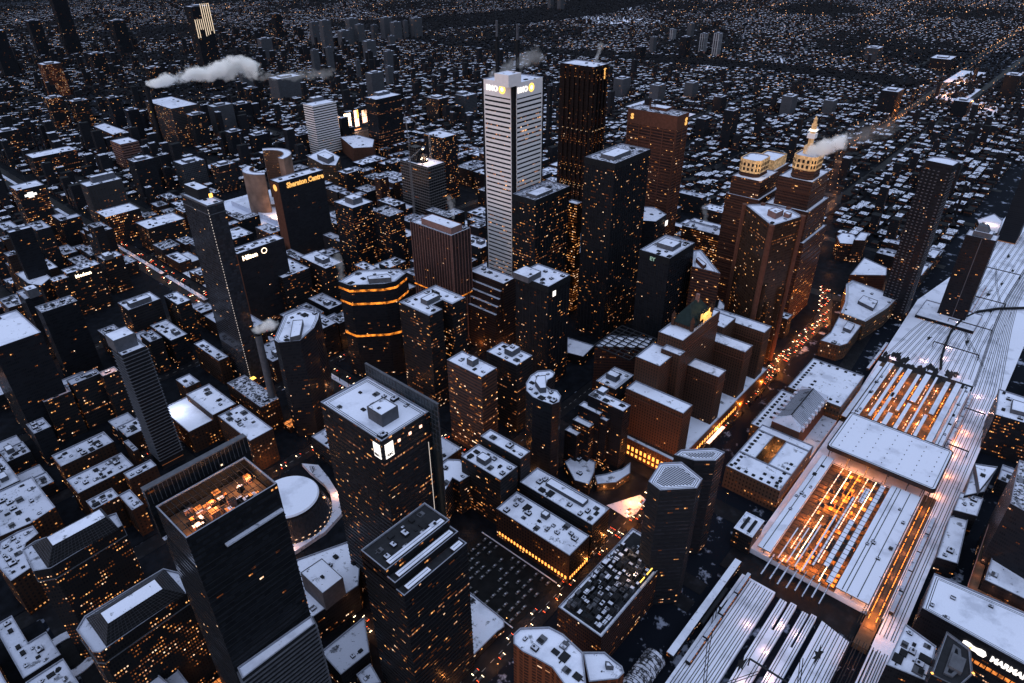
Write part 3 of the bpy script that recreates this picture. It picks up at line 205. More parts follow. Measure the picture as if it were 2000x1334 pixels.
('crown_tower', 'brown stepped tower with lit cream crown, left of the spired one', 'skyscraper', 'brownst', [(0, 150, [(792, 302), (856, 302), (856, 346), (792, 346)]), (0, 172, [(797, 306), (850, 306), (850, 344), (797, 344)]), (0, 170, [(850.5, 312), (902, 312), (902, 346), (850.5, 346)]), (0, 182, [(857, 316), (897, 316), (897, 342), (857, 342)]), (0, 192, [(813, 316), (838, 316), (843, 321), (843, 337), (838, 342), (813, 342), (808, 337), (808, 321)])], [], {'sp': 'crown'}),
('crown_tower', 'brown stepped tower with lit cream crown and white lantern spire', 'skyscraper', 'brownst', [(0, 115, [(780, 234), (858, 234), (858, 296), (780, 296)]), (0, 152, [(784, 238), (853, 238), (853, 291), (784, 291)]), (0, 186, [(790, 243), (847, 243), (847, 283), (790, 283)]), (0, 212, [(801, 247), (822, 247), (827, 252), (827, 268), (822, 273), (801, 273), (796, 268), (796, 252)])], [], {'sp': 'crown2'}),
('city_hall_tower', 'curved city hall tower, shorter western shell glowing at one edge', 'city hall', 'concave', [], [], {'sp': 'ch1'}),
('city_hall_tower', 'curved city hall tower, taller eastern shell with lit window dots', 'city hall', 'concave', [], [], {'sp': 'ch2'}),
]
FILL=[
(-33, -10, 353, 417, 21, 'medium mid height long block some way down and left of the lower lattice roof'),
(-57, -41, 423, 476, 23, 'small mid height long block some way down and left of the lower lattice roof'),
(-33, -10, 423, 484, 19, 'medium mid height long block some way left of the lower lattice roof'),
(10, 30, 623, 672, 29, 'medium mid height long block some way up and left of the upper lattice roof'),
(608, 641, -55, -28, 16, 'small mid height boxy block some way above the arena'),
(236, 272, 353, 417, 27, 'broad mid height boxy block some way below the tower with the glass sail'),
(32, 52, 623, 664, 12, 'small low long block some way left of the lit courtyard warehouses'),
(274, 310, 353, 417, 34, 'broad tall boxy block some way down and right of the tower with the glass sail'),
(10, 30, 678, 716, 18, 'small mid height long block some way left of the lit courtyard warehouses'),
(236, 272, 423, 484, 24, 'broad mid height boxy block down and left of the tower with the glass sail'),
(32, 52, 678, 724, 17, 'medium mid height long block some way left of the lit courtyard warehouses'),
(274, 310, 423, 484, 39, 'broad tall boxy block just below the tower with the glass sail'),
(120, 140, 623, 672, 21, 'medium mid height long block up and right of the lit courtyard warehouses'),
(752, 779, -55, -24, 28, 'small mid height boxy block some way right of the big white train hall roof'),
(800, 833, -55, -26, 20, 'medium mid height boxy block some way below the floodlit white roof'),
(43, 74, 803, 854, 18, 'broad mid height boxy block some way up and left of the lit courtyard warehouses'),
(109, 140, 743, 789, 21, 'medium mid height boxy block some way down and left of the balcony edged tower'),
(76, 107, 803, 854, 21, 'broad mid height boxy block some way left of the balcony edged tower'),
(54, 74, 873, 920, 52, 'medium tall long block some way left of the balcony edged tower'),
(282, 310, 623, 664, 28, 'medium mid height boxy block down and left of the octagonal tower by the chimney'),
(76, 90, 873, 920, 22, 'small mid height long block some way left of the balcony edged tower'),
(203, 217, 743, 797, 43, 'small tall long block just up and right of the balcony edged tower'),
(98, 118, 873, 920, 28, 'medium mid height long block some way left of the balcony edged tower'),
(282, 310, 678, 716, 46, 'medium tall boxy block left of the octagonal tower by the chimney'),
(225, 245, 743, 797, 35, 'medium tall long block right of the balcony edged tower'),
(182, 201, 803, 846, 29, 'small mid height long block just up and left of the balcony edged tower'),
(76, 96, 926, 969, 27, 'mid height block between the balcony edged tower and the tower with the cross shaped sign'),
(350, 372, 623, 664, 40, 'medium tall long block just right of the octagonal tower by the chimney'),
(98, 118, 926, 969, 23, 'long block left of the balcony edged tower, below the tower with the cross shaped sign'),
(374, 396, 623, 664, 37, 'medium tall long block right of the octagonal tower by the chimney'),
(120, 140, 926, 961, 57, 'small tall boxy block some way below the tower with the cross shaped sign'),
(350, 372, 678, 716, 35, 'small tall boxy block just above the octagonal tower by the chimney'),
(398, 420, 623, 664, 24, 'medium mid height long block down and left of the octagonal tower with orange bands'),
(750, 766, 223, 269, 27, 'small mid height long block some way right of the grand stone hotel'),
(290, 310, 743, 797, 21, 'medium mid height long block some way left of the octagonal tower by the chimney'),
(374, 390, 678, 716, 27, 'small mid height long block just up and right of the octagonal tower by the chimney'),
(98, 140, 988, 1024, 18, 'boxy block left of the balcony edged tower, below the tower with the cross shaped sign'),
(440, 469, 623, 672, 33, 'medium tall boxy block just below the octagonal tower with orange bands'),
(677, 699, 353, 409, 38, 'medium tall long block below the black tower with green sign'),
(290, 310, 803, 846, 22, 'small mid height long block some way down and right of the snowy park'),
(398, 420, 678, 724, 27, 'medium mid height long block up and right of the octagonal tower by the chimney'),
(512, 546, 558, 596, 45, 'medium tall boxy block up and right of the notched twin winged tower'),
(98, 140, 1038, 1071, 15, 'medium mid height boxy block some way below the tower with the cross shaped sign'),
(471, 499, 623, 664, 56, 'medium tall boxy block right of the octagonal tower with orange bands'),
(548, 581, 558, 596, 45, 'tall block between the notched twin winged tower and the pink finned tower'),
(501, 530, 623, 672, 52, 'tall block between the octagonal tower with orange bands and the notched twin winged tower'),
(677, 699, 423, 484, 40, 'medium tall long block some way right of the black tower with white square sign'),
(160, 174, 1038, 1071, 78, 'small tall long block some way below the tower with the cross shaped sign'),
(619, 653, 503, 544, 52, 'medium tall boxy block just above the black tower with white square sign'),
(471, 499, 678, 716, 52, 'medium tall boxy block just above the octagonal tower with orange bands'),
(583, 617, 558, 604, 39, 'broad tall boxy block left of the black tower with white square sign'),
(532, 561, 623, 672, 50, 'medium tall boxy block below the pink finned tower'),
(182, 201, 1038, 1071, 14, 'small mid height boxy block some way up and left of the balcony edged tower'),
(501, 530, 678, 724, 48, 'medium tall boxy block just up and right of the octagonal tower with orange bands'),
(203, 223, 1038, 1071, 21, 'small mid height boxy block some way down and left of the courthouse'),
(563, 592, 623, 664, 30, 'medium tall boxy block above the notched twin winged tower'),
(619, 653, 558, 596, 31, 'medium tall boxy block left of the black tower with white square sign'),
(350, 372, 873, 912, 36, 'small tall boxy block right of the snowy park'),
(160, 180, 1098, 1134, 18, 'small mid height long block some way below the tower with the cross shaped sign'),
(1002, 1043, 132, 166, 22, 'medium mid height boxy block below the balcony dotted curved tower'),
(225, 245, 1038, 1071, 29, 'mid height block between the courthouse and the balcony edged tower'),
(677, 719, 503, 552, 53, 'broad tall boxy block up and right of the black tower with white square sign'),
(374, 390, 873, 920, 27, 'small mid height long block down and left of the hotel with white lettering'),
(182, 201, 1098, 1134, 21, 'mid height block between the tower with the cross shaped sign and the courthouse'),
(594, 616, 623, 672, 37, 'medium tall long block down and right of the pink finned tower'),
(440, 468, 803, 846, 44, 'medium tall boxy block right of the hotel with white lettering'),
(247, 267, 1038, 1071, 21, 'mid height boxy block down and left of the courthouse, left of the snowy park'),
(350, 372, 926, 961, 15, 'small mid height boxy block down and right of the snowy park'),
(1046, 1069, 132, 166, 17, 'small mid height boxy block below the balcony dotted curved tower'),
(398, 414, 873, 920, 28, 'small mid height long block just down and left of the hotel with white lettering'),
(160, 180, 1148, 1189, 63, 'small tall block between the tower with the cross shaped sign and the pale concrete slab'),
(203, 223, 1098, 1142, 22, 'long block below the tower with the cross shaped sign, down and left of the courthouse'),
(917, 935, 283, 334, 20, 'medium mid height long block below the copper tower with bare piers'),
(721, 762, 503, 544, 22, 'broad mid height boxy block right of the black tower with white square sign'),
(269, 282, 1038, 1079, 84, 'small tall long block down and left of the courthouse'),
(624, 653, 623, 672, 51, 'medium tall boxy block down and right of the pink finned tower'),
(677, 719, 558, 604, 39, 'broad tall boxy block above the black tower with white square sign'),
(182, 195, 1148, 1181, 64, 'small tall block between the tower with the cross shaped sign and the courthouse'),
(374, 396, 926, 961, 37, 'tall boxy block right of the snowy park, left of the hotel with white lettering'),
(476, 510, 803, 846, 34, 'medium tall boxy block some way up and left of the octagonal tower with orange bands'),
(871, 893, 353, 417, 43, 'medium tall long block right of the black tower with green sign'),
(594, 616, 678, 724, 25, 'medium mid height long block below the pink finned tower'),
(1072, 1107, 132, 166, 24, 'medium mid height boxy block just below the balcony dotted curved tower'),
(1046, 1069, 170, 205, 21, 'small mid height boxy block up and right of the trapezoid theatre'),
(943, 962, 283, 334, 17, 'mid height long block below the copper tower with bare piers, left of the trapezoid theatre'),
(290, 310, 1038, 1071, 19, 'small mid height boxy block left of the snowy park'),
(822, 845, 423, 484, 22, 'medium mid height long block just down and left of the black tower with green sign'),
(203, 217, 1148, 1181, 21, 'small mid height block between the tower with the cross shaped sign and the courthouse'),
(440, 463, 873, 912, 36, 'small tall boxy block just right of the hotel with white lettering'),
(247, 267, 1098, 1134, 16, 'small mid height long block some way down and left of the courthouse'),
(398, 420, 926, 969, 21, 'medium mid height long block left of the hotel with white lettering'),
(721, 756, 558, 596, 46, 'medium tall boxy block above the black tower with white square sign'),
(970, 988, 283, 326, 30, 'small tall long block down and right of the copper tower with bare piers'),
(764, 806, 503, 552, 32, 'broad tall boxy block some way left of the black tower with green sign'),
(512, 540, 803, 846, 48, 'medium tall boxy block up and left of the octagonal tower with orange bands'),
(624, 653, 678, 716, 25, 'medium mid height boxy block down and right of the pink finned tower'),
(350, 384, 988, 1032, 16, 'medium mid height boxy block just right of the snowy park'),
(1072, 1107, 170, 205, 11, 'medium low boxy block up and right of the trapezoid theatre'),
(160, 196, 1208, 1247, 14, 'medium mid height block between the tower with the cross shaped sign and the courthouse'),
(677, 697, 623, 672, 42, 'medium tall block between the black tower with white square sign and the pink finned tower'),
(847, 869, 423, 484, 39, 'medium tall long block just above the black tower with green sign'),
(1110, 1141, 132, 166, 14, 'mid height boxy block below the balcony dotted curved tower, right of the trapezoid theatre'),
(225, 245, 1148, 1189, 65, 'small tall long block below the tower with the cross shaped sign'),
(269, 288, 1098, 1142, 24, 'small mid height long block down and left of the courthouse'),
(917, 940, 353, 417, 30, 'medium tall long block down and left of the copper tower with bare piers'),
(699, 719, 623, 664, 44, 'small tall long block up and left of the black tower with white square sign'),
(871, 887, 423, 476, 41, 'small tall long block just up and right of the black tower with green sign'),
(996, 1021, 283, 334, 13, 'medium low long block down and right of the copper tower with bare piers'),
(247, 267, 1148, 1189, 18, 'mid height block between the courthouse and the tower with the cross shaped sign'),
(440, 463, 926, 969, 16, 'medium mid height long block just below the hotel with white lettering'),
(290, 310, 1098, 1142, 55, 'tall long block down and left of the courthouse, below the pale concrete slab'),
(386, 420, 988, 1024, 27, 'medium mid height boxy block up and right of the snowy park'),
(548, 575, 803, 854, 27, 'medium mid height long block above the octagonal tower with orange bands'),
(350, 378, 1038, 1071, 23, 'medium mid height boxy block just up and left of the snowy park'),
(160, 196, 1253, 1281, 18, 'medium mid height block between the tower with the cross shaped sign and the snowy park'),
(1110, 1141, 170, 205, 17, 'medium mid height boxy block just down and left of the balcony dotted curved tower'),
(808, 849, 503, 552, 46, 'broad tall boxy block left of the black tower with green sign'),
(764, 800, 558, 604, 32, 'tall block between the black tower with white square sign and the tallest plain black slab'),
(198, 234, 1208, 1247, 58, 'medium tall boxy block down and left of the tower with the cross shaped sign'),
(269, 282, 1148, 1181, 20, 'mid height long block down and left of the courthouse, below the pale concrete slab'),
(677, 697, 678, 716, 51, 'small tall long block right of the pink finned tower'),
(948, 977, 353, 417, 31, 'broad tall long block down and left of the copper tower with bare piers'),
(1023, 1041, 283, 334, 21, 'medium mid height long block down and right of the copper tower with bare piers'),
(619, 653, 743, 789, 55, 'broad tall boxy block just left of the pink finned tower'),
(471, 493, 926, 969, 41, 'medium tall long block just up and right of the hotel with white lettering'),
(742, 762, 623, 672, 36, 'medium tall long block above the black tower with white square sign'),
(699, 713, 678, 724, 48, 'tall block between the pink finned tower and the tower frame with cranes'),
(583, 617, 803, 846, 29, 'medium mid height boxy block above the octagonal tower with orange bands'),
(979, 1002, 353, 409, 34, 'tall block between the copper tower with bare piers and the left cream crown'),
(290, 310, 1148, 1189, 44, 'long block down and left of the courthouse, below the pale concrete slab'),
(198, 234, 1253, 1281, 14, 'mid height block between the tower with the cross shaped sign and the pale concrete slab'),
(386, 420, 1038, 1071, 20, 'mid height block between the snowy park and the slim dotted glass tower'),
(917, 946, 423, 484, 34, 'broad tall long block up and right of the black tower with green sign'),
(851, 893, 503, 544, 44, 'broad tall boxy block up and left of the black tower with green sign'),
(440, 475, 988, 1032, 25, 'broad mid height boxy block up and left of the hotel with white lettering'),
(721, 740, 678, 724, 39, 'medium tall long block right of the pink finned tower'),
(501, 530, 926, 969, 30, 'medium tall boxy block up and right of the hotel with white lettering'),
(1010, 1032, 353, 409, 32, 'medium tall long block just down and left of the copper tower with bare piers'),
(619, 653, 803, 846, 23, 'medium mid height boxy block left of the pink finned tower'),
(948, 977, 423, 484, 25, 'broad mid height long block up and right of the black tower with green sign'),
(563, 586, 873, 920, 40, 'medium tall long block some way down and right of the hotel slab with glowing lettering'),
(786, 806, 623, 664, 28, 'small mid height long block above the black tower with white square sign'),
(274, 304, 1208, 1247, 50, 'medium tall boxy block down and right of the tower with the cross shaped sign'),
(742, 762, 678, 724, 55, 'medium tall long block some way right of the pink finned tower'),
(677, 713, 743, 797, 52, 'broad tall boxy block just above the pink finned tower'),
(532, 561, 926, 969, 31, 'medium tall boxy block below the hotel slab with glowing lettering'),
(440, 481, 1038, 1071, 29, 'medium mid height boxy block up and left of the hotel with white lettering'),
(764, 784, 678, 716, 50, 'small tall long block some way right of the pink finned tower'),
(979, 1002, 423, 484, 20, 'medium mid height long block up and right of the black tower with green sign'),
(1040, 1069, 353, 409, 25, 'broad mid height long block just down and left of the copper tower with bare piers'),
(594, 622, 873, 912, 26, 'medium mid height boxy block some way above the octagonal tower with orange bands'),
(917, 946, 503, 544, 19, 'medium mid height boxy block up and left of the black tower with green sign'),
(786, 806, 678, 716, 33, 'small tall long block some way above the black tower with white square sign'),
(721, 762, 743, 797, 22, 'broad mid height boxy block right of the pink finned tower'),
(624, 647, 873, 912, 42, 'small tall boxy block some way above the octagonal tower with orange bands'),
(1010, 1038, 423, 476, 37, 'broad tall long block left of the copper tower with bare piers'),
(1071, 1100, 353, 417, 26, 'broad mid height long block just left of the copper tower with bare piers'),
(677, 719, 803, 854, 26, 'broad mid height boxy block just up and left of the pink finned tower'),
(398, 414, 1148, 1181, 21, 'small mid height long block above the snowy park'),
(483, 518, 1038, 1079, 31, 'medium tall boxy block above the hotel with white lettering'),
(440, 463, 1098, 1134, 31, 'small tall boxy block below the slim dotted glass tower'),
(808, 828, 678, 724, 27, 'medium mid height long block some way above the black tower with white square sign'),
(954, 989, 503, 552, 39, 'broad tall boxy block above the black tower with green sign'),
(594, 622, 926, 961, 29, 'medium mid height boxy block down and right of the hotel slab with glowing lettering'),
(917, 946, 558, 604, 41, 'medium tall boxy block below the tallest plain black slab'),
(873, 887, 623, 672, 48, 'small tall long block some way down and left of the tallest plain black slab'),
(1040, 1063, 423, 484, 20, 'medium mid height long block left of the copper tower with bare piers'),
(830, 849, 678, 716, 30, 'long block above the black tower with white square sign, right of the pink finned tower'),
(764, 800, 743, 789, 25, 'mid height block between the pink finned tower and the tower frame with cranes'),
(471, 499, 1098, 1134, 26, 'medium mid height boxy block down and right of the slim dotted glass tower'),
(624, 653, 926, 969, 25, 'boxy block down and right of the hotel slab with glowing lettering, below the lit billboards'),
(851, 865, 678, 716, 51, 'small tall block between the black tower with white square sign and the pink finned tower'),
(440, 463, 1148, 1181, 31, 'small tall boxy block down and left of the slim dotted glass tower'),
(1071, 1100, 423, 476, 26, 'broad mid height long block left of the copper tower with bare piers'),
(954, 989, 558, 604, 23, 'broad mid height boxy block up and left of the black tower with green sign'),
(677, 719, 873, 920, 40, 'broad tall boxy block up and left of the pink finned tower'),
(398, 420, 1208, 1247, 19, 'small mid height boxy block right of the courthouse'),
(917, 936, 623, 664, 28, 'small mid height long block down and left of the tallest plain black slab'),
(873, 893, 678, 724, 24, 'long block above the black tower with white square sign, below the white twin-masted skyscraper'),
(374, 396, 1253, 1289, 18, 'small mid height boxy block just down and right of the courthouse'),
(808, 849, 743, 789, 19, 'broad mid height boxy block some way right of the pink finned tower'),
(471, 499, 1148, 1181, 29, 'medium mid height boxy block just below the slim dotted glass tower'),
(938, 950, 623, 672, 29, 'mid height block between the tallest plain black slab and the black tower with green sign'),
(991, 1026, 558, 604, 16, 'mid height block between the black tower with green sign and the tallest plain black slab'),
(398, 414, 1253, 1289, 13, 'small low long block just right of the courthouse'),
(440, 460, 1208, 1247, 14, 'small mid height long block down and left of the slim dotted glass tower'),
(958, 971, 623, 672, 26, 'small mid height long block below the tallest plain black slab'),
(917, 936, 678, 724, 21, 'small mid height long block some way down and left of the tallest plain black slab'),
(1065, 1100, 503, 552, 33, 'broad tall boxy block some way up and right of the black tower with green sign'),
(462, 481, 1208, 1247, 19, 'mid height block between the slim dotted glass tower and the snowy park'),
(1028, 1057, 558, 604, 18, 'medium mid height boxy block above the black tower with green sign'),
(979, 997, 623, 672, 33, 'medium tall long block below the tallest plain black slab'),
(440, 460, 1253, 1281, 16, 'mid height boxy block right of the courthouse, left of the slim dotted glass tower'),
(938, 956, 678, 724, 23, 'small mid height block between the tallest plain black slab and the rust brown tower'),
(483, 502, 1208, 1239, 29, 'small mid height boxy block just down and left of the slim dotted glass tower'),
(999, 1012, 623, 672, 30, 'small tall long block below the tallest plain black slab'),
(958, 971, 678, 716, 34, 'small tall long block down and left of the tallest plain black slab'),
(677, 706, 988, 1032, 29, 'medium mid height boxy block right of the hotel slab with glowing lettering'),
(462, 481, 1253, 1289, 24, 'small mid height long block left of the slim dotted glass tower'),
(1065, 1100, 558, 596, 17, 'boxy block above the black tower with green sign, below the rust brown tower'),
(851, 887, 803, 846, 30, 'broad tall boxy block some way up and right of the pink finned tower'),
(1020, 1038, 623, 672, 30, 'tall block between the tallest plain black slab and the black tower with green sign'),
(979, 991, 678, 724, 25, 'small mid height block between the tallest plain black slab and the white twin-masted skyscraper'),
(483, 502, 1253, 1281, 21, 'small mid height boxy block just left of the slim dotted glass tower'),
(708, 737, 988, 1024, 31, 'medium tall boxy block some way right of the hotel slab with glowing lettering'),
(917, 946, 743, 797, 28, 'broad mid height long block some way down and left of the tallest plain black slab'),
(764, 806, 926, 961, 38, 'medium tall boxy block down and left of the tower frame with cranes'),
(677, 700, 1038, 1079, 28, 'mid height boxy block right of the hotel slab with glowing lettering, below the lit billboards'),
(1040, 1059, 623, 672, 29, 'medium mid height long block below the tallest plain black slab'),
(999, 1018, 678, 716, 27, 'small mid height block between the tallest plain black slab and the pink finned tower'),
(504, 518, 1253, 1281, 10, 'tiny low long block just down and left of the slim dotted glass tower'),
(1061, 1079, 623, 664, 24, 'small mid height long block down and right of the tallest plain black slab'),
(739, 768, 988, 1024, 23, 'medium mid height boxy block some way down and left of the tower frame with cranes'),
(954, 983, 743, 797, 31, 'broad tall long block some way left of the tallest plain black slab'),
(1020, 1038, 678, 724, 34, 'tall block between the tallest plain black slab and the rust brown tower'),
(526, 546, 1253, 1289, 15, 'small mid height long block just down and right of the slim dotted glass tower'),
(1081, 1094, 623, 664, 35, 'small tall long block down and right of the tallest plain black slab'),
(917, 952, 803, 846, 18, 'broad mid height boxy block some way up and right of the pink finned tower'),
(1040, 1059, 678, 724, 25, 'mid height block between the tallest plain black slab and the rust brown tower'),
(770, 800, 988, 1024, 32, 'tall block between the tower frame with cranes and the pink finned tower'),
(548, 561, 1253, 1289, 13, 'small low long block just right of the slim dotted glass tower'),
(677, 711, 1098, 1142, 25, 'broad mid height boxy block just right of the hotel slab with glowing lettering'),
(1061, 1073, 678, 724, 26, 'long block below the tallest plain black slab, down and left of the rust brown tower'),
(991, 1026, 743, 797, 25, 'broad mid height boxy block some way down and left of the tallest plain black slab'),
(954, 989, 803, 846, 27, 'broad mid height boxy block some way left of the tallest plain black slab'),
(802, 831, 988, 1032, 31, 'medium tall block between the tower frame with cranes and the pink finned tower'),
(1081, 1100, 678, 716, 32, 'small tall long block just below the tallest plain black slab'),
(677, 705, 1148, 1181, 17, 'medium mid height boxy block just down and right of the hotel slab with glowing lettering'),
(770, 800, 1038, 1079, 27, 'medium mid height boxy block some way down and right of the lit billboards'),
(1028, 1063, 743, 789, 25, 'broad mid height boxy block down and left of the tallest plain black slab'),
(917, 961, 873, 920, 33, 'broad tall boxy block right of the tower frame with cranes'),
(991, 1020, 803, 846, 30, 'medium tall boxy block some way left of the tallest plain black slab'),
(833, 862, 988, 1024, 34, 'medium tall boxy block just down and left of the tower frame with cranes'),
(802, 825, 1038, 1071, 26, 'small mid height boxy block left of the tower frame with cranes'),
(1065, 1100, 743, 789, 22, 'broad mid height block between the tallest plain black slab and the rust brown tower'),
(634, 653, 1253, 1289, 24, 'small mid height long block just left of the curved city hall towers'),
(864, 893, 988, 1024, 20, 'medium mid height boxy block just below the tower frame with cranes'),
(1028, 1063, 803, 846, 23, 'mid height block between the tallest plain black slab and the white twin-masted skyscraper'),
(917, 961, 926, 969, 34, 'broad tall block between the tower frame with cranes and the pink finned tower'),
(963, 1008, 873, 920, 23, 'broad mid height boxy block some way right of the tower frame with cranes'),
(833, 856, 1038, 1079, 20, 'medium mid height boxy block left of the tower frame with cranes'),
(677, 719, 1208, 1247, 15, 'broad mid height boxy block just left of the hotel slab with glowing lettering'),
(786, 814, 1098, 1142, 28, 'medium mid height boxy block below the lit billboards'),
(1065, 1094, 803, 846, 36, 'medium tall boxy block left of the tallest plain black slab'),
(864, 893, 1038, 1071, 29, 'mid height block between the tower frame with cranes and the pink finned tower'),
(677, 719, 1253, 1281, 20, 'medium mid height boxy block just right of the curved city hall towers'),
(1010, 1048, 873, 920, 21, 'mid height boxy block right of the tower frame with cranes, below the white twin-masted skyscraper'),
(917, 952, 988, 1032, 20, 'broad mid height boxy block just down and right of the tower frame with cranes'),
(721, 762, 1253, 1289, 13, 'medium low boxy block just up and left of the hotel slab with glowing lettering'),
(917, 946, 1038, 1071, 19, 'medium mid height boxy block just down and left of the tower frame with cranes'),
(859, 893, 1098, 1142, 28, 'broad mid height boxy block left of the tower frame with cranes'),
(822, 857, 1148, 1181, 24, 'mid height boxy block below the lit billboards, right of the hotel slab with glowing lettering'),
(1056, 1100, 873, 920, 26, 'mid height boxy block left of the tallest plain black slab, below the white twin-masted skyscraper'),
(991, 1020, 988, 1024, 16, 'medium mid height boxy block right of the tower frame with cranes'),
(859, 887, 1148, 1189, 23, 'medium mid height boxy block down and right of the lit billboards'),
(917, 938, 1098, 1134, 25, 'mid height block between the tower frame with cranes and the lit billboards'),
(1056, 1100, 926, 969, 20, 'boxy block right of the tower frame with cranes, below the white twin-masted skyscraper'),
(1028, 1063, 988, 1032, 29, 'broad mid height boxy block right of the tower frame with cranes'),
(940, 961, 1098, 1142, 20, 'medium mid height long block just left of the tower frame with cranes'),
(991, 1020, 1038, 1079, 19, 'medium mid height boxy block just right of the tower frame with cranes'),
(917, 938, 1148, 1181, 23, 'boxy block left of the tower frame with cranes, down and right of the lit billboards'),
(963, 978, 1098, 1142, 14, 'small mid height long block just left of the tower frame with cranes'),
(1065, 1094, 988, 1032, 15, 'medium mid height boxy block some way right of the tower frame with cranes'),
(940, 955, 1148, 1181, 18, 'small mid height long block left of the tower frame with cranes'),
(986, 1002, 1098, 1134, 19, 'small mid height long block just above the tower frame with cranes'),
(1028, 1063, 1038, 1079, 20, 'mid height boxy block right of the tower frame with cranes, above the pink finned tower'),
(963, 978, 1148, 1189, 13, 'small low long block left of the tower frame with cranes'),
(1010, 1031, 1098, 1134, 15, 'small mid height boxy block just up and right of the tower frame with cranes'),
(1065, 1094, 1038, 1079, 20, 'mid height block between the tower frame with cranes and the white twin-masted skyscraper'),
(938, 950, 1208, 1239, 21, 'tiny mid height long block down and right of the lit billboards'),
(986, 1008, 1148, 1181, 20, 'small mid height boxy block just up and left of the tower frame with cranes'),
(1033, 1054, 1098, 1142, 24, 'medium mid height long block just up and right of the tower frame with cranes'),
(1010, 1025, 1148, 1181, 12, 'small low long block just up and left of the tower frame with cranes'),
(1056, 1071, 1098, 1134, 12, 'small low long block up and right of the tower frame with cranes'),
(979, 997, 1208, 1239, 22, 'small mid height boxy block up and left of the tower frame with cranes'),
(1033, 1048, 1148, 1181, 14, 'mid height block between the tower frame with cranes and the tower with glowing floors'),
(1079, 1100, 1098, 1134, 15, 'small mid height boxy block up and right of the tower frame with cranes'),
(1056, 1071, 1148, 1181, 14, 'small mid height long block just up and right of the tower frame with cranes'),
(1020, 1038, 1208, 1239, 20, 'small mid height block between the tower frame with cranes and the tower with glowing floors'),
(1079, 1100, 1148, 1189, 19, 'small mid height long block up and right of the tower frame with cranes'),
(1040, 1053, 1208, 1239, 16, 'tiny mid height long block up and left of the tower frame with cranes'),
(1061, 1079, 1208, 1247, 12, 'low block between the tower frame with cranes and the tower with glowing floors'),
(1040, 1059, 1253, 1289, 17, 'small mid height long block up and left of the tower frame with cranes'),
(1081, 1100, 1208, 1247, 23, 'small mid height long block above the tower frame with cranes'),
(1061, 1073, 1253, 1281, 13, 'tiny low long block up and left of the tower frame with cranes'),
]
REST=[(1081,1094,1253,1289,20)]

# ------------------------------------------------------------------ nodes
class NT:
    def __init__(s, name):
        s.m = bpy.data.materials.new(name); s.m.use_nodes = True
        s.t = s.m.node_tree; s.t.nodes.clear()
        s.out = s.t.nodes.new('ShaderNodeOutputMaterial')
        s.b = s.t.nodes.new('ShaderNodeBsdfPrincipled'); s.t.links.new(s.b.outputs[0], s.out.inputs[0])
        s.m.cycles.emission_sampling = 'NONE'
    def n(s, k, **kw):
        o = s.t.nodes.new(k)
        for a, v in kw.items(): setattr(o, a, v)
        return o
    def inp(s, sock, v):
        if v is None: return
        if isinstance(v, bpy.types.NodeSocket): s.t.links.new(v, sock)
        elif isinstance(v, (tuple, list)) and len(v) == 3 and sock.type == 'RGBA': sock.default_value = (*v, 1)
        else: sock.default_value = v
    def M(s, op, a, b=None, c=None):
        o = s.n('ShaderNodeMath', operation=op); s.inp(o.inputs[0], a); s.inp(o.inputs[1], b); s.inp(o.inputs[2], c); return o.outputs[0]
    def mix(s, f, a, b):
        o = s.n('ShaderNodeMix', data_type='RGBA'); s.inp(o.inputs[0], f); s.inp(o.inputs[6], a); s.inp(o.inputs[7], b); return o.outputs[2]
    def comb(s, x, y, z=0.0):
        o = s.n('ShaderNodeCombineXYZ'); s.inp(o.inputs[0], x); s.inp(o.inputs[1], y); s.inp(o.inputs[2], z); return o.outputs[0]
    def sep(s, v):
        o = s.n('ShaderNodeSeparateXYZ'); s.inp(o.inputs[0], v); return o.outputs
    def white(s, v):
        o = s.n('ShaderNodeTexWhiteNoise', noise_dimensions='3D'); s.inp(o.inputs[0], v); return o.outputs[0]
    def noise(s, v, sc_=1.0, det=2.0, rough=.5):
        o = s.n('ShaderNodeTexNoise'); s.inp(o.inputs['Vector'], v); o.inputs['Scale'].default_value = sc_
        o.inputs['Detail'].default_value = det; o.inputs['Roughness'].default_value = rough; return o.outputs[0]
    def ramp(s, f, lo, hi, a=0.0, b=1.0):
        o = s.n('ShaderNodeMapRange'); s.inp(o.inputs[0], f)
        for i, v in enumerate((lo, hi, a, b)): o.inputs[i+1].default_value = v
        return o.outputs[0]
    def pos(s): return s.n('ShaderNodeNewGeometry').outputs['Position']
    def base(s, col, rough=.7, metal=0.0, spec=.3):
        s.inp(s.b.inputs['Base Color'], col); s.inp(s.b.inputs['Roughness'], rough); s.inp(s.b.inputs['Metallic'], metal); s.inp(s.b.inputs['Specular IOR Level'], spec)
    def emit(s, col, st):
        s.inp(s.b.inputs['Emission Color'], col); s.inp(s.b.inputs['Emission Strength'], st)

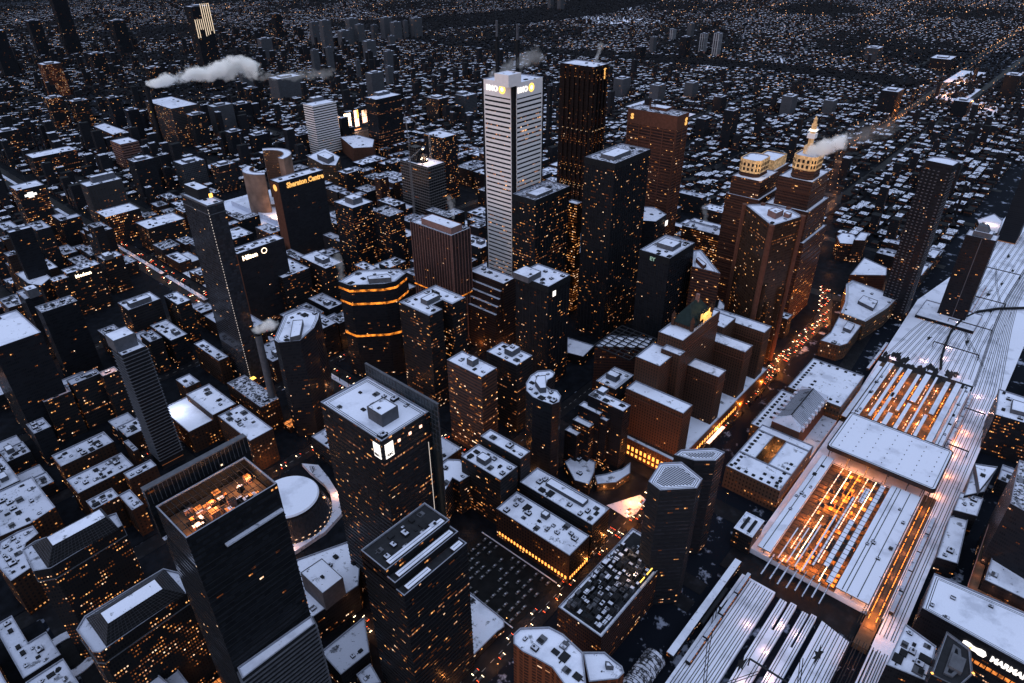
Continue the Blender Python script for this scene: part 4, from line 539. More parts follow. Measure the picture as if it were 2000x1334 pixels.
MATS = {}
def facade(name, wall, glass, bay=1.6, fl=3.8, pier=.25, span=.4, lit=.1, row=.0, E=1.6, col=(1, .25, .035), rough=.25, clump=.6, refl=.35, zmax=9999, vary=.25):
    t = NT(name); uv = t.n('ShaderNodeUVMap').outputs[0]; x, y, _ = t.sep(uv)
    seed = t.M('MULTIPLY', t.n('ShaderNodeObjectInfo').outputs['Random'], 91.0)
    u = t.M('DIVIDE', x, bay); v = t.M('DIVIDE', y, fl); cu = t.M('FLOOR', u); cv = t.M('FLOOR', v)
    fu = t.M('FRACT', u); fv = t.M('FRACT', v)
    mask = t.M('MULTIPLY', t.M('GREATER_THAN', fu, pier), t.M('GREATER_THAN', fv, span)); lmask = t.M('MULTIPLY', mask, t.M('LESS_THAN', fv, min(.97, span+.33)))
    cg = t.M('FLOOR', t.M('ADD', t.M('DIVIDE', cu, 2.4), t.M('MULTIPLY', t.white(t.comb(3.1, cv, seed)), 5.0))); r = t.white(t.comb(cg, cv, seed)); r2 = t.white(t.comb(cv, cu, t.M('ADD', seed, 7.3)))
    nz = t.noise(t.comb(t.M('MULTIPLY', cu, .11), t.M('MULTIPLY', cv, .17), seed), 1.0, 3.0)
    th = t.M('MULTIPLY', t.ramp(nz, .5 - .14*clump, .5 + .16*clump, .05, 1.8), lit)
    on = t.M('LESS_THAN', r, th)
    rr = t.M('MULTIPLY', t.M('LESS_THAN', t.white(t.comb(0.0, cv, seed)), row), t.M('LESS_THAN', t.white(t.comb(t.M('FLOOR', t.M('DIVIDE', cu, 6.0)), cv, seed)), .6))
    on = t.M('MAXIMUM', on, t.M('MULTIPLY', rr, t.M('LESS_THAN', r2, .8)))
    shop = t.M('MULTIPLY', t.M('LESS_THAN', y, 7.5), t.M('LESS_THAN', r, .30)); on = t.M('MAXIMUM', on, shop)  # shop: added lit cells standing in for street glow at tower feet
    part = t.M('LESS_THAN', t.M('ADD', fu, -pier), t.M('ADD', t.M('MULTIPLY', r2, .8), .25))
    hot = t.M('ADD', .07, t.M('MULTIPLY', t.M('POWER', r2, 4.0), 1.7))
    st = t.M('MULTIPLY', t.M('MULTIPLY', t.M('MULTIPLY', on, lmask), hot), E*1.15)
    dirt = t.noise(t.pos(), .05, 3.0)
    wl = t.mix(t.ramp(dirt, .3, .7, 0.0, vary), wall, tuple(c*.45 for c in wall))
    gl = t.mix(t.M('MULTIPLY', r, .8), glass, tuple(c*2.2 for c in glass))
    t.base(t.mix(mask, wl, gl), t.M('ADD', t.M('MULTIPLY', t.M('SUBTRACT', 1.0, mask), .8-rough), rough), 0.0, refl*.16)
    t.emit(t.mix(t.M('POWER', r2, 3.0), col, t.mix(t.M('GREATER_THAN', r, lit*.8), (1, .50, .17), (1, .74, .5))), st)
    MATS[name] = t.m; return t.m
_f = facade
def facade(name, wall, glass, *a, **k):
    q = k.pop('q', .55 if max(wall) < .3 else .8); a = list(a)
    if a[0] < 20 and name not in ('farwhite', 'brownwall', 'lit', 'lit2', 'frame'): a[0] *= .78; a[1] *= .92
    if len(a) > 4: a[4] *= 1.12
    k['E'] = k.get('E', 1.6)*.62
    _f(name, tuple(c*q for c in wall), tuple(c*.7 for c in glass), *a, **k)
D = (.016, .018, .024); G_ = (.010, .012, .017)
facade('black', D, G_, 1.6, 3.8, .3, .4, .10)
facade('blacklit', D, G_, 1.6, 3.8, .3, .4, .24, .03, clump=1)
facade('blackdim', (.022, .025, .034), G_, 1.8, 3.6, .3, .4, .035)
facade('maroon', (.024, .016, .016), (.008, .008, .01), 1.6, 3.8, .4, .4, .17, E=1.1, col=(1, .22, .04))
facade('copper', (.125, .055, .042), (.016, .014, .017), 1.7, 3.9, .18, .42, .10, .03, col=(1, .25, .04))
facade('gold', (.055, .03, .022), (.03, .018, .013), 1.5, 3.8, .15, .35, .09, .03, E=1.3, rough=.2, refl=.7)
facade('fins', (.10, .058, .055), (.014, .014, .019), 2.4, 3.8, .35, .15, .03)
facade('white', (.02, .02, .025), (.012, .013, .018), 1.5, 5.2, .06, .3, .22, .0, E=1.5, col=(1, .30, .09), clump=.9, vary=.12)
facade('lit', (.075, .045, .035), G_, 2.1, 3.4, .35, .4, .62, E=1.9, clump=.3)
facade('lit2', (.03, .03, .036), G_, 2.6, 4.2, .5, .5, .55, E=2, clump=.4)
facade('lit3', (.03, .03, .036), G_, 3, 3.4, .3, .45, .30, .10, E=1.6)
facade('browndim', (.06, .036, .032), G_, 1.8, 3.8, .3, .45, .08, .02)
facade('brown', (.07, .038, .034), G_, 2.0, 3.8, .4, .45, .14)
facade('brownst', (.115, .056, .045), (.02, .015, .015), 2.3, 3.7, .30, .42, .12, .03, col=(1, .27, .04))
facade('brownwall', (.13, .065, .05), G_, 9, 9, .9, .8, .05)
facade('litbrown', (.10, .05, .04), G_, 2.6, 3.6, .4, .45, .6, E=1.1, col=(1, .2, .05), clump=.3)
facade('dimlit', (.035, .033, .037), G_, 1.9, 3.8, .3, .45, .12, .03)
facade('litrow', (.028, .026, .03), G_, 1.9, 3.8, .2, .5, .17, .13, E=1.3)
facade('litrow2', (.03, .03, .035), G_, 2.3, 3.8, .3, .5, .16, .08, E=1.6)
facade('bandlit', (.125, .068, .058), (.02, .02, .024), 2.2, 4.0, .12, .5, .16, .16, E=1.9)
facade('rows', (.02, .022, .028), G_, 1.6, 3.8, .1, .5, .06, .28, E=1.3)
facade('hotel', (.03, .032, .042), (.016, .018, .024), 2.4, 2.9, .45, .35, .012)
facade('glass', (.03, .033, .043), (.022, .025, .034), 1.5, 3.3, .08, .2, .012, rough=.12, refl=.8)
facade('rbc', (.024, .025, .032), (.016, .017, .022), 1.5, 4.0, .08, .3, .15, .03, E=1.1, col=(1, .24, .05), clump=1, refl=.6)
facade('telus', (.018, .019, .024), (.010, .011, .015), 2.0, 3.8, .12, .45, .12, .03, E=1.3, col=(1, .26, .05), clump=.9)
facade('ritz', (.015, .017, .022), (.012, .014, .019), 1.5, 3.6, .06, .35, .014, refl=.5, rough=.2)
facade('stone', (.125, .064, .046), (.014, .014, .016), 3.4, 3.6, .62, .42, .03, E=1.4)
facade('stone2', (.10, .075, .062), (.014, .014, .016), 4.0, 5.0, .6, .5, .22, E=1.3)
facade('hex', (.032, .034, .042), (.018, .019, .025), 1.6, 3.7, .1, .45, .035)
facade('arcade', (.07, .04, .032), G_, 3.6, 3.9, .55, .5, .10, E=1.6)
facade('brick', (.06, .036, .03), (.014, .014, .016), 4.2, 3.9, .55, .5, .28, E=1.3)
facade('condo', (.024, .022, .026), G_, 2.8, 3.1, .3, .4, .17, E=1.5)
facade('orange', (.25, .085, .045), (.04, .02, .016), 6.5, 3.0, .42, .35, .02)
facade('slat', (.030, .033, .043), (.012, .014, .018), 60, 3.1, .0, .80, .0)
facade('slatroof', (.12, .12, .14), (.02, .02, .025), 80, 2.2, .0, .7, .0)
facade('concrete', (.06, .063, .075), (.03, .028, .03), 7, 3.6, .6, .4, .2, E=.9, col=(1, .22, .05))
facade('dotlit', (.026, .026, .031), G_, 2.3, 3.5, .5, .5, .40, E=1.5, clump=.5)
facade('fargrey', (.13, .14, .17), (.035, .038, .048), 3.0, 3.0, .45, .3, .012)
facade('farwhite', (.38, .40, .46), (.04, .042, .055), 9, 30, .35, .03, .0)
facade('whitebands', (.45, .44, .48), (.02, .022, .03), 3.0, 3.9, .05, .5, .14, E=1.3, col=(1, .3, .08))
facade('grid', (.10, .11, .135), (.02, .022, .028), 4.0, 4.0, .3, .3, .06)
facade('frame', (.12, .12, .13), (.008, .009, .012), 5.0, 4.5, .14, .12, .03, E=1.6, clump=1)
facade('plume', (.075, .07, .08), G_, 2.8, 3.8, .35, .4, .30, E=1.0)
facade('concave', (.16, .10, .08), (.03, .02, .016), 2.8, 3.4, .6, .55, .25, E=1.2)
facade('fillA', (.028, .030, .038), G_, 1.9, 3.6, .4, .5, .13, .03)
facade('fillB', (.055, .036, .032), G_, 2.8, 3.8, .5, .5, .17, .0)
facade('fillC', (.022, .024, .030), G_, 1.8, 3.6, .25, .4, .08)
facade('farwall', (.030, .032, .042), G_, 3.2, 3.6, .5, .5, .05, E=1.2)

def snow(name, dark=.34, a=(.60, .645, .80), b=(.33, .36, .47), spots=True):
    t = NT(name); p = t.pos()
    n1 = t.noise(p, .045, 5.0, .6); n2 = t.noise(p, .35, 3.0, .6); n3 = t.noise(p, 1.3, 2.0)
    c = t.mix(t.ramp(n1, .52, .66, 0.0, .55), a, b)
    c = t.mix(t.ramp(n3, .3, .7, 0.0, .14), c, b)
    if spots and dark > .12:
        n4 = t.noise(p, .11, 6.0, .66); c = t.mix(t.ramp(n4, .64-dark*.16, .70-dark*.15, 0.0, .80), c, (.05, .055, .07))
    if spots: c = t.mix(t.ramp(n2, .80-dark*.45, .83-dark*.42, 0.0, .97), c, (.02, .022, .028))
    t.base(c, .75, 0, .08)
    bm = t.n('ShaderNodeBump'); bm.inputs['Strength'].default_value = .35; bm.inputs['Distance'].default_value = .4
    t.inp(bm.inputs['Height'], n3); t.t.links.new(bm.outputs[0], t.b.inputs['Normal'])
    MATS[name] = t.m; return t.m
snow('snow_far', .62); snow('snow', .26); snow('snow_rail', .1, b=(.24, .27, .36)); snow('snow_patch', .12, b=(.27, .30, .40)); snow('snow_melt', .66, (.45, .48, .6), (.16, .17, .21)); snow('snow_clean', 0, spots=False)
snow('snow_dull', .34, (.42, .455, .58), (.2, .22, .28)); snow('snow_pinklit', 0, (.46, .36, .40), (.3, .24, .27), spots=False)  # pink roof snow has the floodlight's tint put into its colour
def plain(name, col, rough=.7, metal=0.0, spec=.04, var=.3, sc_=.3):
    t = NT(name); c = t.mix(t.ramp(t.noise(t.pos(), sc_, 4.0), .3, .7), col, tuple(k*(1-var) for k in col)); t.base(c, rough, metal, spec); MATS[name] = t.m; return t.m
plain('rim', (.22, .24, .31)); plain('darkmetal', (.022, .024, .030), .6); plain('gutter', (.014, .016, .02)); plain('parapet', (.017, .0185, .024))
plain('unit', (.018, .020, .025)); plain('unitgrey', (.09, .097, .12)); plain('copperroof', (.018, .030, .032), .6); plain('pinkbox', (.20, .12, .115))
plain('finlight', (.17, .10, .095)); plain('concretelight', (.17, .165, .18)); plain('steel', (.08, .08, .095), .5); plain('bareped', (.10, .045, .034), .5)
plain('bark', (.018, .017, .02)); plain('twig', (.011, .012, .016)); plain('carpaint', (.03, .032, .04), .35, 0, .5); plain('carsnow', (.3, .32, .4)); plain('rail', (.02, .022, .028), .6)
plain('whitepanel', (.72, .70, .74), .4, 0, .4, .1); plain('sail', (.018, .026, .034), .3, 0, .3); plain('parapet2', (.085, .09, .11)); plain('balconyedge', (.085, .092, .115)); plain('brownpanel', (.085, .040, .03))
plain('_ow', (.25, .085, .045)); plain('platform', (.075, .055, .042)); plain('asphalt', (.009, .010, .012), .6, 0, .03, .5, .15); plain('kerb', (.12, .12, .13)); plain('paint', (.35, .35, .36))
def glow(name, col, st, tex=0):
    t = NT(name); t.base(tuple(c*.5 for c in col), .5)
    if tex: t.emit(col, t.M('MULTIPLY', t.ramp(t.noise(t.pos(), tex, 3.0, .7), .42, .66, .02, 1.6), st))
    else: t.emit(col, st)
    MATS[name] = t.m; return t.m
glow('g_orange', (1, .27, .04), 3.0); glow('g_amber', (1, .42, .08), 3.2); glow('g_white', (1, .93, .86), 1.5); glow('g_pink', (1, .55, .40), 2.2); glow('g_yellow', (1, .60, .10), 2.2)
glow('g_gold', (1, .50, .13), 1.1); glow('g_green', (.35, .55, .45), .35); glow('g_red', (1, .09, .02), 5.0); glow('g_head', (1, .74, .45), 9.0); glow('g_soft', (1, .30, .06), .9, .22); glow('g_band', (1, .28, .03), 1.1, .16)
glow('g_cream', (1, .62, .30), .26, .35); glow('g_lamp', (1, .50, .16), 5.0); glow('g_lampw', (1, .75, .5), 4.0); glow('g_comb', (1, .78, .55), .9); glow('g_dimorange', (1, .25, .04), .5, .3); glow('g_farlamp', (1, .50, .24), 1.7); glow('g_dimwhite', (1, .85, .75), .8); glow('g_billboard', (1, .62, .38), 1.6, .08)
glow('g_pane', (1, .30, .05), 1.5, .35); glow('g_arcade', (1, .36, .07), 2.4)
# ------------------------------------------------------------------ meshes
def tag(o, label=None, cat=None, group=None, kind=None):
    if label: o['label'] = label
    if cat: o['category'] = cat
    if group: o['group'] = group
    if kind: o['kind'] = kind
    return o
def empty(name, loc, label=None, cat=None, group=None, rz=0):
    o = bpy.data.objects.new(name, None); COL.objects.link(o); o.location = loc; o.rotation_euler = (0, 0, rz); o.empty_display_size = 2
    return tag(o, label, cat, group)
class MB:
    def __init__(s): s.v = []; s.f = []; s.uv = []; s.mi = []; s.cur = 0
    def face(s, pts, uv=None):
        i = len(s.v); s.v += [tuple(p) for p in pts]; s.f.append(tuple(range(i, i+len(pts)))); s.mi.append(s.cur)
        s.uv += uv if uv else [(p[0], p[1]) for p in pts]
    def walls(s, P, z0, z1, flip=False):
        u = 0.0; n = len(P)
        for i in range(n):
            a, b = P[i], P[(i+1) % n]; L = math.dist(a, b)
            q = [(a[0], a[1], z0), (b[0], b[1], z0), (b[0], b[1], z1), (a[0], a[1], z1)]; w = [(u, z0), (u+L, z0), (u+L, z1), (u, z1)]
            if flip: q = q[::-1]; w = w[::-1]
            s.face(q, w); u += L + 1.7
    def cap(s, P, z, up=True):
        q = [(x, y, z) for x, y in P]
        s.face(q if up else q[::-1])
    def prism(s, P, z0, z1, bottom=False):
        s.walls(P, z0, z1); s.cap(P, z1)
        if bottom: s.cap(P, z0, False)
    def box(s, x0, x1, y0, y1, z0, z1): s.prism([(x0, y0), (x1, y0), (x1, y1), (x0, y1)], z0, z1, True)
    def ring(s, P, w, z0, z1, out=False):
        Q = inset(P, -w if out else w)
        O, I = (Q, P) if out else (P, Q); n = len(P)
        s.walls(O, z0, z1); s.walls(I, z0, z1, True)
        for i in range(n):
            j = (i+1) % n
            s.face([(*O[i], z1), (*O[j], z1), (*I[j], z1), (*I[i], z1)])
            if out: s.face([(*O[i], z0), (*I[i], z0), (*I[j], z0), (*O[j], z0)])
    def frustum(s, P, z0, Q, z1, cap=True):
        n = len(P)
        for i in range(n):
            j = (i+1) % n; L = math.dist(P[i], P[j])
            s.face([(*P[i], z0), (*P[j], z0), (*Q[j], z1), (*Q[i], z1)], [(0, z0), (L, z0), (L, z1), (0, z1)])
        if cap: s.cap(Q, z1)
    def beam(s, a, b, w):
        a, b = Vector(a), Vector(b); d = (b-a).normalized(); up = Vector((0, 0, 1)) if abs(d.z) < .9 else Vector((1, 0, 0))
        x = d.cross(up).normalized()*w/2; y = d.cross(x).normalized()*w/2
        A = [a+x+y, a-x+y, a-x-y, a+x-y]; B = [p+(b-a) for p in A]
        for i in range(4): s.face([A[i], A[(i+1) % 4], B[(i+1) % 4], B[i]][::-1])
        s.face(A); s.face(B[::-1])
    def build(s, name, mats, parent=None, kind=None, loc=None):
        if not isinstance(mats, (list, tuple)): mats = [mats]
        m = bpy.data.meshes.new(name); m.from_pydata(s.v, [], s.f); uvl = m.uv_layers.new(name='UVMap')
        uvl.data.foreach_set('uv', [c for p in s.uv for c in p])
        for k in mats: m.materials.append(MATS[k])
        m.polygons.foreach_set('material_index', s.mi); m.update()
        o = bpy.data.objects.new(name, m); COL.objects.link(o)
        if parent: o.parent = parent
        if loc: o.location = loc
        if kind: o['kind'] = kind
        return o
def inset(P, w):
    n = len(P); R = []
    for i in range(n):
        p0, p1, p2 = Vector(P[i-1]), Vector(P[i]), Vector(P[(i+1) % n])
        d1 = (p1-p0).normalized(); d2 = (p2-p1).normalized(); n1 = Vector((-d1.y, d1.x)); n2 = Vector((-d2.y, d2.x))
        k = n1+n2; dd = max(k.dot(k)/2, .25); o = k/dd; q = p1+o*w
        R.append((q.x, q.y))
    return R
def center(P): return (sum(p[0] for p in P)/len(P), sum(p[1] for p in P)/len(P))
def sub(P, c): return [(x-c[0], y-c[1]) for x, y in P]
def inside(x, y, P):
    c = False
    for i in range(len(P)):
        x1, y1 = P[i]; x2, y2 = P[i-1]
        if (y1 > y) != (y2 > y) and x < (x2-x1)*(y-y1)/(y2-y1)+x1: c = not c
    return c
def circle(x, y, r, n=24, a0=0.0, a1=2*math.pi, close=False):
    k = n if not close else n+1
    return [(x+r*math.cos(a0+(a1-a0)*i/n), y+r*math.sin(a0+(a1-a0)*i/n)) for i in range(k)]
def text(parent, s, loc, face, size, mat, name='sign', bold=.12, sx=1.0):
    cu = bpy.data.curves.new('sign_text', 'FONT'); cu.body = s; cu.size = size; cu.extrude = .15; cu.offset = size*bold*.12; cu.resolution_u = 2
    tmp = bpy.data.objects.new('sign_text', cu); COL.objects.link(tmp)
    dg = bpy.context.evaluated_depsgraph_get(); me = bpy.data.meshes.new_from_object(tmp.evaluated_get(dg)); bpy.data.objects.remove(tmp)
    me.materials.clear(); me.materials.append(MATS[mat])
    o = bpy.data.objects.new(name, me); COL.objects.link(o); o.parent = parent; o.location = loc; o.scale = (sx, 1, 1)
    o.rotation_euler = (math.pi/2, 0, 0) if face == 'S' else (math.pi/2, 0, -math.pi/2)
    return o
def lamp(x, y, z, w, col=(1, .42, .12), r=1.0, name='lamp_light'):
    w *= {'roof_floodlight': 1.6, 'platform_lamp': 5.5, 'track_lamp': 3.6, 'yard_lamp': 3.4, 'street_light': 6.5}.get(name, 2.4)
    l = bpy.data.lights.new(name, 'POINT'); l.energy = w; l.color = col; l.shadow_soft_size = r
    o = bpy.data.objects.new(name, l); COL.objects.link(o); o.location = (x, y, z); o['kind'] = 'structure'; return o
# ------------------------------------------------------------------ ground, roads, snow
def gmat():
    t = NT('ground_mat'); p = t.pos(); x, y, _ = t.sep(p)
    d = t.M('SQRT', t.M('ADD', t.M('MULTIPLY', x, x), t.M('MULTIPLY', y, y)))
    q = t.n('ShaderNodeMapping'); q.inputs['Scale'].default_value = (1, 1.0, 1); t.inp(q.inputs[0], p)
    n1 = t.noise(q.outputs[0], .06, 4.0, .65); n2 = t.noise(p, .004, 3.0, .6)
    sn = t.M('MULTIPLY', t.ramp(n1, .58, .66), t.ramp(n2, .40, .6, .25, 1.0))
    c = t.mix(sn, (.005, .007, .012), (.28, .32, .44)); t.base(c, .85, 0, .03); MATS['ground'] = t.m
gmat()
b = MB(); b.face([(-3000, -6000, -.4), (26000, -6000, -.4), (26000, 26000, -.4), (-3000, 26000, -.4)]); b.build('ground', 'ground', kind='structure')
def roadmat():
    t = NT('road_mat'); p = t.pos(); n1 = t.noise(p, .10, 5.0, .7); n2 = t.noise(p, .8, 2.0)
    c = t.mix(t.ramp(n1, .5, .75, 0, .8), (.006, .0068, .0095), (.020, .022, .030)); t.base(c, t.ramp(n2, .3, .7, .35, .75), 0, .06); MATS['road'] = t.m
roadmat()
EWR = [(205, 9), (345, 8), (495, 8), (615, 7), (735, 7), (865, 8), (1090, 6), (1300, 8), (1450, 5), (1600, 7), (1905, 8), (2400, 7), (2960, 8)]
NSR = [(-525, 12), (-350, 7), (-190, 7), (0, 7), (150, 8), (430, 9), (665, 9), (905, 9), (1110, 7), (1330, 8), (1560, 7), (1880, 8)]
b = MB()
for t0, hw in EWR:
    e = 812 if t0 == 205 else 6500
    b.face([(-700, t0-hw, .0), (e, t0-hw, .0), (e, t0+hw, .0), (-700, t0+hw, .0)])
for L0, hw in (([(809, 196), (914, 229), (1039, 270), (1220, 329), (1465, 404), (1656, 447), (1923, 446), (2927, 458)], 11), ([(700, 140), (850, 149), (1113, 182), (1325, 204), (1658, 226), (1823, 272)], 7)):
    for (xa, ya), (xb, yb) in zip(L0, L0[1:]): b.face([(xa, ya-hw, .05), (xb, yb-hw, .05), (xb, yb+hw, .05), (xa, ya+hw, .05)])
b.build('streets_east_west', 'road', kind='structure')
b = MB()
for s0, hw in NSR: b.face([(s0-hw, 120, .02), (s0+hw, 120, .02), (s0+hw, 6000, .02), (s0-hw, 6000, .02)])
b.face([(318-4, 120, .02), (327, 120, .02), (327, 1905, .02), (314, 1905, .02)]); b.face([(335, 120, .02), (348, 120, .02), (348, 1905, .02), (335, 1905, .02)])
b.build('avenues', 'road', kind='structure')
b = MB()
for t0 in range(370, 1860, 1):
    if t0 in (370, 505, 625, 745, 880, 1010, 1310, 1460, 1610): b.box(328, 334, t0, t0+{370: 112, 505: 98, 625: 98, 745: 108, 880: 118, 1010: 270, 1310: 130, 1460: 130, 1610: 250}[t0], -.3, .35)
b.build('avenue_median', 'snow_dull', kind='structure')
b = MB()
for t0, hw in EWR[:7]:
    for s in range(160, 1300, 9):
        if all(abs(s-x) > 14 for x, _ in NSR): b.face([(s, t0-.15, .024), (s+4, t0-.15, .024), (s+4, t0+.15, .024), (s, t0+.15, .024)])
for cs in (150, 430, 665):
    for k in range(6):
        for sg in (-1, 1):
            x = cs+sg*12; b.face([(x-1.6, 197.5+k*2.6, .028), (x+1.6, 197.5+k*2.6, .028), (x+1.6, 198.7+k*2.6, .028), (x-1.6, 198.7+k*2.6, .028)])
b.build('road_markings', 'paint', kind='structure')
# pavements with kerbs, one raised slab per city block
def pave():
    b = MB(); xs = [-525, -350, -190, 0, 150, 330, 430, 665, 905, 1110, 1330, 1560, 1880]; ys = [205, 345, 495, 615, 735, 865, 1090, 1300, 1450, 1600, 1905]
    for i in range(len(xs)-1):
        for j in range(len(ys)-1):
            h0 = 19 if xs[i] == 330 else 9; h1 = 19 if xs[i+1] == 330 else 9
            b.box(xs[i]+h0, xs[i+1]-h1, ys[j]+9, ys[j+1]-9, -.3, .14)
    return b
plain('pavement', (.008, .010, .015), .8, 0, .03, .6, .12)
pave().build('pavements', 'pavement', kind='structure')
def sheet(name, P, z, mat, z0=None):
    b = MB()
    if z0 is None: b.cap(P, z)
    else: b.prism(P, z0, z)
    return b.build(name, mat, kind='structure')
R_ = lambda a, b_, c, d: [(a, c), (b_, c), (b_, d), (a, d)]
sheet('park_snow', [(350, 905), (462, 925), (462, 1075), (352, 1080)], .3, 'snow', -.3)
sheet('square_snow', R_(520, 645, 1035, 1235), .25, 'snow', -.3)
sheet('civic_podium', R_(552, 640, 1045, 1200), 10, 'snow', 0)
sheet('snowfield', [(3270, 2340), (3520, 2560), (3680, 2300), (3620, 2060), (3380, 2050)], .6, 'snow_clean', -.3)
for i, P in enumerate([R_(2380, 2620, 350, 430), R_(2680, 2950, 395, 470), R_(2250, 2420, 250, 330), R_(2900, 3300, 180, 300), R_(2500, 2700, 180, 290), R_(1700, 1840, 1040, 1080), R_(1640, 1760, 880, 960), R_(2700, 2860, 1000, 1120), R_(4000, 4300, 2500, 2600), R_(2700, 2900, 3650, 3760), R_(2350, 2500, 1150, 1230)]):
    sheet('snow_lot', P, .5, 'snow', -.3)
# ------------------------------------------------------------------ buildings
RNG = random.Random(11)
PROTO = {}
def unit_mesh(k):
    if k in PROTO: return PROTO[k]
    r = random.Random(k); b = MB(); w, d, h = r.uniform(1.6, 3.6), r.uniform(1.4, 3.0), r.uniform(.9, 2.2)
    b.box(-w, w, -d, d, 0, h); b.cur = 1; b.face([(-w+.3, -d+.3, h+.06), (w-.3 if k % 3 else 0, -d+.3, h+.06), (w-.3 if k % 3 else 0, d-.3, h+.06), (-w+.3, d-.3, h+.06)]); b.cur = 0
    if k % 2: b.prism(circle(w*.3, 0, min(w, d)*.4, 8), h+.07, h+.7)
    if k % 4 == 1: b.box(w+.4, w+1.8, -.5, .5, 0, .8)
    if k % 4 == 2: b.box(-w-2.5, -w, -.35, .35, .4, 1.0)
    m = bpy.data.meshes.new('roof_unit'); m.from_pydata(b.v, [], b.f)
    m.materials.append(MATS['unit' if k % 3 else 'unitgrey']); m.materials.append(MATS['snow_dull' if k % 2 else 'unit']); m.polygons.foreach_set('material_index', b.mi); m.update()
    PROTO[k] = m; return m
def units(root, P, z, n, avoid=(), r=RNG, sc_=1.0):
    xs = [p[0] for p in P]; ys = [p[1] for p in P]; Q = inset(P, 4.0); k = 0; done = []
    for _ in range(n*30):
        if k >= n: break
        x, y = r.uniform(min(xs), max(xs)), r.uniform(min(ys), max(ys))
        if not inside(x, y, Q) or any(inside(x, y, inset(A, -3.5)) for A in avoid) or any(math.dist((x, y), q) < 5.5 for q in done): continue
        done.append((x, y)); o = bpy.data.objects.new('roof_unit', unit_mesh(r.randrange(12))); COL.objects.link(o); o.parent = root
        o.location = (x, y, z+.02); o.rotation_euler = (0, 0, r.choice((0, math.pi/2))); e = r.uniform(.45, 1.0)*sc_; o.scale = (e, e, e); k += 1
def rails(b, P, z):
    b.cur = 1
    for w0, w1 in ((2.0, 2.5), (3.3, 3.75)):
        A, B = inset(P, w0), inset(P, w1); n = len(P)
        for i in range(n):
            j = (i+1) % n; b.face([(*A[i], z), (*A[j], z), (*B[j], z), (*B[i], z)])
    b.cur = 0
def building(name, label, cat, style, tiers, phs, o, group=None):
    tiers = sorted(tiers, key=lambda t: t[1]); top = tiers[-1]
    c = center(top[2]) if len(tiers) < 4 else center(tiers[0][2]); root = empty(name, (c[0], c[1], 0), label, cat, group)
    for z0, z1, P0 in tiers:
        P = sub(P0, c); b = MB(); b.walls(P, z0-.3 if z0 == 0 else z0, z1+1.1)
        b.build('wall', style, root)
        n = len(P)
        # parapet: inner face and snowy coping
        b = MB(); Q = inset(P, .7)
        b.walls(Q, z1, z1+1.1, True)
        for i in range(n):
            j = (i+1) % n; b.face([(*P[i], z1+1.1), (*P[j], z1+1.1), (*Q[j], z1+1.1), (*Q[i], z1+1.1)])
        b.build('parapet', 'rim', root)
        b = MB(); b.cap(Q, z1)
        m = 'snow_patch' if (o.get('rail') and not o.get('ribs') and not o.get('melt')) else 'snow_dull' if (o.get('dull') or (c[0] < 145 and z1 < 95 and not o.get('flood'))) else 'snow_melt' if o.get('melt') else 'snow_pinklit' if o.get('flood') == 2 else 'snow_clean' if (o.get('flood') or o.get('ribs')) else 'snow'  # low roofs on the left: duller snow puts that side's dimness into colour
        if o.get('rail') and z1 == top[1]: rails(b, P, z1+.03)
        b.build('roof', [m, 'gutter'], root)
        if o.get('units') and z1 == top[1]: units(root, P, z1, o['units'], [sub(q[2], c) for q in phs])
        if o.get('steps'):
            pass
    for k, (z0, z1, P0) in enumerate(phs):
        P = sub(P0, c); b = MB(); b.walls(P, z0, z1+.5); Q = inset(P, .4)
        b.walls(Q, z1, z1+.5, True)
        for i in range(len(P)):
            j = (i+1) % len(P); b.face([(*P[i], z1+.5), (*P[j], z1+.5), (*Q[j], z1+.5), (*Q[i], z1+.5)])
        pm = 'pinkbox' if style in ('fins', 'gold') else 'whitepanel' if style == 'white' else 'brownpanel' if style in ('brownst', 'copper') else 'unitgrey' if k % 2 == 0 and not o.get('ph2') else 'unit'
        ph = b.build('rooftop_machine_room', pm, root); b = MB(); b.cap(Q, z1); b.build('machine_room_roof', 'snow', ph)
        if abs(z1-z0) > 4: units(root, P, z1, 1, sc_=.7)
    P = sub(top[2], c); h = top[1]
    if o.get('piers'):
        b = MB(); n = len(P)
        for i in range(n):
            a, q = P[i], P[(i+1) % n]; L = math.dist(a, q); k = int(L/4.8); d = ((q[0]-a[0])/L, (q[1]-a[1])/L); nn = (d[1], -d[0])
            for j in range(1, k):
                x, y = a[0]+d[0]*L*j/k, a[1]+d[1]*L*j/k
                b.prism([(x, y), (x+nn[0]*.35, y+nn[1]*.35), (x+nn[0]*.35+d[0]*.35, y+nn[1]*.35+d[1]*.35), (x+d[0]*.35, y+d[1]*.35)], 5, h-6)
        b.build('mullions', 'darkmetal', root)
        b = MB(); b.ring(P, .45, h-6, h+1.25, True); b.build('roof_band', 'gutter', root)
    if o.get('finpiers'):
        b = MB(); n = len(P)
        for i in range(n):
            a, q = P[i], P[(i+1) % n]; L = math.dist(a, q); k = int(L/4.4); d = ((q[0]-a[0])/L, (q[1]-a[1])/L); nn = (d[1], -d[0])
            for j in range(0, k+1):
                x, y = a[0]+d[0]*(L-1)*j/k, a[1]+d[1]*(L-1)*j/k
                b.prism([(x, y), (x+nn[0]*.9, y+nn[1]*.9), (x+nn[0]*.9+d[0]*.8, y+nn[1]*.9+d[1]*.8), (x+d[0]*.8, y+d[1]*.8)], 8, h+.9)
        b.build('fins', 'finlight', root)
        b = MB(); b.ring(P, 1.1, h*.47, h*.47+1.0, True); b.build('glowing_band', 'g_band', root)
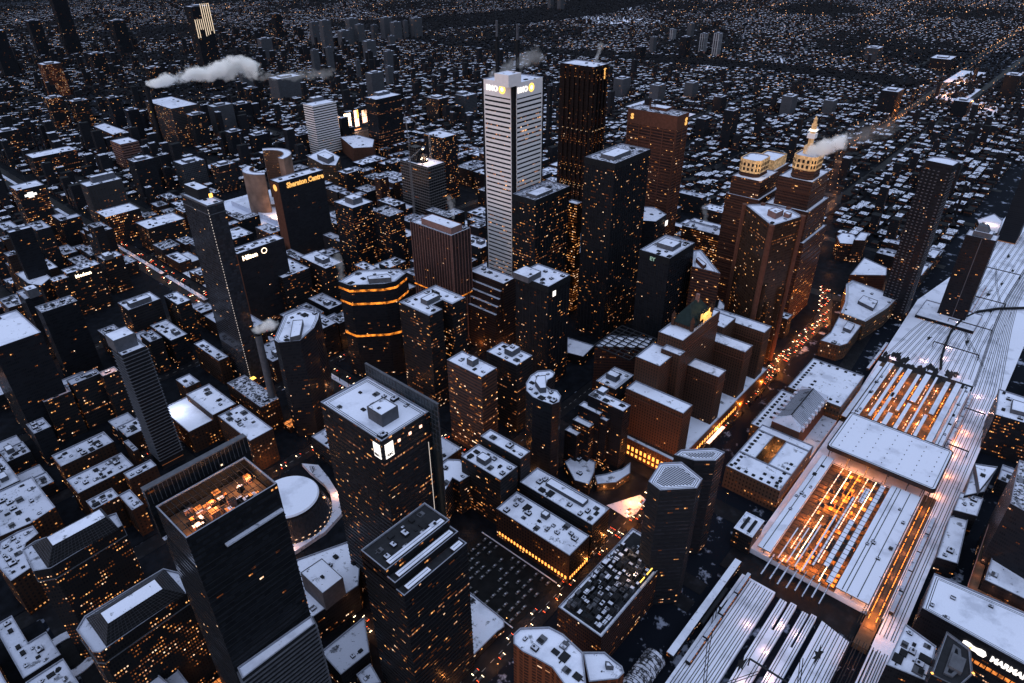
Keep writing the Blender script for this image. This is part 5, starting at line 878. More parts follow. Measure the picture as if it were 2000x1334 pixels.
    if o.get('cap'):
        b = MB(); b.ring(P, .5, h-o['cap'], h+1.2, True)
        for s in (0, 1): pass
        b.build('blank_top_band', 'bareped', root)
        b = MB()
        for z in range(8, int(h-o['cap']), 4): b.ring(P, .35, z, z+1.1, True)
        n = len(P)
        for i in range(n):
            a, q = P[i], P[(i+1) % n]; L = math.dist(a, q); k = max(1, round(L/18)); d = ((q[0]-a[0])/L, (q[1]-a[1])/L); nn = (d[1], -d[0])
            for j in range(k+1):
                x, y = a[0]+d[0]*(L-1.2)*j/k, a[1]+d[1]*(L-1.2)*j/k
                b.prism([(x, y), (x+nn[0]*.7, y+nn[1]*.7), (x+nn[0]*.7+d[0]*1.2, y+nn[1]*.7+d[1]*1.2), (x+d[0]*1.2, y+d[1]*1.2)], 5, h-o['cap'])
        b.build('floor_bands', 'bareped', root)
    if o.get('glowbands'):
        for z in o['glowbands']:
            b = MB(); b.ring(P, .4, z-1.2, z+1.2, True); b.build('glowing_floor', 'g_band', root)
    if o.get('ribs'):
        b = MB(); Q = inset(P, 4.2); xs = [p[0] for p in Q]; ys = [p[1] for p in Q]; x = min(xs)
        while x < max(xs):
            y0 = None; yy = []
            y = min(ys)
            while y < max(ys):
                if inside(x, y, Q): yy.append(y)
                y += .5
            if yy: b.box(x, x+.5, yy[0], yy[-1], h+.0, h+.5)
            x += 1.6
        b.build('roof_ribs', 'unitgrey', root)
        b = MB()
        for z in range(6, int(h)-2, 4): b.ring(P, .25, z, z+1.5, True)
        b.build('floor_bands', 'parapet', root)
    if o.get('balc') or o.get('bands'):
        b = MB(); w = 1.1 if o.get('balc') else .5
        z = 6 if not o.get('balc') else 12
        st = 5.2 if o.get('bands') else 3.5
        while z < h-1: b.ring(P, w, z, z+(.35 if o.get('balc') else 2.6), True); z += st
        b.build('balcony_edges' if o.get('balc') else 'floor_bands', 'balconyedge' if o.get('balc') else ('finlight' if style == 'brown' else 'whitepanel'), root)
    if o.get('lattice'):
        b = MB(); xs = [p[0] for p in P]; ys = [p[1] for p in P]
        for k in range(9):
            x = min(xs)+(max(xs)-min(xs))*k/8; b.box(x-.5, x+.5, min(ys), max(ys), h+1.3, h+2.3)
        for k in range(6):
            y = min(ys)+(max(ys)-min(ys))*k/5; b.box(min(xs), max(xs), y-.5, y+.5, h+1.35, h+2.2)
        b.build('roof_lattice', 'darkmetal', root)
    if o.get('steps'):
        x1 = max(p[0] for p in P); x0 = min(p[0] for p in P); y0 = min(p[1] for p in P); y1 = max(p[1] for p in P)
        for k in range(1, o['steps']+1):
            b = MB(); b.box(x0-.0-3.2*k, x0-3.2*(k-1), y0+2, y1-2, 0, h-9*k); b.build('setback', style, root)
            b = MB(); b.box(x0-3.2*k+.3, x0-3.2*(k-1)-.02, y0+2.3, y1-2.3, h-9*k, h-9*k+.3); b.build('ledge_snow', 'snow_dull', root)
    if o.get('edge'):
        b = MB(); b.box(min(p[0] for p in P)+2, max(p[0] for p in P)-2, max(p[1] for p in P)-7, max(p[1] for p in P)-2, h+.02, h+.4); b.build('snow_strip', 'snow_dull', root)
    if o.get('flood'):
        X, Y = c; k = o['flood']
        lamp(X+(-6 if k == 3 else 0), Y+(12 if k == 3 else 0), h+(13 if k == 3 else 6), {1: 9000, 2: 1500, 3: 9000}[k]*1.0, (1, .62, .42) if k != 3 else (.9, .93, 1), 1.0, 'roof_floodlight')
    return root, P, h, c
SP = {}
for name, label, cat, style, tiers, phs, o in HAND:
    if not tiers: continue
    if o.get('cat'): cat = o.pop('cat')
    r = building(name, label, cat, style, tiers, phs, o)
    SP.setdefault(o.get('sp', '_'), []).append((r, tiers, label))
LB = {l: (r, t) for v in SP.values() for r, t, l in v}
def find(s):
    for l in LB:
        if s in l: return LB[l][0]
    raise KeyError(s)
r_ = random.Random(3)
for k, (a, b_, c, d, h, lab) in enumerate(FILL):
    r_.seed(k); st = r_.choice(('fillA', 'fillA', 'fillB', 'fillC')); tiers = [(0, h, R_(a, b_, c, d))]; phs = []
    w, e = b_-a, d-c
    kind = r_.random()
    if False: pass
    if kind < .22 and w > 22 and e > 22: tiers = [(0, h, [(a, c), (b_, c), (b_, c+e*.45), (a+w*.5, c+e*.45), (a+w*.5, d), (a, d)])]
    elif kind < .4 and w > 24: tiers = [(0, h, R_(a, a+w*.55, c, d)), (0, max(5, h*.7), R_(a+w*.55, b_, c, d))]
    elif kind < .5 and e > 24: tiers = [(0, h, R_(a, b_, c, c+e*.5)), (0, max(5, h*.75), R_(a, b_, c+e*.5, d))]
    if w > 14 and e > 14 and r_.random() < .7:
        x, y = a+w*r_.uniform(.15, .45), c+e*r_.uniform(.1, .3); phs = [(h, h+r_.uniform(2.5, 5), R_(x, min(x+w*.3, b_-2), y, y+e*.2))] if kind >= .4 else []
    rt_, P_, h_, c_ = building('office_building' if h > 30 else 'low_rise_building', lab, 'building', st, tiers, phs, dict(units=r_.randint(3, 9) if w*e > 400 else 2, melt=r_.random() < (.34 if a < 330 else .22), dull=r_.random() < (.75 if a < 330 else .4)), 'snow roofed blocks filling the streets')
    for q in range(r_.randint(1, 4)):
        xs_, xe_, ys_, ye_ = min(p[0] for p in P_), max(p[0] for p in P_), min(p[1] for p in P_), max(p[1] for p in P_)
        pw, pd = r_.uniform(1.5, (xe_-xs_)*.28), r_.uniform(1.5, (ye_-ys_)*.28); x, y = r_.uniform(xs_+2, xe_-2-pw), r_.uniform(ys_+2, ye_-2-pd)
        if all(inside(x+u*pw, y+v*pd, inset(P_, 1.2)) for u in (0, 1) for v in (0, 1)):
            b = MB(); n_ = r_.choice((4, 4, 7)); b.cap([(x, y), (x+pw, y), (x+pw, y+pd), (x, y+pd)] if n_ == 4 else [(x+pw/2+pw/2*math.cos(6.283*i/7)*r_.uniform(.6, 1.1), y+pd/2+pd/2*math.sin(6.283*i/7)*r_.uniform(.6, 1.1)) for i in range(7)], h_+.012+q*.008); b.build('bare_roof_patch', 'gutter', rt_)
# rest of the mid-distance blocks and the far neighbourhoods: beyond counting
def hbox(b, x0, x1, y0, y1, h, snowy=True):
    P = R_(x0, x1, y0, y1); b.cur = 0; b.walls(P, -.3, h)
    b.cur = 1 if snowy else 2; b.cap(P, h)
b = MB()
for a, b_, c, d, h in REST:
    hbox(b, a, b_, c, d, h, r_.random() < .55)
    if r_.random() < .5: hbox(b, a+(b_-a)*.3, a+(b_-a)*.55, c+(d-c)*.3, c+(d-c)*.6, h+3)
b.build('distant_city_blocks', ['farwall', 'snow_far', 'gutter'], kind='stuff')
# ---- camera maths (used only to leave out what the view cannot see)
CAM = Vector((-18.32, 2.41, 442.46)); RX = Vector((.65606, -.75468, -.00669)); UX = Vector((.39812, .33854, .85258)); FX = Vector((.64116, .56201, -.52256))
def seen(x, y, m=.06):
    d = Vector((x, y, 5))-CAM; w = d.dot(FX); u, v = d.dot(RX)/w*1318.35/2000, d.dot(UX)/w*1318.35/2000
    return abs(u) < .5+m and -.34-m < v < .345
def wood(x, y):   # the wooded valley
    return math.sin(x*.0011+.7)*420+2900 < y < math.sin(x*.0011+.7)*420+3500 and x > 2300 or (2350+140*math.sin(y*.002) < x < 2500+140*math.sin(y*.002) and 500 < y < 3000)
BB = []
for v in HAND:
    for z0, z1, P in v[4]: BB.append((min(p[0] for p in P)-3, max(p[0] for p in P)+3, min(p[1] for p in P)-3, max(p[1] for p in P)+3))
BB += [(1640, 1760, 880, 960), (1700, 1840, 1040, 1080), (990, 1130, 1340, 1520)]
def hand_clash(a, c, b_, d): return any(not (b_ < q[0] or a > q[1] or d < q[2] or c > q[3]) for q in BB)
FS = [(809, 196), (914, 229), (1039, 270), (1220, 329), (1465, 404), (1656, 447), (1923, 446), (2333, 443), (2927, 458), (4200, 480)]
F2 = [(700, 140), (850, 149), (1113, 182), (1325, 204), (1658, 226), (1823, 272), (2300, 330), (4000, 330)]
def on_line(L, s):
    for (a, c), (b_, d) in zip(L, L[1:]):
        if a <= s <= b_: return c+(s-a)*(d-c)/(b_-a)
    return -9999
def near_road(x, y): return abs(y-on_line(FS, x)) < 14 or abs(y-on_line(F2, x)) < 11 or any(abs(y-t) < w+3 for t, w in EWR if t != 205) or any(abs(x-s) < w+7 for s, w in NSR) or 300 < x < 362
b = MB(); tb = MB(); lb = MB(); fb = MB(); r_.seed(5); nb = 0
y = 120
ys = []
while y < 9000:
    step = 17 if y < 1905 else 27 if y < 5500 else 40
    x = -700
    while x < 9500:
        cw = 38 if y < 5500 else 60
        if (y < 1300 and x < 1110) or (y < 126 and x < 1750) or not seen(x, y): x += cw; continue
        if x < 2130 and y < 1905:
            k = 0
            if not (near_road(x+9, y+6) or hand_clash(x, y, x+20, y+14)):
                w, d = r_.uniform(10, 21), r_.uniform(9, 15); hh = r_.uniform(5, 15)+(r_.random() < (.17 if x < 1000 else .06))*r_.uniform(12, 55)
                if r_.random() < .86: hbox(b, x, x+w, y, y+d, hh, r_.random() < .58); nb += 1
                if r_.random() < .3: hbox(b, x+2, x+6, y+2, y+6, hh+2.4)
                if r_.random() < .4: fb.v.append((x+w+2, y+d+2))
            if r_.random() < .03: lb.v.append((x-2, y-2))
            x += 22.5; continue
        if wood(x, y):
            for _ in range(3): fb.v.append((x+r_.uniform(0, cw), y+r_.uniform(0, step)))
            x += cw; continue
        if abs(y-on_line(FS, x)) < 16 or abs(y-on_line(F2, x)) < 14: x += cw; continue
        if (x % 480) < 12 or (y % 310) < 10:
            if r_.random() < .28: lb.v.append((x+r_.uniform(-8, 8), y+r_.uniform(-8, 8)))
            x += cw*.6; continue
        q = r_.random()
        park = math.sin(x*.0021+1.3)*math.sin(y*.0027+.4) > .8
        dens = .5+.5*math.sin(x*.0037+math.sin(y*.0021)*2)*math.sin(y*.0043+1.1)
        if q < .9*min(1.0, .28+dens*1.5) and not park:
            w, d = r_.uniform(8, 20), r_.uniform(6, 10); hh = r_.uniform(5, 9)+(r_.random() < .02)*r_.uniform(12, 36)
            if x < 1900 and y < 3400: hh += (r_.random() < .13)*r_.uniform(15, 60)
            x0, y0 = x+r_.uniform(0, 8), y+r_.uniform(0, 8); hbox(b, x0, x0+w, y0, y0+d, hh, r_.random() < .30+.5*dens); nb += 1
            if r_.random() < .6: hbox(b, x0+w+2, x0+w+2+r_.uniform(7, 13), y0+2, y0+d+2, hh*.8, r_.random() < .30+.5*dens)
        if q > .12: fb.v.append((x+r_.uniform(0, cw), y+r_.uniform(0, step)))
        if dens < .35: fb.v += [(x+r_.uniform(0, cw), y+r_.uniform(0, step)) for _ in range(2)]
        if r_.random() < .03: lb.v.append((x, y))
        x += cw
    y += step
b.build('distant_houses', ['farwall', 'snow_far', 'gutter'], kind='stuff')
print('far houses', nb, 'trees', len(fb.v), 'lights', len(lb.v))
t_ = MB()
for x, y in fb.v:
    r0 = r_.uniform(4, 10); h = r_.uniform(7, 14); n = 6; a0 = r_.random()*3
    ring = [(x+r0*r_.uniform(.6, 1.2)*math.cos(a0+i*6.283/n), y+r0*r_.uniform(.6, 1.2)*math.sin(a0+i*6.283/n), h*r_.uniform(.25, .6)) for i in range(n)]
    top = (x+r_.uniform(-1, 1), y+r_.uniform(-1, 1), h)
    for i in range(n):
        t_.face([ring[i], ring[(i+1) % n], top]); t_.face([(x, y, -.3), ring[(i+1) % n], ring[i]])
t_.build('distant_trees', 'twig', kind='stuff')
def lampmesh(b, x, y, z, r):
    T = [(x+r, y, z), (x, y+r, z), (x-r, y, z), (x, y-r, z)]
    for i in range(4): b.face([T[i], T[(i+1) % 4], (x, y, z+r)]); b.face([T[(i+1) % 4], T[i], (x, y, z-r)])
l_ = MB()
for x, y in lb.v:
    d = math.hypot(x, y); lampmesh(l_, x, y, 7, min(.35+d*.00032, 2.0)*r_.uniform(.6, 1.3))
for x in range(1300, 6200, 24):
    for t0 in (495, 865, 1300, 1905):
        if r_.random() < (.45 if t0 == 495 else .3) and seen(x, t0): lampmesh(l_, x+r_.uniform(-8, 8), t0+r_.uniform(-8, 8), 7, (.4+x*.00034)*r_.uniform(.5, 1.4))
for y in range(700, 5200, 26):
    for s0 in (330, 665, 905, 1110, 1330, 1880, 2600):
        if r_.random() < (.4 if s0 in (330, 905) else .2) and seen(s0, y): lampmesh(l_, s0+r_.uniform(-9, 9), y+r_.uniform(-8, 8), 6, (.35+math.hypot(s0, y)*.00028)*r_.uniform(.5, 1.4))
for L_k, L0 in enumerate((FS, F2)):
    x = 1250 if L_k == 0 else 1330
    while x < 4100:
        for sg in (-1, 1):
            if r_.random() < (.5-.2*L_k)*(1 if x < 2400 else .5): lampmesh(l_, x+r_.uniform(-5, 5), on_line(L0, x)+sg*7+r_.uniform(-2, 2), 4, (.3+x*.00024)*r_.uniform(.5, 1.4))
        x += 13+L_k*9
l_.build('distant_street_lights', 'g_farlamp', kind='stuff')
# ------------------------------------------------------------------ landmarks
def px0(P): return min(p[0] for p in P), max(p[0] for p in P), min(p[1] for p in P), max(p[1] for p in P)
# white skyscraper: real floor bands, dark notched corners, masts, signs
root, P, h, c = find('twin masts'); x0, x1, y0, y1 = px0(P)
b = MB()
for (qx0, qx1, qy0, qy1) in ((x0-.2, x0+3.2, y0-.2, y0+3.4), (x1-3.2, x1+.2, y0-.2, y0+3.4), (x0-.2, x0+3.2, y1-3.4, y1+.2)): b.prism(R_(qx0, qx1, qy0, qy1), 0, h-1)
b.build('corner_column', 'ritz', root)
b = MB()
for k in range(53):
    z = 8+k*5.2; b.box(x0+3.4, x1-3.4, y0-.6, y0, z, z+3.1); b.box(x0-.6, x0, y0+3.6, y1-3.6, z, z+3.1)
b.box(x0+3.4, x1-3.4, y0-.62, y0, 283, 299.3); b.box(x0-.62, x0, y0+3.6, y1-3.6, 283, 299.3)
for x in (x0+3.4, x1-4.2): b.box(x, x+.8, y0-.9, y0, 4, 299)
for y in (y0+3.6, y1-4.4): b.box(x0-.9, x0, y, y+.8, 4, 299)
b.build('floor_bands', 'whitepanel', root)
for (sx, sy, zt, nm) in ((16, 7, 352, 'mast'), (-8, 16, 357, 'mast')):
    b = MB(); b.beam((sx, sy, 298), (sx, sy, 336), 3.2); b.beam((sx, sy, 336), (sx, sy, zt), 2.0)
    m = b.build(nm, 'gutter', root); b = MB(); b.prism(circle(sx, sy, 1.3, 8), zt-16, zt+.2); b.build('mast_tip', 'unitgrey', m)
    b = MB(); b.prism(circle(sx, sy, 1.1, 8), 313, 315); b.build('beacon', 'g_yellow', m)
for face, loc in (('S', (x0+5, y0-.9, 288.5)), ('W', (x0-.9, y1-7, 288.5))):
    text(root, 'BMO', loc, face, 8.2, 'g_white', bold=.25)
    b = MB(); n = 20; r = 4.6
    if face == 'S': cx, cy = x0+29, y0-.95; P3 = [(cx+r*math.cos(6.283*i/n), cy, 291.4+r*math.sin(6.283*i/n)) for i in range(n)]; Q3 = [(cx+2.2*math.cos(6.283*i/n), cy-.1, 291.4+2.2*math.sin(6.283*i/n)) for i in range(n)]
    else: cx, cy = x0-.95, y1-31; P3 = [(cx, cy-r*math.cos(6.283*i/n), 291.4+r*math.sin(6.283*i/n)) for i in range(n)]; Q3 = [(cx-.1, cy-2.2*math.cos(6.283*i/n), 291.4+2.2*math.sin(6.283*i/n)) for i in range(n)]
    b.face(P3); b.cur = 1; b.face(Q3); b.build('roundel_sign', ['g_yellow', 'g_white'], root)
# steel and granite towers: S marks
def smark(root, loc, face, size, mat='g_gold'): text(root, 'S', loc, face, size, mat, 'glowing_mark', bold=.5)
root, P, h, c = find('glowing S mark'); x0, x1, y0, y1 = px0(P)
smark(root, (x1-14, y0-.6, h-17), 'S', 18)
b = MB()
for k in range(6): b.box(x0-2.2, x0, y0+6+k*8.6, y0+9+k*8.6, 0, h-5)
for k in range(4): b.box(x0+3+k*8.5, x0+6+k*8.5, y0-2.2, y0, 0, h-5)
b.build('facade_bay', 'maroon', root)
root, P, h, c = find('rust brown lit'); x0, x1, y0, y1 = px0(P)
smark(root, (x0-.9, y1-5, h-11), 'W', 9); smark(root, (x1-9, y0-.9, h-13), 'S', 12)
b = MB(); b.beam((0, 8, h), (4, 8, h+8), .5); b.beam((8, 8, h), (4, 8, h+8), .5); b.build('roof_frame', 'steel', root)
root, P, h, c = find('shorter black slab'); x0, x1, y0, y1 = px0(P)
b = MB(); b.box(x0+7, x0+12, y0-.8, y0-.5, h-13, h-7); b.build('square_sign', 'g_white', root)
root, P, h, c = find('dim green sign'); x0, x1, y0, y1 = px0(P); text(root, 'EY', (x0-.8, y1-14, h-7), 'W', 6, 'g_green', bold=.3)
root, P, h, c = find('with white square sign seen'); x0, x1, y0, y1 = px0(P)
b = MB(); b.box(x0+34, x0+40, y0-.6, y0-.2, h-13, h-6); b.build('square_sign', 'g_white', root)
# copper tower: bare piers and jagged lower glazing
root, P, h, c = find('bare corner piers')
n = len(P)
for x, y in P[:]:
    b = MB(); b.prism(circle(x, y, 3.0, 8), 0, h+1.7); b.build('corner_pier', 'bareped', root)
for i in range(n):
    a, q = P[i], P[(i+1) % n]; L = math.dist(a, q); d = ((q[0]-a[0])/L, (q[1]-a[1])/L); nn = (d[1], -d[0])
    if nn[1] > .5: continue
    m = max(2, int((L-8)/9))
    for k in range(m):
        f0, f1 = 4+(L-8)*k/m, 4+(L-8)*(k+1)/m; b = MB()
        b.prism([(a[0]+d[0]*f0, a[1]+d[1]*f0), (a[0]+d[0]*(f0+2)+nn[0]*4.2, a[1]+d[1]*(f0+2)+nn[1]*4.2), (a[0]+d[0]*f1, a[1]+d[1]*f1)], 0, (58, 112, 86, 40, 100)[(k+i) % 5]); b.build('glass_bay', 'gold', root)
# hotel lettering
root, P, h, c = find('glowing roof edge lettering'); x0, x1, y0, y1 = px0(P)
text(root, 'Sheraton Centre', (x0+12, y0-.6, h-10), 'S', 10.5, 'g_gold', bold=.35, sx=.88)
b = MB(); n = 16; b.face([(x0-.5, (y0+y1)/2-5*math.cos(6.283*i/n), h-9+5*math.sin(6.283*i/n)) for i in range(n)]); b.build('round_sign', 'g_gold', root)
b = MB(); b.walls(R_(x0-.35, x1, y0, y1), 0, h); 
b = MB(); b.box(x0-.35, x0-.02, y0, y1, 0, h-.5); b.build('end_wall', 'brownpanel', root)
root, P, h, c = find('white rooftop lettering behind'); x0, x1, y0, y1 = px0(P)
text(root, 'Hilton', (x0+5, y0-.6, h-9.5), 'S', 8, 'g_lampw', bold=.3)
b = MB(); b.ring(circle(x0+35, 0, 3.8, 14), .6, 0, .4); o_ = b.build('ring_sign', 'g_lampw', root); o_.rotation_euler = (math.pi/2, 0, 0); o_.location = (0, y0-.4, h-6)
b = MB(); b.box(x0-.35, x0-.02, y0, y1, 0, h-.5); b.build('end_wall', 'brownpanel', root)
# slim glass tower: corner light line, crown
root, P, h, c = find('dotted line of lights'); x0, x1, y0, y1 = px0(P)
b = MB()
for k in range(70): b.box(x0-.5, x0-.2, y0-.5, y0-.2, 3+k*3, 4.2+k*3)
b.build('corner_light_line', 'g_dimwhite', root)
b = MB(); b.ring(P, .5, h-9, h-8.2, True); b.ring(P, .5, h-.4, h+1.4, True); b.build('crown_edge', 'balconyedge', root)
b = MB(); b.box(2, 5.5, y0+14, y0+14.3, h+3, h+7); b.build('square_lamp', 'g_amber', root)
# glass tower with sail and sign panels
root, P, h, c = find('glass sail'); x0, x1, y0, y1 = px0(P)
b = MB(); b.box(x1+.6, x1+1.6, y0-8, y1+2, 6, h+10); o_ = b.build('glass_sail', 'sail', root)
b = MB()
for k in range(24): y = y0-8+k*(y1-y0+10)/23; b.box(x1+.35, x1+.6, y-.15, y+.15, h-30, h+10)
for z in range(int(h)-28, int(h)+10, 4): b.box(x1+.4, x1+.6, y0-8, y1+2, z, z+.25)
b.box(x1+.3, x1+1.9, y0-8.3, y1+2.3, h+10, h+10.6)
b.build('sail_frame', 'balconyedge', o_)
b = MB(); b.box(x1-3.1, x1-2.85, y0-.5, y0-.3, 30, h-22); b.build('light_line', 'g_dimwhite', root)
for fc in ('S', 'W'):
    b = MB()
    if fc == 'S': b.box(x0+1.8, x0+8.2, y0-.5, y0-.1, h-14, h-3)
    else: b.box(x0-.5, x0-.1, y0+1.8, y0+8.2, h-14, h-3)
    o_ = b.build('sign_panel', 'g_white', root)
    text(o_, 'RBC', (x0+2.6, y0-.75, h-12.4) if fc == 'S' else (x0-.75, y0+7.4, h-12.4), fc, 2.6, 'sail', 'sign_lettering', bold=.2)
b = MB()
for z in range(6, int(h), 4): b.ring(P, .3, z, z+.5, True)
b.build('floor_edges', 'parapet', root)
for k in range(3): b = MB(); b.box(x0+12+k*9, x0+14+k*9, y0-.55, y0-.15, h-7, h-5); b.build('soffit_lamp', 'g_pink', root)
# three-strip crown
root, P, h, c = find('three long snowy'); 
tt = LB[[l for l in LB if 'three long' in l][0]][1]
for k, (z0, z1, Q) in enumerate(tt):
    x0, x1, y0, y1 = px0(sub(Q, c)); b = MB()
    segs = [(x0+4, x1-3)] if z1 > 126 else [(x0+4, x0+22), (x1-10, x1-2)]
    for a, e in segs:
        b.cur = 0; b.box(a, e, y0+1.0, y0+4.9, z1+.02, z1+1.5); b.cur = 1; b.prism(inset(R_(a, e, y0+1.0, y0+4.9), .25), z1+1.52, z1+1.9); b.cur = 2; b.box(a+1.2, e-1.2, y0+2.8, y0+3.1, z1+1.92, z1+1.96)
    b.build('roof_gantry', ['darkmetal', 'snow_clean', 'gutter'], root)
b = MB()
for z in range(8, int(tt[0][1])-3, 4): b.ring(sub(tt[0][2], c), .3, z, z+.4, True)
b.build('floor_edges', 'parapet', root)
x0, x1, y0, y1 = px0(sub(tt[-1][2], c))
for o_ in [q for q in root.children if q.name.startswith('roof') and q.type == 'MESH' and len(q.data.materials) > 1 and q.data.materials[1] == MATS['gutter'] and q.name.split('.')[0] == 'roof']: o_.data.materials[0] = MATS['darkmetal'] if True else None
# open-roofed foreground tower
root, P, h, c = find('glowing orange machinery'); x0, x1, y0, y1 = px0(P)
for o_ in [q for q in root.children if q.name.split('.')[0] == 'roof']: bpy.data.objects.remove(o_)
b = MB(); b.box(x0+.8, x1-.8, y0+.8, y1-.8, h-9, h-8.9); b.build('machine_deck', 'platform', root)
r_.seed(12)
for k in range(40):
    w, d, hh = r_.uniform(1.2, 4.5), r_.uniform(1.2, 4), r_.uniform(1, 5); x, y = r_.uniform(x0+3, x1-5), r_.uniform(y0+3, y1-4)
    b = MB(); b.box(x, x+w, y, y+d, h-8.88, h-8.88+hh); b.cur = 1; b.face([(x+.1, y+.1, h-8.8+hh), (x+w-.1, y+.1, h-8.8+hh), (x+w-.1, y+d-.1, h-8.8+hh), (x+.1, y+d-.1, h-8.8+hh)])
    b.build('rooftop_machine', ['unit' if k % 2 else 'pinkbox', r_.choice(['snow_dull', 'snow', 'unit', 'g_soft'])], root)
b = MB()
for k in range(17): x = x0+1+k*(x1-x0-2)/16; b.box(x-.12, x+.12, y0+.8, y1-.8, h-.1, h+.2)
for k in range(6): y = y0+1+k*(y1-y0-2)/5; b.box(x0+.8, x1-.8, y-.12, y+.12, h+.22, h+.45)
b.build('roof_grille', 'darkmetal', root)
b = MB(); b.box(x0+6, x1-2, y0+1.5, y0+5, h-5, h-4.2); b.build('snowy_gantry', 'snow', root)
for x, y in ((x0+12, 0), (x0+22, 3), (x0+33, 5), (x1-5, 4), (x0+6, -6)): lamp(c[0]+x, c[1]+y, h-3.5, 2600, (1, .42, .16), .5, 'machine_deck_lamp')
b = MB(); b.box(x0-1, x1+6, y1+6, y1+9, h-24, h+7.5); w_ = b.build('screen_wall', 'ritz', root)
b = MB(); b.box(x0-1, x1+6, y1+5.8, y1+9.4, h+7.52, h+8.2)
for k in range(26): x = x0-1+k*(x1-x0+7)/25; b.box(x-.1, x+.1, y1+5.55, y1+5.78, h-2, h+8.1)
b.build('screen_frame', 'balconyedge', w_)
b = MB(); b.box(x0+15, x1-1, y0-2.2, y0-.02, h-16, h-15); b.build('ledge', 'snow_dull', root)
b = MB()
for z in range(8, int(h)-18, 4): b.ring(P, .3, z, z+.4, True)
b.build('floor_edges', 'parapet', root)
b = MB(); b.box(x0, x1, y1, y1+6, 0, h-24); b.build('wall', 'ritz', root)
b = MB(); b.box(x0-1, x1+6, y1+3, y1+5.5, h-24, h-23.6); b.build('ledge', 'snow_dull', root)
# grand hotel
root, P0, h0, c = find('steep green copper'); 
def L_(x, y): return (x-c[0], y-c[1])
a, e = L_(512, 239), L_(550, 259); x0, y0 = a; x1, y1 = e
b = MB(); b.prism(R_(x0, x1, y0, y1), 113, 118); b.build('tower_block', 'stone', root)
b = MB(); Q = R_(x0+10, x1-10, y0+9.5, y1-9.5); b.frustum(R_(x0-1, x1+1, y0-1, y1+1), 118.1, Q, 134)
b.ring(R_(x0-1.5, x1+1.5, y0-1.5, y1+1.5), .8, 117, 118)
rf = b.build('copper_roof', 'copperroof', root)
for k in range(6):
    x = x0+4+k*(x1-x0-8)/5; b = MB(); b.prism(R_(x-1.3, x+1.3, y0-.4, y0+3), 118.2, 122); b.frustum(R_(x-1.5, x+1.5, y0-.6, y0+3.2), 122.02, R_(x-.2, x+.2, y0+.6, y0+2), 124.5); b.build('dormer', 'copperroof', rf)
for x, y in ((x0, y0), (x1, y0), (x0, y1), (x1, y1)):
    b = MB(); b.prism(circle(x, y, 2.2, 8), 113, 122); b.frustum(circle(x, y, 2.4, 8), 122.02, circle(x, y, .2, 8), 128); b.build('corner_turret', 'stone', root)
b = MB(); b.prism(R_(x0+22, x0+25, y0+8, y0+11), 131, 140); b.build('chimney', 'pinkbox', rf)
for k, (s, z) in enumerate((('Royal', 121.6), ('York', 116.2))):
    text(root, s, (x0+9+k*6, y0-3.2-.2*k, z), 'S', 8.2, 'g_gold', 'roof_sign', bold=.7)
b = MB()
for k in range(9): b.beam((x0+7+k*4, y0-1.2, 112), (x0+7+k*4, y0-2.8, 131), .3)
b.build('sign_frame', 'darkmetal', root)
lamp(*(c[0]+x0+20, c[1]+y0-6), 126, 2500, (1, .66, .3), 1, 'sign_light')
def arc_win(y, xs, z0, z1, ax, name='arched_window'):
    for x in xs:
        b = MB()
        if ax == 'S': b.box(x-1.1, x+1.1, y-.32, y-.05, z0, z1)
        else: b.box(y-.32, y-.05, x-1.1, x+1.1, z0, z1)
        b.build(name, 'g_arcade', root)
X0, Y0 = L_(436, 200)
arc_win(X0, [Y0+5+4.6*k for k in range(14)], 9, 13.5, 'W'); arc_win(X0, [Y0+5+4.6*k for k in range(14)], 3, 6, 'W')
arc_win(Y0, [X0+6+5.2*k for k in range(24)], 9, 13, 'S')
b = MB(); b.box(X0+62, X0+96, Y0-4, Y0-.4, 5.2, 6); b.build('entrance_canopy', 'g_pink', root)
for P_ in (R_(441, 458, 203, 263), R_(508, 524, 203, 236), R_(566, 584, 203, 268), R_(612, 630, 203, 268)): b = MB(); b.ring(sub(P_, c), .6, 66, 67.2, True); b.build('cornice', 'brownpanel', root)
b = MB(); b.ring(sub(R_(490, 566, 236, 262), c), .6, 100, 101.5, True); b.build('cornice', 'brownpanel', root)
# station extras
root, P, h, c = find('long stone station')
def bx(name, x0, x1, y0, y1, z0, z1, m, par=None): b = MB(); b.box(x0-c[0], x1-c[0], y0-c[1], y1-c[1], z0, z1); return b.build(name, m, par or root)
b = MB(); b.walls(sub(R_(536.2, 613, 127, 154), c), 0, 33)
hx = [(536.2, 127), (613, 127), (613, 154), (536.2, 154)]; q = sub(hx, c)
ym = 140.5-c[1]
b.build('hall_wall', 'brownwall', root)
b = MB(); A, B_, C_, D_ = q; k1, k2 = (A[0]+1, ym), (B_[0]-1, ym)
b.face([(*A, 33), (*B_, 33), (k2[0]-9, ym, 41), (k1[0]+9, ym, 41)]); b.face([(*C_, 33), (*D_, 33), (k1[0]+9, ym, 41), (k2[0]-9, ym, 41)]); b.face([(*D_, 33), (*A, 33), (k1[0]+9, ym, 41)]); b.face([(*B_, 33), (*C_, 33), (k2[0]-9, ym, 41)])
hall = b.build('great_hall_roof', 'snow_dull', root)
b = MB()
for k in range(28):
    x = A[0]+10+k*2.1; b.beam((x, A[1]+.5, 33.5), (x, ym-.5, 41.2), .3); b.beam((x, C_[1]-.5, 33.5), (x, ym+.5, 41.2), .3)
b.beam((k1[0]+9, ym, 41.4), (k2[0]-9, ym, 41.4), .9); b.build('roof_seams', 'unit', hall)
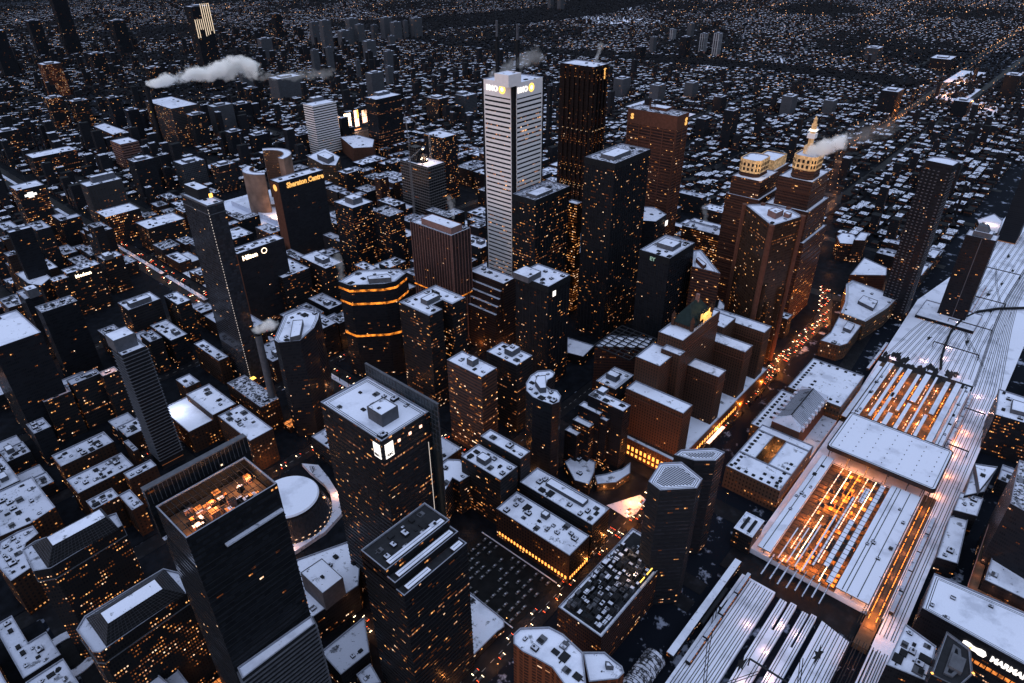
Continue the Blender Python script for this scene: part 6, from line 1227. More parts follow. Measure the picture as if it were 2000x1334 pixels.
for k in range(8):
    for y in (A[1]-1.6, C_[1]-1.4): b = MB(); x = A[0]+6+k*8.6; b.box(x, x+3.4, y, y+3, 30, 34.6); b.build('roof_dormer', 'snow_dull', hall)
r_.seed(4)
for (xx, yy) in [(462, y) for y in range(117, 160, 7)]+[(470, y) for y in range(117, 132, 7)]+[(x, 157) for x in range(466, 532, 6)]+[(x, 168) for x in range(541, 610, 6)]+[(x, 162) for x in range(560, 600, 9)]+[(x, 163) for x in range(619, 684, 6)]+[(622, y) for y in range(119, 160, 7)]+[(684, y) for y in range(122, 160, 9)]+[(x, 118) for x in range(466, 500, 8)]+[(x, 150) for x in range(628, 652, 8)]:
    b = MB(); b.box(xx-c[0]-1.4, xx-c[0]+1.4, yy-c[1]-1.4, yy-c[1]+1.4, (24.02 if not 537 < xx < 613 else 19.02), (24.7 if not 537 < xx < 613 else 19.7)); b.build('square_skylight', 'gutter', root)
sheet('station_courtyard', R_(484.2, 525.8, 134.2, 145.8), 6, 'platform', 0)
sheet('station_service_court', R_(536.5, 613.5, 113, 126.8), 8, 'snow_dull', 0)
lamp(521, 140, 12, 4500, (1, .42, .12), .6); lamp(560, 120, 14, 600, (1, .42, .12), .6)
for k in range(12): b = MB(); x = 545-c[0]+k*5; b.box(x, x+2.2, 173.1-c[1], 175.5-c[1], 3, 16) ; b.build('column', 'concretelight', root)
# machine-crowded roof
root, P, h, c = find('crowded with cooling'); x0, x1, y0, y1 = px0(P); r_.seed(21)
b = MB(); b.cap(inset(P, 2.4), h+.05); b.build('machine_deck', 'darkmetal', root)
grid = []
for i in range(18):
    for j in range(7):
        if r_.random() < .12: continue
        x, y = x0+4+i*(x1-x0-9)/17.5, y0+3.2+j*(y1-y0-7)/6.6
        w, d, hh = r_.uniform(2.2, 5.0), r_.uniform(2.2, 4.4), r_.uniform(1, 5.5)
        x_, y_ = x+r_.uniform(-.8, .8), y+r_.uniform(-.6, .6)
        b = MB(); b.box(x_, x_+w, y_, y_+d, h+.06, h+hh); b.cur = 1; b.box(x_+.3, x_+w-.3, y_+.3, y_+d-.3, h+hh+.02, h+hh+.2)
        if r_.random() < .3: b.cur = 0; b.prism(circle(x_+w/2, y_+d/2, min(w, d)*.32, 10), h+hh+.21, h+hh+.6)
        if len(grid) < 98: grid.append(b.build('cooling_machine', [r_.choice(['unit', 'unitgrey', 'darkmetal']), r_.choice(['snow', 'snow', 'snow_melt', 'unit', 'unitgrey'])], root))
b = MB()
for k in range(9): b.beam((x0+2, y0+3+k*3.8, h+6.2), (x1-2 if k % 2 else x0+40, y0+3+k*3.8, h+6.2), .3)
for k in range(7): b.beam((x0+6+k*13, y0+1, h+6.4), (x0+6+k*13, y1-1, h+6.4), .3)
b.build('pipe_rack', 'darkmetal', root)
b = MB(); b.box(x1-44, x1-20, y0+3, y0+3.6, h+3, h+4); b.build('tube_lamp', 'g_yellow', root)
lamp(c[0]+6, c[1]-8, h+9, 1500, (1, .55, .25), .5); lamp(c[0]+20, c[1]+4, h+8, 700, (1, .6, .3), .5)
# arcade lights
root, P, h, c = find('glowing arcade'); x0, x1, y0, y1 = px0(P)
for k in range(22): b = MB(); y = y0+2+k*3.3; b.box(x0-.5, x0-.1, y, y+1.5, 5, 8); b.build('arcade_window', 'g_arcade', root)
for k in range(9): b = MB(); x = x0+1.5+k*2.8; b.box(x, x+1.2, y0-.5, y0-.1, 5, 8); b.build('arcade_window', 'g_arcade', root)
# hipped lattice roofs
for key in ('upper office block with hipped', 'lower office block with dark hipped'):
    lbl = [l for l in LB if key in l][0]; root, P, h, c = LB[lbl][0]; tz = LB[lbl][1]
    hp = sub([v for v in HAND if v[1] == lbl][0][6]['hp'], c)
    for o_ in [q for q in root.children if q.name.split('.')[0] == 'roof']: o_.data.materials[0] = MATS['snow_dull']
    x0, x1, y0, y1 = px0(P); hx0, hx1, hy0, hy1 = px0(hp)
    B0 = R_(x0+7, x1-5, y0+1.5, y1-1.5); T0 = R_(hx0, hx1, hy0, hy1)
    b = MB(); b.frustum(B0, h+.1, T0, h+15, False); rf = b.build('hipped_roof', 'darkmetal', root)
    b = MB(); b.cap(T0, h+15.05); b.build('flat_roof_strip', 'snow', rf)
    b = MB(); n = 4
    for i in range(4):
        A, B_, C_, D_ = B0[i], B0[(i+1) % 4], T0[(i+1) % 4], T0[i]; m = max(5, int(math.dist(A, B_)/2.4))
        for k in range(m+1):
            f_ = k/m; p = (A[0]+(B_[0]-A[0])*f_, A[1]+(B_[1]-A[1])*f_, h+.4); q = (D_[0]+(C_[0]-D_[0])*f_, D_[1]+(C_[1]-D_[1])*f_, h+15.2); b.beam(p, q, .16)
        for k in range(1, 7):
            f_ = k/7; p = (A[0]+(D_[0]-A[0])*f_, A[1]+(D_[1]-A[1])*f_, h+.4+15*f_); q = (B_[0]+(C_[0]-B_[0])*f_, B_[1]+(C_[1]-B_[1])*f_, h+.4+15*f_); b.beam(p, q, .16)
    b.build('roof_lattice', 'unitgrey', rf)
    b = MB(); b.ring(P, .5, h-9, h-8.4, True); b.build('cornice', 'balconyedge', root)
# balcony-dotted curved tower
root, P, h, c = find('rows of small white balconies')
b = MB(); n = len(P)
for i in (4, 0, 1):
    a, q = P[i], P[(i+1) % n]; L = math.dist(a, q); m = max(2, int(L/4.6)); d = ((q[0]-a[0])/L, (q[1]-a[1])/L); nn = (d[1], -d[0])
    for z in range(12, 200, 4):
        for k in range(m):
            if k % 5 == 4: continue
            x, y = a[0]+d[0]*L*(k+.3)/m, a[1]+d[1]*L*(k+.3)/m; b.prism([(x, y), (x+nn[0]*1.2, y+nn[1]*1.2), (x+nn[0]*1.2+d[0]*2, y+nn[1]*1.2+d[1]*2), (x+d[0]*2, y+d[1]*2)], z, z+.9)
b.build('balconies', 'parapet2', root, 'stuff')
root, P, h, c = find('one pale vertical line'); x0, x1, y0, y1 = px0(P)
b = MB(); b.box(x0-.6, x0-.1, y0+14, y0+14.8, 4, h); b.build('vertical_line', 'balconyedge', root)
b = MB(); b.frustum(R_(-6, 8, -9, 9), h+1, R_(-1, 9, -2, 8), h+12); b.build('slanted_screen', 'unitgrey', root)
# stepped crowns
for key, spire in (('left of the spired', 0), ('white lantern spire', 1)):
    root, P, h, c = find(key); tz = LB[[l for l in LB if key in l][0]][1]
    cc = center(tz[-1][2]); Q = sub(tz[-1][2], c)
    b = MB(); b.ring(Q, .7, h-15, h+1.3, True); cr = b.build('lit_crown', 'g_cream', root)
    b = MB(); n = len(Q)
    for i in range(n):
        a, q = Q[i], Q[(i+1) % n]; L = math.dist(a, q); m = max(2, int(L/4.2)); d = ((q[0]-a[0])/L, (q[1]-a[1])/L); nn = (d[1], -d[0])
        for k in range(m):
            for z in (h-12.5, h-6.5):
                x, y = a[0]+d[0]*L*(k+.25)/m, a[1]+d[1]*L*(k+.25)/m; w = L/m*.5
                b.prism([(x+nn[0]*.72, y+nn[1]*.72), (x+nn[0]*.95, y+nn[1]*.95), (x+nn[0]*.95+d[0]*w, y+nn[1]*.95+d[1]*w), (x+nn[0]*.72+d[0]*w, y+nn[1]*.72+d[1]*w)], z, z+3.6)
    b.build('crown_windows', 'gutter', cr)
    for z0, z1, T in tz:
        b = MB(); 
        for z in range(20, int(z1)-2, 8): b.ring(sub(T, c), .5, z, z+1.3, True)
        b.build('cornice', 'brownpanel', root)
    lamp(cc[0]-22, cc[1]-20, h-6, 1500, (1, .72, .36), 1, 'crown_floodlight')
    if spire:
        X, Y = cc[0]-c[0]+4, cc[1]-c[1]+3
        b = MB(); b.prism(R_(X-5, X+5, Y-5, Y+5), h, h+9); b.prism(circle(X, Y, 3.0, 10), h+9, h+34); sp_ = b.build('spire', 'g_cream', root)
        for z, s in ((h+18, 4.4), (h+26, 4.0)): b = MB(); b.box(X-s, X+s, Y-s, Y+s, z, z+5.5 if z < h+20 else z+2); b.build('lantern', 'g_white' if z > h+20 else 'whitepanel', sp_)
        b = MB(); b.prism(circle(X, Y, 2.0, 10), h+34, h+39); b.frustum(circle(X, Y, 2.2, 10), h+39, circle(X, Y, .2, 10), h+43); b.build('spire_cap', 'g_cream', sp_)
    else:
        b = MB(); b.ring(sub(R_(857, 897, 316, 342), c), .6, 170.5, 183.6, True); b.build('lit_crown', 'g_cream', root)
# city hall
def shell(x, y, r, th, a0, a1, h, lab, wall_in, wall_out):
    root = empty('city_hall_tower', (x, y, 0), lab, 'city hall')
    A = circle(0, 0, r, 22, a0, a1, True); B_ = circle(0, 0, r-th, 22, a0, a1, True)
    b = MB(); P = A+B_[::-1]; b.walls(A[:2], 0, 0)
    b = MB(); u = 0
    for i in range(22):
        L = math.dist(A[i], A[i+1]); b.cur = 0; b.face([(*A[i], 0), (*A[i+1], 0), (*A[i+1], h), (*A[i], h)], [(u, 0), (u+L, 0), (u+L, h), (u, h)])
        b.cur = 1; b.face([(*B_[i+1], 0), (*B_[i], 0), (*B_[i], h), (*B_[i+1], h)], [(u+L, 0), (u, 0), (u, h), (u+L, h)]); u += L
    b.cur = 0
    for i in (0, 22): q = [(*A[i], 0), (*A[i], h), (*B_[i], h), (*B_[i], 0)]; b.face(q if i == 0 else q[::-1])
    b.build('wall', [wall_out, wall_in], root)
    b = MB()
    for i in range(22): b.face([(*A[i], h), (*A[i+1], h), (*B_[i+1], h), (*B_[i], h)])
    b.build('roof', 'snow', root); b = MB()
    for i in range(22): b.cur = 0; b.beam((*A[i], h+.6), (*A[i+1], h+.6), 1.0); b.beam((*B_[i], h+.6), (*B_[i+1], h+.6), 1.0)
    b.build('parapet', 'rim', root); return root
plain('shellwall', (.20, .14, .12), .8, 0, .2, .5, .06)
shell(596, 1125, 46, 13, -1.35, 1.1, 99, 'curved city hall tower, taller eastern shell with lit window dots', 'concave', 'shellwall')
shell(590, 1118, 40, 12, 1.9, 4.1, 79, 'curved city hall tower, shorter western shell with bare ribbed wall', 'concave', 'shellwall')
rt = empty('council_chamber', (596, 1120, 10), 'low saucer shaped council hall between the curved city hall towers', 'city hall')
b = MB(); b.frustum(circle(0, 0, 12, 28), 0, circle(0, 0, 20, 28), 7, False); b.build('wall', 'concretelight', rt); b = MB(); b.frustum(circle(0, 0, 20, 28), 7, circle(0, 0, 6, 28), 11); b.build('roof', 'snow', rt)
lamp(560, 1060, 20, 14000, (1, .5, .2), 2); lamp(575, 1035, 5, 9000, (1, .5, .22), 2); lamp(640, 1085, 30, 8000, (1, .5, .2), 2); lamp(600, 1030, 8, 6000, (1, .5, .2), 2)
# concert hall
rt = empty('round_concert_hall', (174.5, 428.5, 0), 'round concert hall with smooth snow disc roof and dark latticed glass skirt', 'concert hall')
b = MB(); b.prism(circle(0, 0, 21, 36), 0, 22); b.frustum(circle(0, 0, 34, 36), 3, circle(0, 0, 26, 36), 25, False); b.build('glass_skirt', 'glass', rt)
b = MB(); b.frustum(circle(0, 0, 26, 48), 26.2, circle(0, 0, 24.6, 48), 28, True); b.build('roof', 'snow_clean', rt); b = MB(); b.ring(circle(0, 0, 26.3, 48), .6, 25, 26.6); b.build('roof_edge', 'parapet', rt)
b = MB()
for k in range(36):
    a0 = k*6.2832/36; 
    for dk in (1, -1):
        a1 = a0+dk*6.2832/18; b.beam((34.2*math.cos(a0), 34.2*math.sin(a0), 3), (26.3*math.cos(a1), 26.3*math.sin(a1), 25), .25)
b.build('skirt_lattice', 'darkmetal', rt)
rt = empty('plaza_wall', (190, 440, 0), 'crescent of snow covered low roof curving around the round concert hall', 'wall'); b = MB()
CR = [(219, 481), (228, 467), (224, 445), (218, 423), (206, 399), (182, 392), (146, 393), (153, 405), (166, 397), (192, 403), (206, 415), (213, 428), (216, 440), (217, 465)]
b.walls(sub(CR[::-1], (190, 440)), 0, 4); b.cap(sub(CR[::-1], (190, 440)), 4.01); b.build('wall', 'snow_dull', rt)
for k in range(9): lamp(205+5*math.cos(k), 430+k*4-18, 3, 90, (1, .4, .12), .3)
sheet('sunken_plaza', circle(-6, 438, 11, 24), .2, 'gutter'); b = MB(); b.ring(circle(-6, 438, 22, 30), 7, .15, 1.0); b.build('plaza_paving', 'snow_dull', kind='structure')
# machine-like bits: construction frame tower, cranes
root, P, h, c = find('under construction with working lights'); x0, x1, y0, y1 = px0(P)
b = MB()
for z in range(8, int(h)+1, 5): b.ring(P, .6, z, z+.6, True)
b.build('floor_slabs', 'concretelight', root, 'stuff')
for dx, dy, hh in ((-6, 8, 126), (2, 14, 118), (-2, -2, 112)):
    b = MB(); b.box(dx-7, dx+7, dy-8, dy+8, h, hh); b.build('lift_core', 'frame', root)
for dx, dy, z in ((-9, -9, 108), (-12, 6, 113), (0, -12, 106), (6, 4, 119)):
    b = MB(); lampmesh(b, dx, dy, z, 1.6); b.build('work_light', 'g_lampw', root); lamp(c[0]+dx, c[1]+dy-2, z+2, 4200, (1, .62, .38), .5)
def crane(x, y, hb, hj, ang, L, tilt, lab):
    rt = empty('tower_crane', (x, y, 0), lab, 'crane'); b = MB(); w = 1.2
    for sx in (-w, w):
        for sy in (-w, w): b.beam((sx, sy, hb), (sx, sy, hj), .35)
    for z in range(int(hb), int(hj), 4): b.beam((-w, -w, z), (w, -w, z+4), .25); b.beam((-w, -w, z), (-w, w, z+4), .25); b.beam((w, -w, z), (w, w, z+4), .25)
    b.build('mast', 'concretelight', rt)
    b = MB(); dx, dy = math.cos(ang)*math.cos(tilt), math.sin(ang)*math.cos(tilt); dz = math.sin(tilt)
    for o_ in (-.8, .8): b.beam((-dy*o_, dx*o_, hj), (dx*L-dy*o_, dy*L+dx*o_, hj+dz*L), .35)
    b.beam((0, 0, hj+1.8), (dx*L, dy*L, hj+dz*L+.6), .35)
    for k in range(int(L/4)): b.beam((dx*4*k, dy*4*k, hj+dz*4*k), (dx*4*(k+1), dy*4*(k+1), hj+1.6+dz*4*(k+1)), .2)
    b.build('jib', 'concretelight', rt); b = MB(); b.beam((0, 0, hj), (-dx*9, -dy*9, hj), 1.0); b.box(-dx*10-1.2, -dx*10+1.2, -dy*10-1.2, -dy*10+1.2, hj-2, hj+1.5); b.build('counterweight', 'unitgrey', rt)
    b = MB(); b.box(-1, 1, -1, 1, hj-2.4, hj-.2); b.build('cab', 'whitepanel', rt)
crane(744, 902, 0, 134, 1.0, 46, .95, 'pale luffing crane with steep jib beside the tower under construction')
crane(768, 876, 90, 142, 2.2, 40, .75, 'lit lattice crane rising from the tower under construction')
crane(700, 852, 0, 120, .4, 48, .12, 'crane with low jib left of the tower under construction')
# chimneys
for x, y, h, r, lab in ((679, 1760, 128, 4.5, 'tall thin chimney trailing a long white plume'), (242, 558, 110, 3.2, 'tall pale concrete chimney beside the octagonal tower')):
    rt = empty('chimney', (x, y, 0), lab, 'chimney'); b = MB(); b.frustum(circle(0, 0, r*1.3, 20), 0, circle(0, 0, r, 20), h); b.build('shaft', 'unitgrey' if y < 1000 else 'parapet', rt)
    b = MB(); b.ring(circle(0, 0, r*1.12, 20), r*.3, h-2, h+.5); b.build('rim', 'unit', rt)
    for s in (1, -1): b = MB(); lampmesh(b, s*(r+1), -1, h-58 if y > 1000 else h-3, 1.3 if y > 1000 else .3); b.build('warning_lamp', 'g_yellow', rt)
# comb-lit far tower
root, P, h, c = find('comb of white lines'); x0, x1, y0, y1 = px0(P)
r_.seed(2); b = MB()
for k in range(9): x = x0+2+k*(x1-x0-4)/8; z1 = h+(8 if k > 3 else -34); b.box(x-1.0, x+1.0, y0-1.2, y0-.4, h-r_.uniform(62, 88), z1)
b.build('light_comb', 'g_comb', root)
# arena terrace, amber corner lamps
root, P, h, c = find('glowing orange terrace')
b = MB(); b.ring(inset(P, -1), 6, 26, 27, True); b.build('terrace', 'platform', root); b = MB(); b.ring(inset(P, -7), .5, 27, 28.6, True); b.build('terrace_wall', 'pinkbox', root)
Q = inset(P, -4); n = len(Q)
for i in range(n):
    a, q = Q[i], Q[(i+1) % n]
    for k in range(5):
        x, y = a[0]+(q[0]-a[0])*k/5, a[1]+(q[1]-a[1])*k/5
        if seen(x+c[0], y+c[1], .03): lamp(x+c[0], y+c[1], 30.5, 420, (1, .36, .16), .3)
root, P, h, c = find('amber lamps')
for o_ in [q for q in root.children if q.name.split('.')[0] == 'roof']: o_.data.materials[0] = MATS['darkmetal']
b = MB()
for i in range(len(P)): b.beam((*P[i], h+1.4), (*P[(i+1) % len(P)], h+1.4), .5)
Qi = inset(P, 5); b.ring(Qi, 1.6, h+.1, h+1.6); b.build('edge_walk', 'unitgrey', root)
b = MB(); b.box(-6, 5, -4, 3, h, h+3); b.build('lift_core', 'unitgrey', root); 
for i in range(4): b = MB(); lampmesh(b, P[i][0], P[i][1], h+2.6, .9); b.build('corner_lamp', 'g_amber', root)
root, P, h, c = find('large white letters')
# its south-west long side faces the lens: letters on a fascia
ed = sorted([(P[i], P[(i+1) % len(P)]) for i in range(len(P))], key=lambda e: (e[0][0]+e[1][0]))[0]
a, q = ed; L = math.dist(a, q); ang = math.atan2(q[1]-a[1], q[0]-a[0]); d = ((q[0]-a[0])/L, (q[1]-a[1])/L)
def along(k, out=.8): return (a[0]+d[0]*k+d[1]*out, a[1]+d[1]*k-d[0]*out)
SG = L*.34
o_ = text(root, 'MARMAN', (*along(SG+17), h-10.5), 'S', 6.5, 'g_white', 'letter_sign', bold=.5, sx=.8); o_.rotation_euler = (math.pi/2, 0, ang)
b = MB(); b.prism([(SG_, v) for SG_, v in [(0, -2.6), (1.2, -3.3), (4, -3.3), (6, -2.2), (8.5, -2.2), (10.5, -3.2), (13.5, -3), (14.5, 0), (13, 2.8), (10.5, 3), (8, 2), (6, 2), (4, 3), (1.2, 3), (0, 2)]], 0, .3)
o_ = b.build('cloud_sign', 'g_white', root); o_.rotation_euler = (math.pi/2, 0, ang); o_.location = (*along(SG+0), h-8)
for k in range(14):
    b = MB(); x_, y_ = along(SG-4+k*3.6); b.box(0, 2.9, -.2, 0, -3, 0); o_ = b.build('lit_window', 'g_soft', root); o_.rotation_euler = (0, 0, ang); o_.location = (x_, y_, h-17)
# glowing signs on the left
root, P, h, c = find('cross shaped sign'); x0, x1, y0, y1 = px0(P)
b = MB(); b.box(x0+8, x0+25, y0-.7, y0-.2, h-11.5, h-8); b.box(x0+12.5, x0+20.5, y0-.75, y0-.15, h-14, h-5.6); b.build('cross_sign', 'g_white', root)
b = MB(); b.beam((2, 4, h), (2, 4, h+16), .7); b.build('mast', 'darkmetal', root)
root, P, h, c = find('lit office slab with white'); x0, x1, y0, y1 = px0(P); text(root, 'Medcan', (x0+8, y0-.6, h-8), 'S', 6, 'g_lampw', bold=.3, sx=1.05)
root, P, h, c = find('small yellow corner sign'); x0, x1, y0, y1 = px0(P); text(root, 'EPCOR', (x0-.6, y1-3, h-5.5), 'W', 5, 'g_yellow', bold=.6)
for l_k in ('second bright advertising screen', ): pass
# billboards by the square
r_.seed(8)
for k, (x, w, z0, z1, m, lab) in enumerate(((1006, 24, 4, 34, 'g_billboard', 'pinkish lit advertising screen, leftmost at the bright square'), (1034, 22, 6, 40, 'g_lampw', 'white lit advertising screen with picture panels at the bright square'), (1060, 14, 4, 46, 'g_yellow', 'narrow yellow advertising screen at the bright square'), (1078, 34, 12, 44, 'g_billboard', 'broad pale advertising screen, rightmost at the bright square'), (1034, 30, 0.5, 4, 'g_orange', 'low orange shop front under the advertising screens'))):
    y = 1500-k*9; rt = empty('advertising_screen', (x, y, 0), lab, 'billboard'); b = MB(); b.box(0, w, 0, 1.2, z0, z1)
    b.build('frame', 'darkmetal', rt)
    for i in range(3):
        for j in range(2):
            b = MB(); b.box(.5+i*w/3, w/3*(i+1)-.4, -.3, -.05, z0+.5+j*(z1-z0)/2, z0+(j+1)*(z1-z0)/2-.3); b.build('panel', r_.choice([m, m, 'g_billboard', 'g_pink']), rt)
    b = MB(); b.box(w*.3, w*.3+1, .2, 1, 0, z0); b.build('post', 'darkmetal', rt)
lamp(1050, 1470, 18, 60000, (1, .6, .4), 4); lamp(1090, 1440, 12, 30000, (1, .55, .3), 4)
# ------------------------------------------------------------------ railway lands
for P in (R_(240, 371, 76, 103), R_(240, 368, 65.8, 71), R_(240, 370, 59, 63.6), R_(240, 338, 63.6, 65.8), R_(240, 368, 49.6, 54), R_(240, 370, 44, 48), R_(240, 333, 48, 49.6), [(240, 19), (364, 19), (369, 40), (240, 40)], R_(240, 399.9, -8, 6)): sheet('rail_viaduct', P, 5, 'snow_rail', -.3)
sheet('rail_viaduct', [(400, -8), (1100, -8), (1700, -40), (1700, 76), (1100, 100), (960, 122), (640, 112), (400, 110)], 5, 'snow_rail', -.3)
sheet('rail_viaduct', R_(366, 399.9, 7, 17), 5, 'platform', -.3); sheet('under_bridge_street', R_(371.5, 399.5, 18, 122), .3, 'road')
sheet('track_cutting', R_(400, 548, 42, 94), 5.05, 'platform'); sheet('track_cutting', R_(620, 765, 30, 112), 5.05, 'platform'); sheet('track_cutting', R_(400, 560, 7, 17), 5.06, 'platform')
sheet('track_cutting', R_(765, 778, 20, 118), 5.07, 'road')
def rails_(name, pts):
    b = MB()
    for o_ in (-.85, .85):
        for i in range(len(pts)-1):
            (x0, y0), (x1, y1) = pts[i], pts[i+1]; L = math.dist(pts[i], pts[i+1]); nx, ny = -(y1-y0)/L, (x1-x0)/L
            q = [(x0+nx*(o_-.27), y0+ny*(o_-.27)), (x1+nx*(o_-.27), y1+ny*(o_-.27)), (x1+nx*(o_+.27), y1+ny*(o_+.27)), (x0+nx*(o_+.27), y0+ny*(o_+.27))]
            b.cap(q, 5.14)
    return b.build(name, 'rail', kind='structure')
r_.seed(14)
for k in range(14):
    t = -4+k*4.6 if k < 6 else 20+(k-6)*12.4
    def curve(s):
        e = 0 if s < 780 else (s-780)/900
        tt = 52+(t-52)*(1-.42*min(1, max(0, (s-780)/260))) - max(0, s-950)*.028
        return tt+math.sin(s*.013+k)*.0
    if k < 6: rails_('railway_track', [(s, curve(s)) for s in range(384, 1700, 26)]); rails_('railway_track', [(s, t) for s in (238, 371)])
    else:
        rails_('railway_track', [(s, curve(s)) for s in range(778, 1700, 26)]); [rails_('railway_track', [(240, u), (369, u)]) for u in ((78.5, 82.5), (87, 91), (95.5, 99.5), (61.3, 68.4), (46, 51.8), (22.5, 27), (31.5, 36), (-1, 3))[k-6]]
        rails_('railway_track', [(790+20*i, curve(790+20*i)+ (6 if i < 4 else 6-1.2*(i-4) if i < 9 else 0)) for i in range(9)])
for a, q in (((860, 40), (1000, 78)), ((900, 90), (1060, 50)), ((830, 20), (930, 62)), ((1000, 30), (1150, 62)), ((245, 12), (330, 40)), ((250, 75), (340, 108)), ((240, 90), (300, 58))): rails_('railway_switch', [a, ((a[0]+q[0])/2, (a[1]+q[1])/2+2), q])
for s, t in ((905, 66), (945, 58), (990, 40), (1010, 70), (1040, 52), (1090, 44), (880, 46), (935, 90), (1150, 40), (1205, 54), (985, 84), (860, 84), (330, 100), (298, 70), (340, 32)):   # snow melted at the heated switches
    n = 13; r_.seed(s); b = MB(); b.cap([(s+(9 if i % 2 else 3.5)*r_.uniform(.6, 1.3)*math.cos(6.283*i/n)*1.3, t+(3.2 if i % 2 else 1.8)*r_.uniform(.6, 1.2)*math.sin(6.283*i/n)) for i in range(n)], 5.09); b.build('melted_ground', 'gutter', kind='structure')
r_.seed(70)
for k in range(20):
    x0_, y0_ = 768+r_.uniform(0, 26), 40+k*3.9; b = MB(); n = 11; b.cap([(x0_+r_.uniform(5, 13)*math.cos(6.283*i/n), y0_+r_.uniform(1.6, 3.6)*math.sin(6.283*i/n)) for i in range(n)], 5.11+k*.004); b.build('melted_ground', 'gutter', kind='structure')
DL = [(790, 56), (816, 61), (843, 64), (892, 67), (935, 63), (971, 52), (998, 33), (1026, 3), (1040, -16)]; b = MB()
for (xa, ya), (xb, yb) in zip(DL, DL[1:]): b.beam((xa, ya, 7.2), (xb, yb, 7.2), 2.4)
rt = empty('covered_footbridge', (0, 0, 0), 'dark curved footbridge sweeping across the snowy tracks', 'bridge'); b.build('deck', 'unit', rt)
for k, (xa, ya) in enumerate(DL): b = MB(); b.box(xa-.6, xa+.6, ya-.6, ya+.6, 5, 6); b.build('pier', 'unit', rt)
for k, s in enumerate((640, 716, 840, 915, 1005, 1120, 300)):
    rt = empty('signal_gantry', (s, 52, 5), 'dark signal gantry spanning the tracks', 'gantry', 'signal gantries over the tracks'); b = MB(); y0_, y1_ = (-14, 8) if 600 < s < 760 else (-24, 24) if s > 400 else (-12, 14)
    if 600 < s < 760: y0_, y1_ = -52, -34
    b.box(-.5, .5, y0_, y1_, 7, 8); b.build('beam', 'darkmetal', rt)
    for y_ in (y0_, y1_): b = MB(); b.box(-.4, .4, y_-.4, y_+.4, 0, 7); b.build('leg', 'darkmetal', rt)
def canopy(s0, s1, t0, t1, z, lab, m='snow_clean', group='snow covered platform canopies'):
    rt = empty('platform_canopy', ((s0+s1)/2, (t0+t1)/2, 5), lab, 'canopy', group); w, d = (s1-s0)/2, (t1-t0)/2
    b = MB(); b.box(-w, w, -d, d, z-5-.5, z-5); b.build('roof_slab', 'unit', rt); b = MB(); b.box(-w+.2, w-.2, -d+.2, d-.2, z-5+.01, z-5+.3); b.build('snow_layer', m, rt)
    if d > 3:
        b = MB()
        for y in ([-d*.3, d*.35, d*.62] if d > 8 else [d*.2]): b.box(-w+1, w-1, y-.3, y+.3, z-5+.3, z-5+.5)
        b.build('roof_seam', 'gutter', rt)
        for k in range(7): o = bpy.data.objects.new('roof_unit', unit_mesh(r_.randrange(12))); COL.objects.link(o); o.parent = rt; o.location = (r_.uniform(-w+4, w-4), r_.uniform(-d+2, d-2), z-4.7); o.scale = (.55, .55, .7)
    for k in range(max(2, int(2*w/18))): b = MB(); x = -w+2+k*18; b.box(x, x+.5, -.25, .25, 0, z-5.5); b.build('post', 'darkmetal', rt)
    return rt
# big glazed train hall roof
rt = empty('train_hall', (582, 57, 0), 'large raised white train hall roof with rounded corners and rows of dots', 'train hall')
def rr(x0, x1, y0, y1, r): return circle(x1-r, y1-r, r, 6, 0, math.pi/2, True)+circle(x0+r, y1-r, r, 6, math.pi/2, math.pi, True)+circle(x0+r, y0+r, r, 6, math.pi, 1.5*math.pi, True)+circle(x1-r, y0+r, r, 6, 1.5*math.pi, 2*math.pi, True)
Q = rr(-34.5, 34.5, -46.5, 46.5, 4); b = MB(); b.walls(Q, 18.5, 22.2); b.cap(Q, 18.5, False); b.build('roof_edge', 'darkmetal', rt); b = MB(); b.cap(Q, 22.3); b.build('roof', 'snow_clean', rt)
b = MB(); b.ring(inset(Q, 2.4), .5, 22.31, 22.5); b.ring(Q, .8, 22.2, 22.9); b.build('roof_groove', 'gutter', rt)
for i in range(7):
    for j in range(7): b = MB(); x, y = -26+i*8.4, -38+j*12.6; b.prism(circle(x, y, .45, 6), 22.31, 22.8); b.build('roof_vent', 'gutter', rt)
for i in range(6):
    for j in range(6): b = MB(); x, y = -31+i*12.4, -43+j*17.2; b.box(x-.4, x+.4, y-.4, y+.4, 5, 18.5); b.build('column', 'unitgrey', rt)
canopy(400, 548, 93.6, 104.5, 11, 'long snow covered canopy along the station side, left of the train hall roof', group=None)
canopy(400, 546, 18.2, 42.3, 11, 'very wide snow covered canopy on the outer side, left of the train hall roof', group=None)
x_ = 420
for (s0, s1, t0, t1, l) in ((410, 509, 62.2, 64, 'thin'), (401, 540, 45.5, 49.8, 'outer'), (416, 480, 53, 57.2, 'middle'), (505, 528, 55, 59, 'short')):
    canopy(s0, s1, t0, t1, 10.5, {'thin': 'thin snow strip canopy among the glowing platforms', 'outer': 'snow canopy at the outer edge of the glowing platforms', 'middle': 'long snow canopy in the middle of the glowing platforms', 'short': 'short snow canopy close under the train hall roof'}[l], group=None)
for (s0, s1, t0, t1) in ((398, 476, 66.6, 68.2), (398, 456, 72.6, 74), (398, 446, 79, 80.3), (398, 440, 86, 87.3)): canopy(s0, s1, t0, t1, 11.6, 'thin snow strip over the near end of the glowing platforms', 'snow_clean', 'thin snow strips over the glowing platforms')
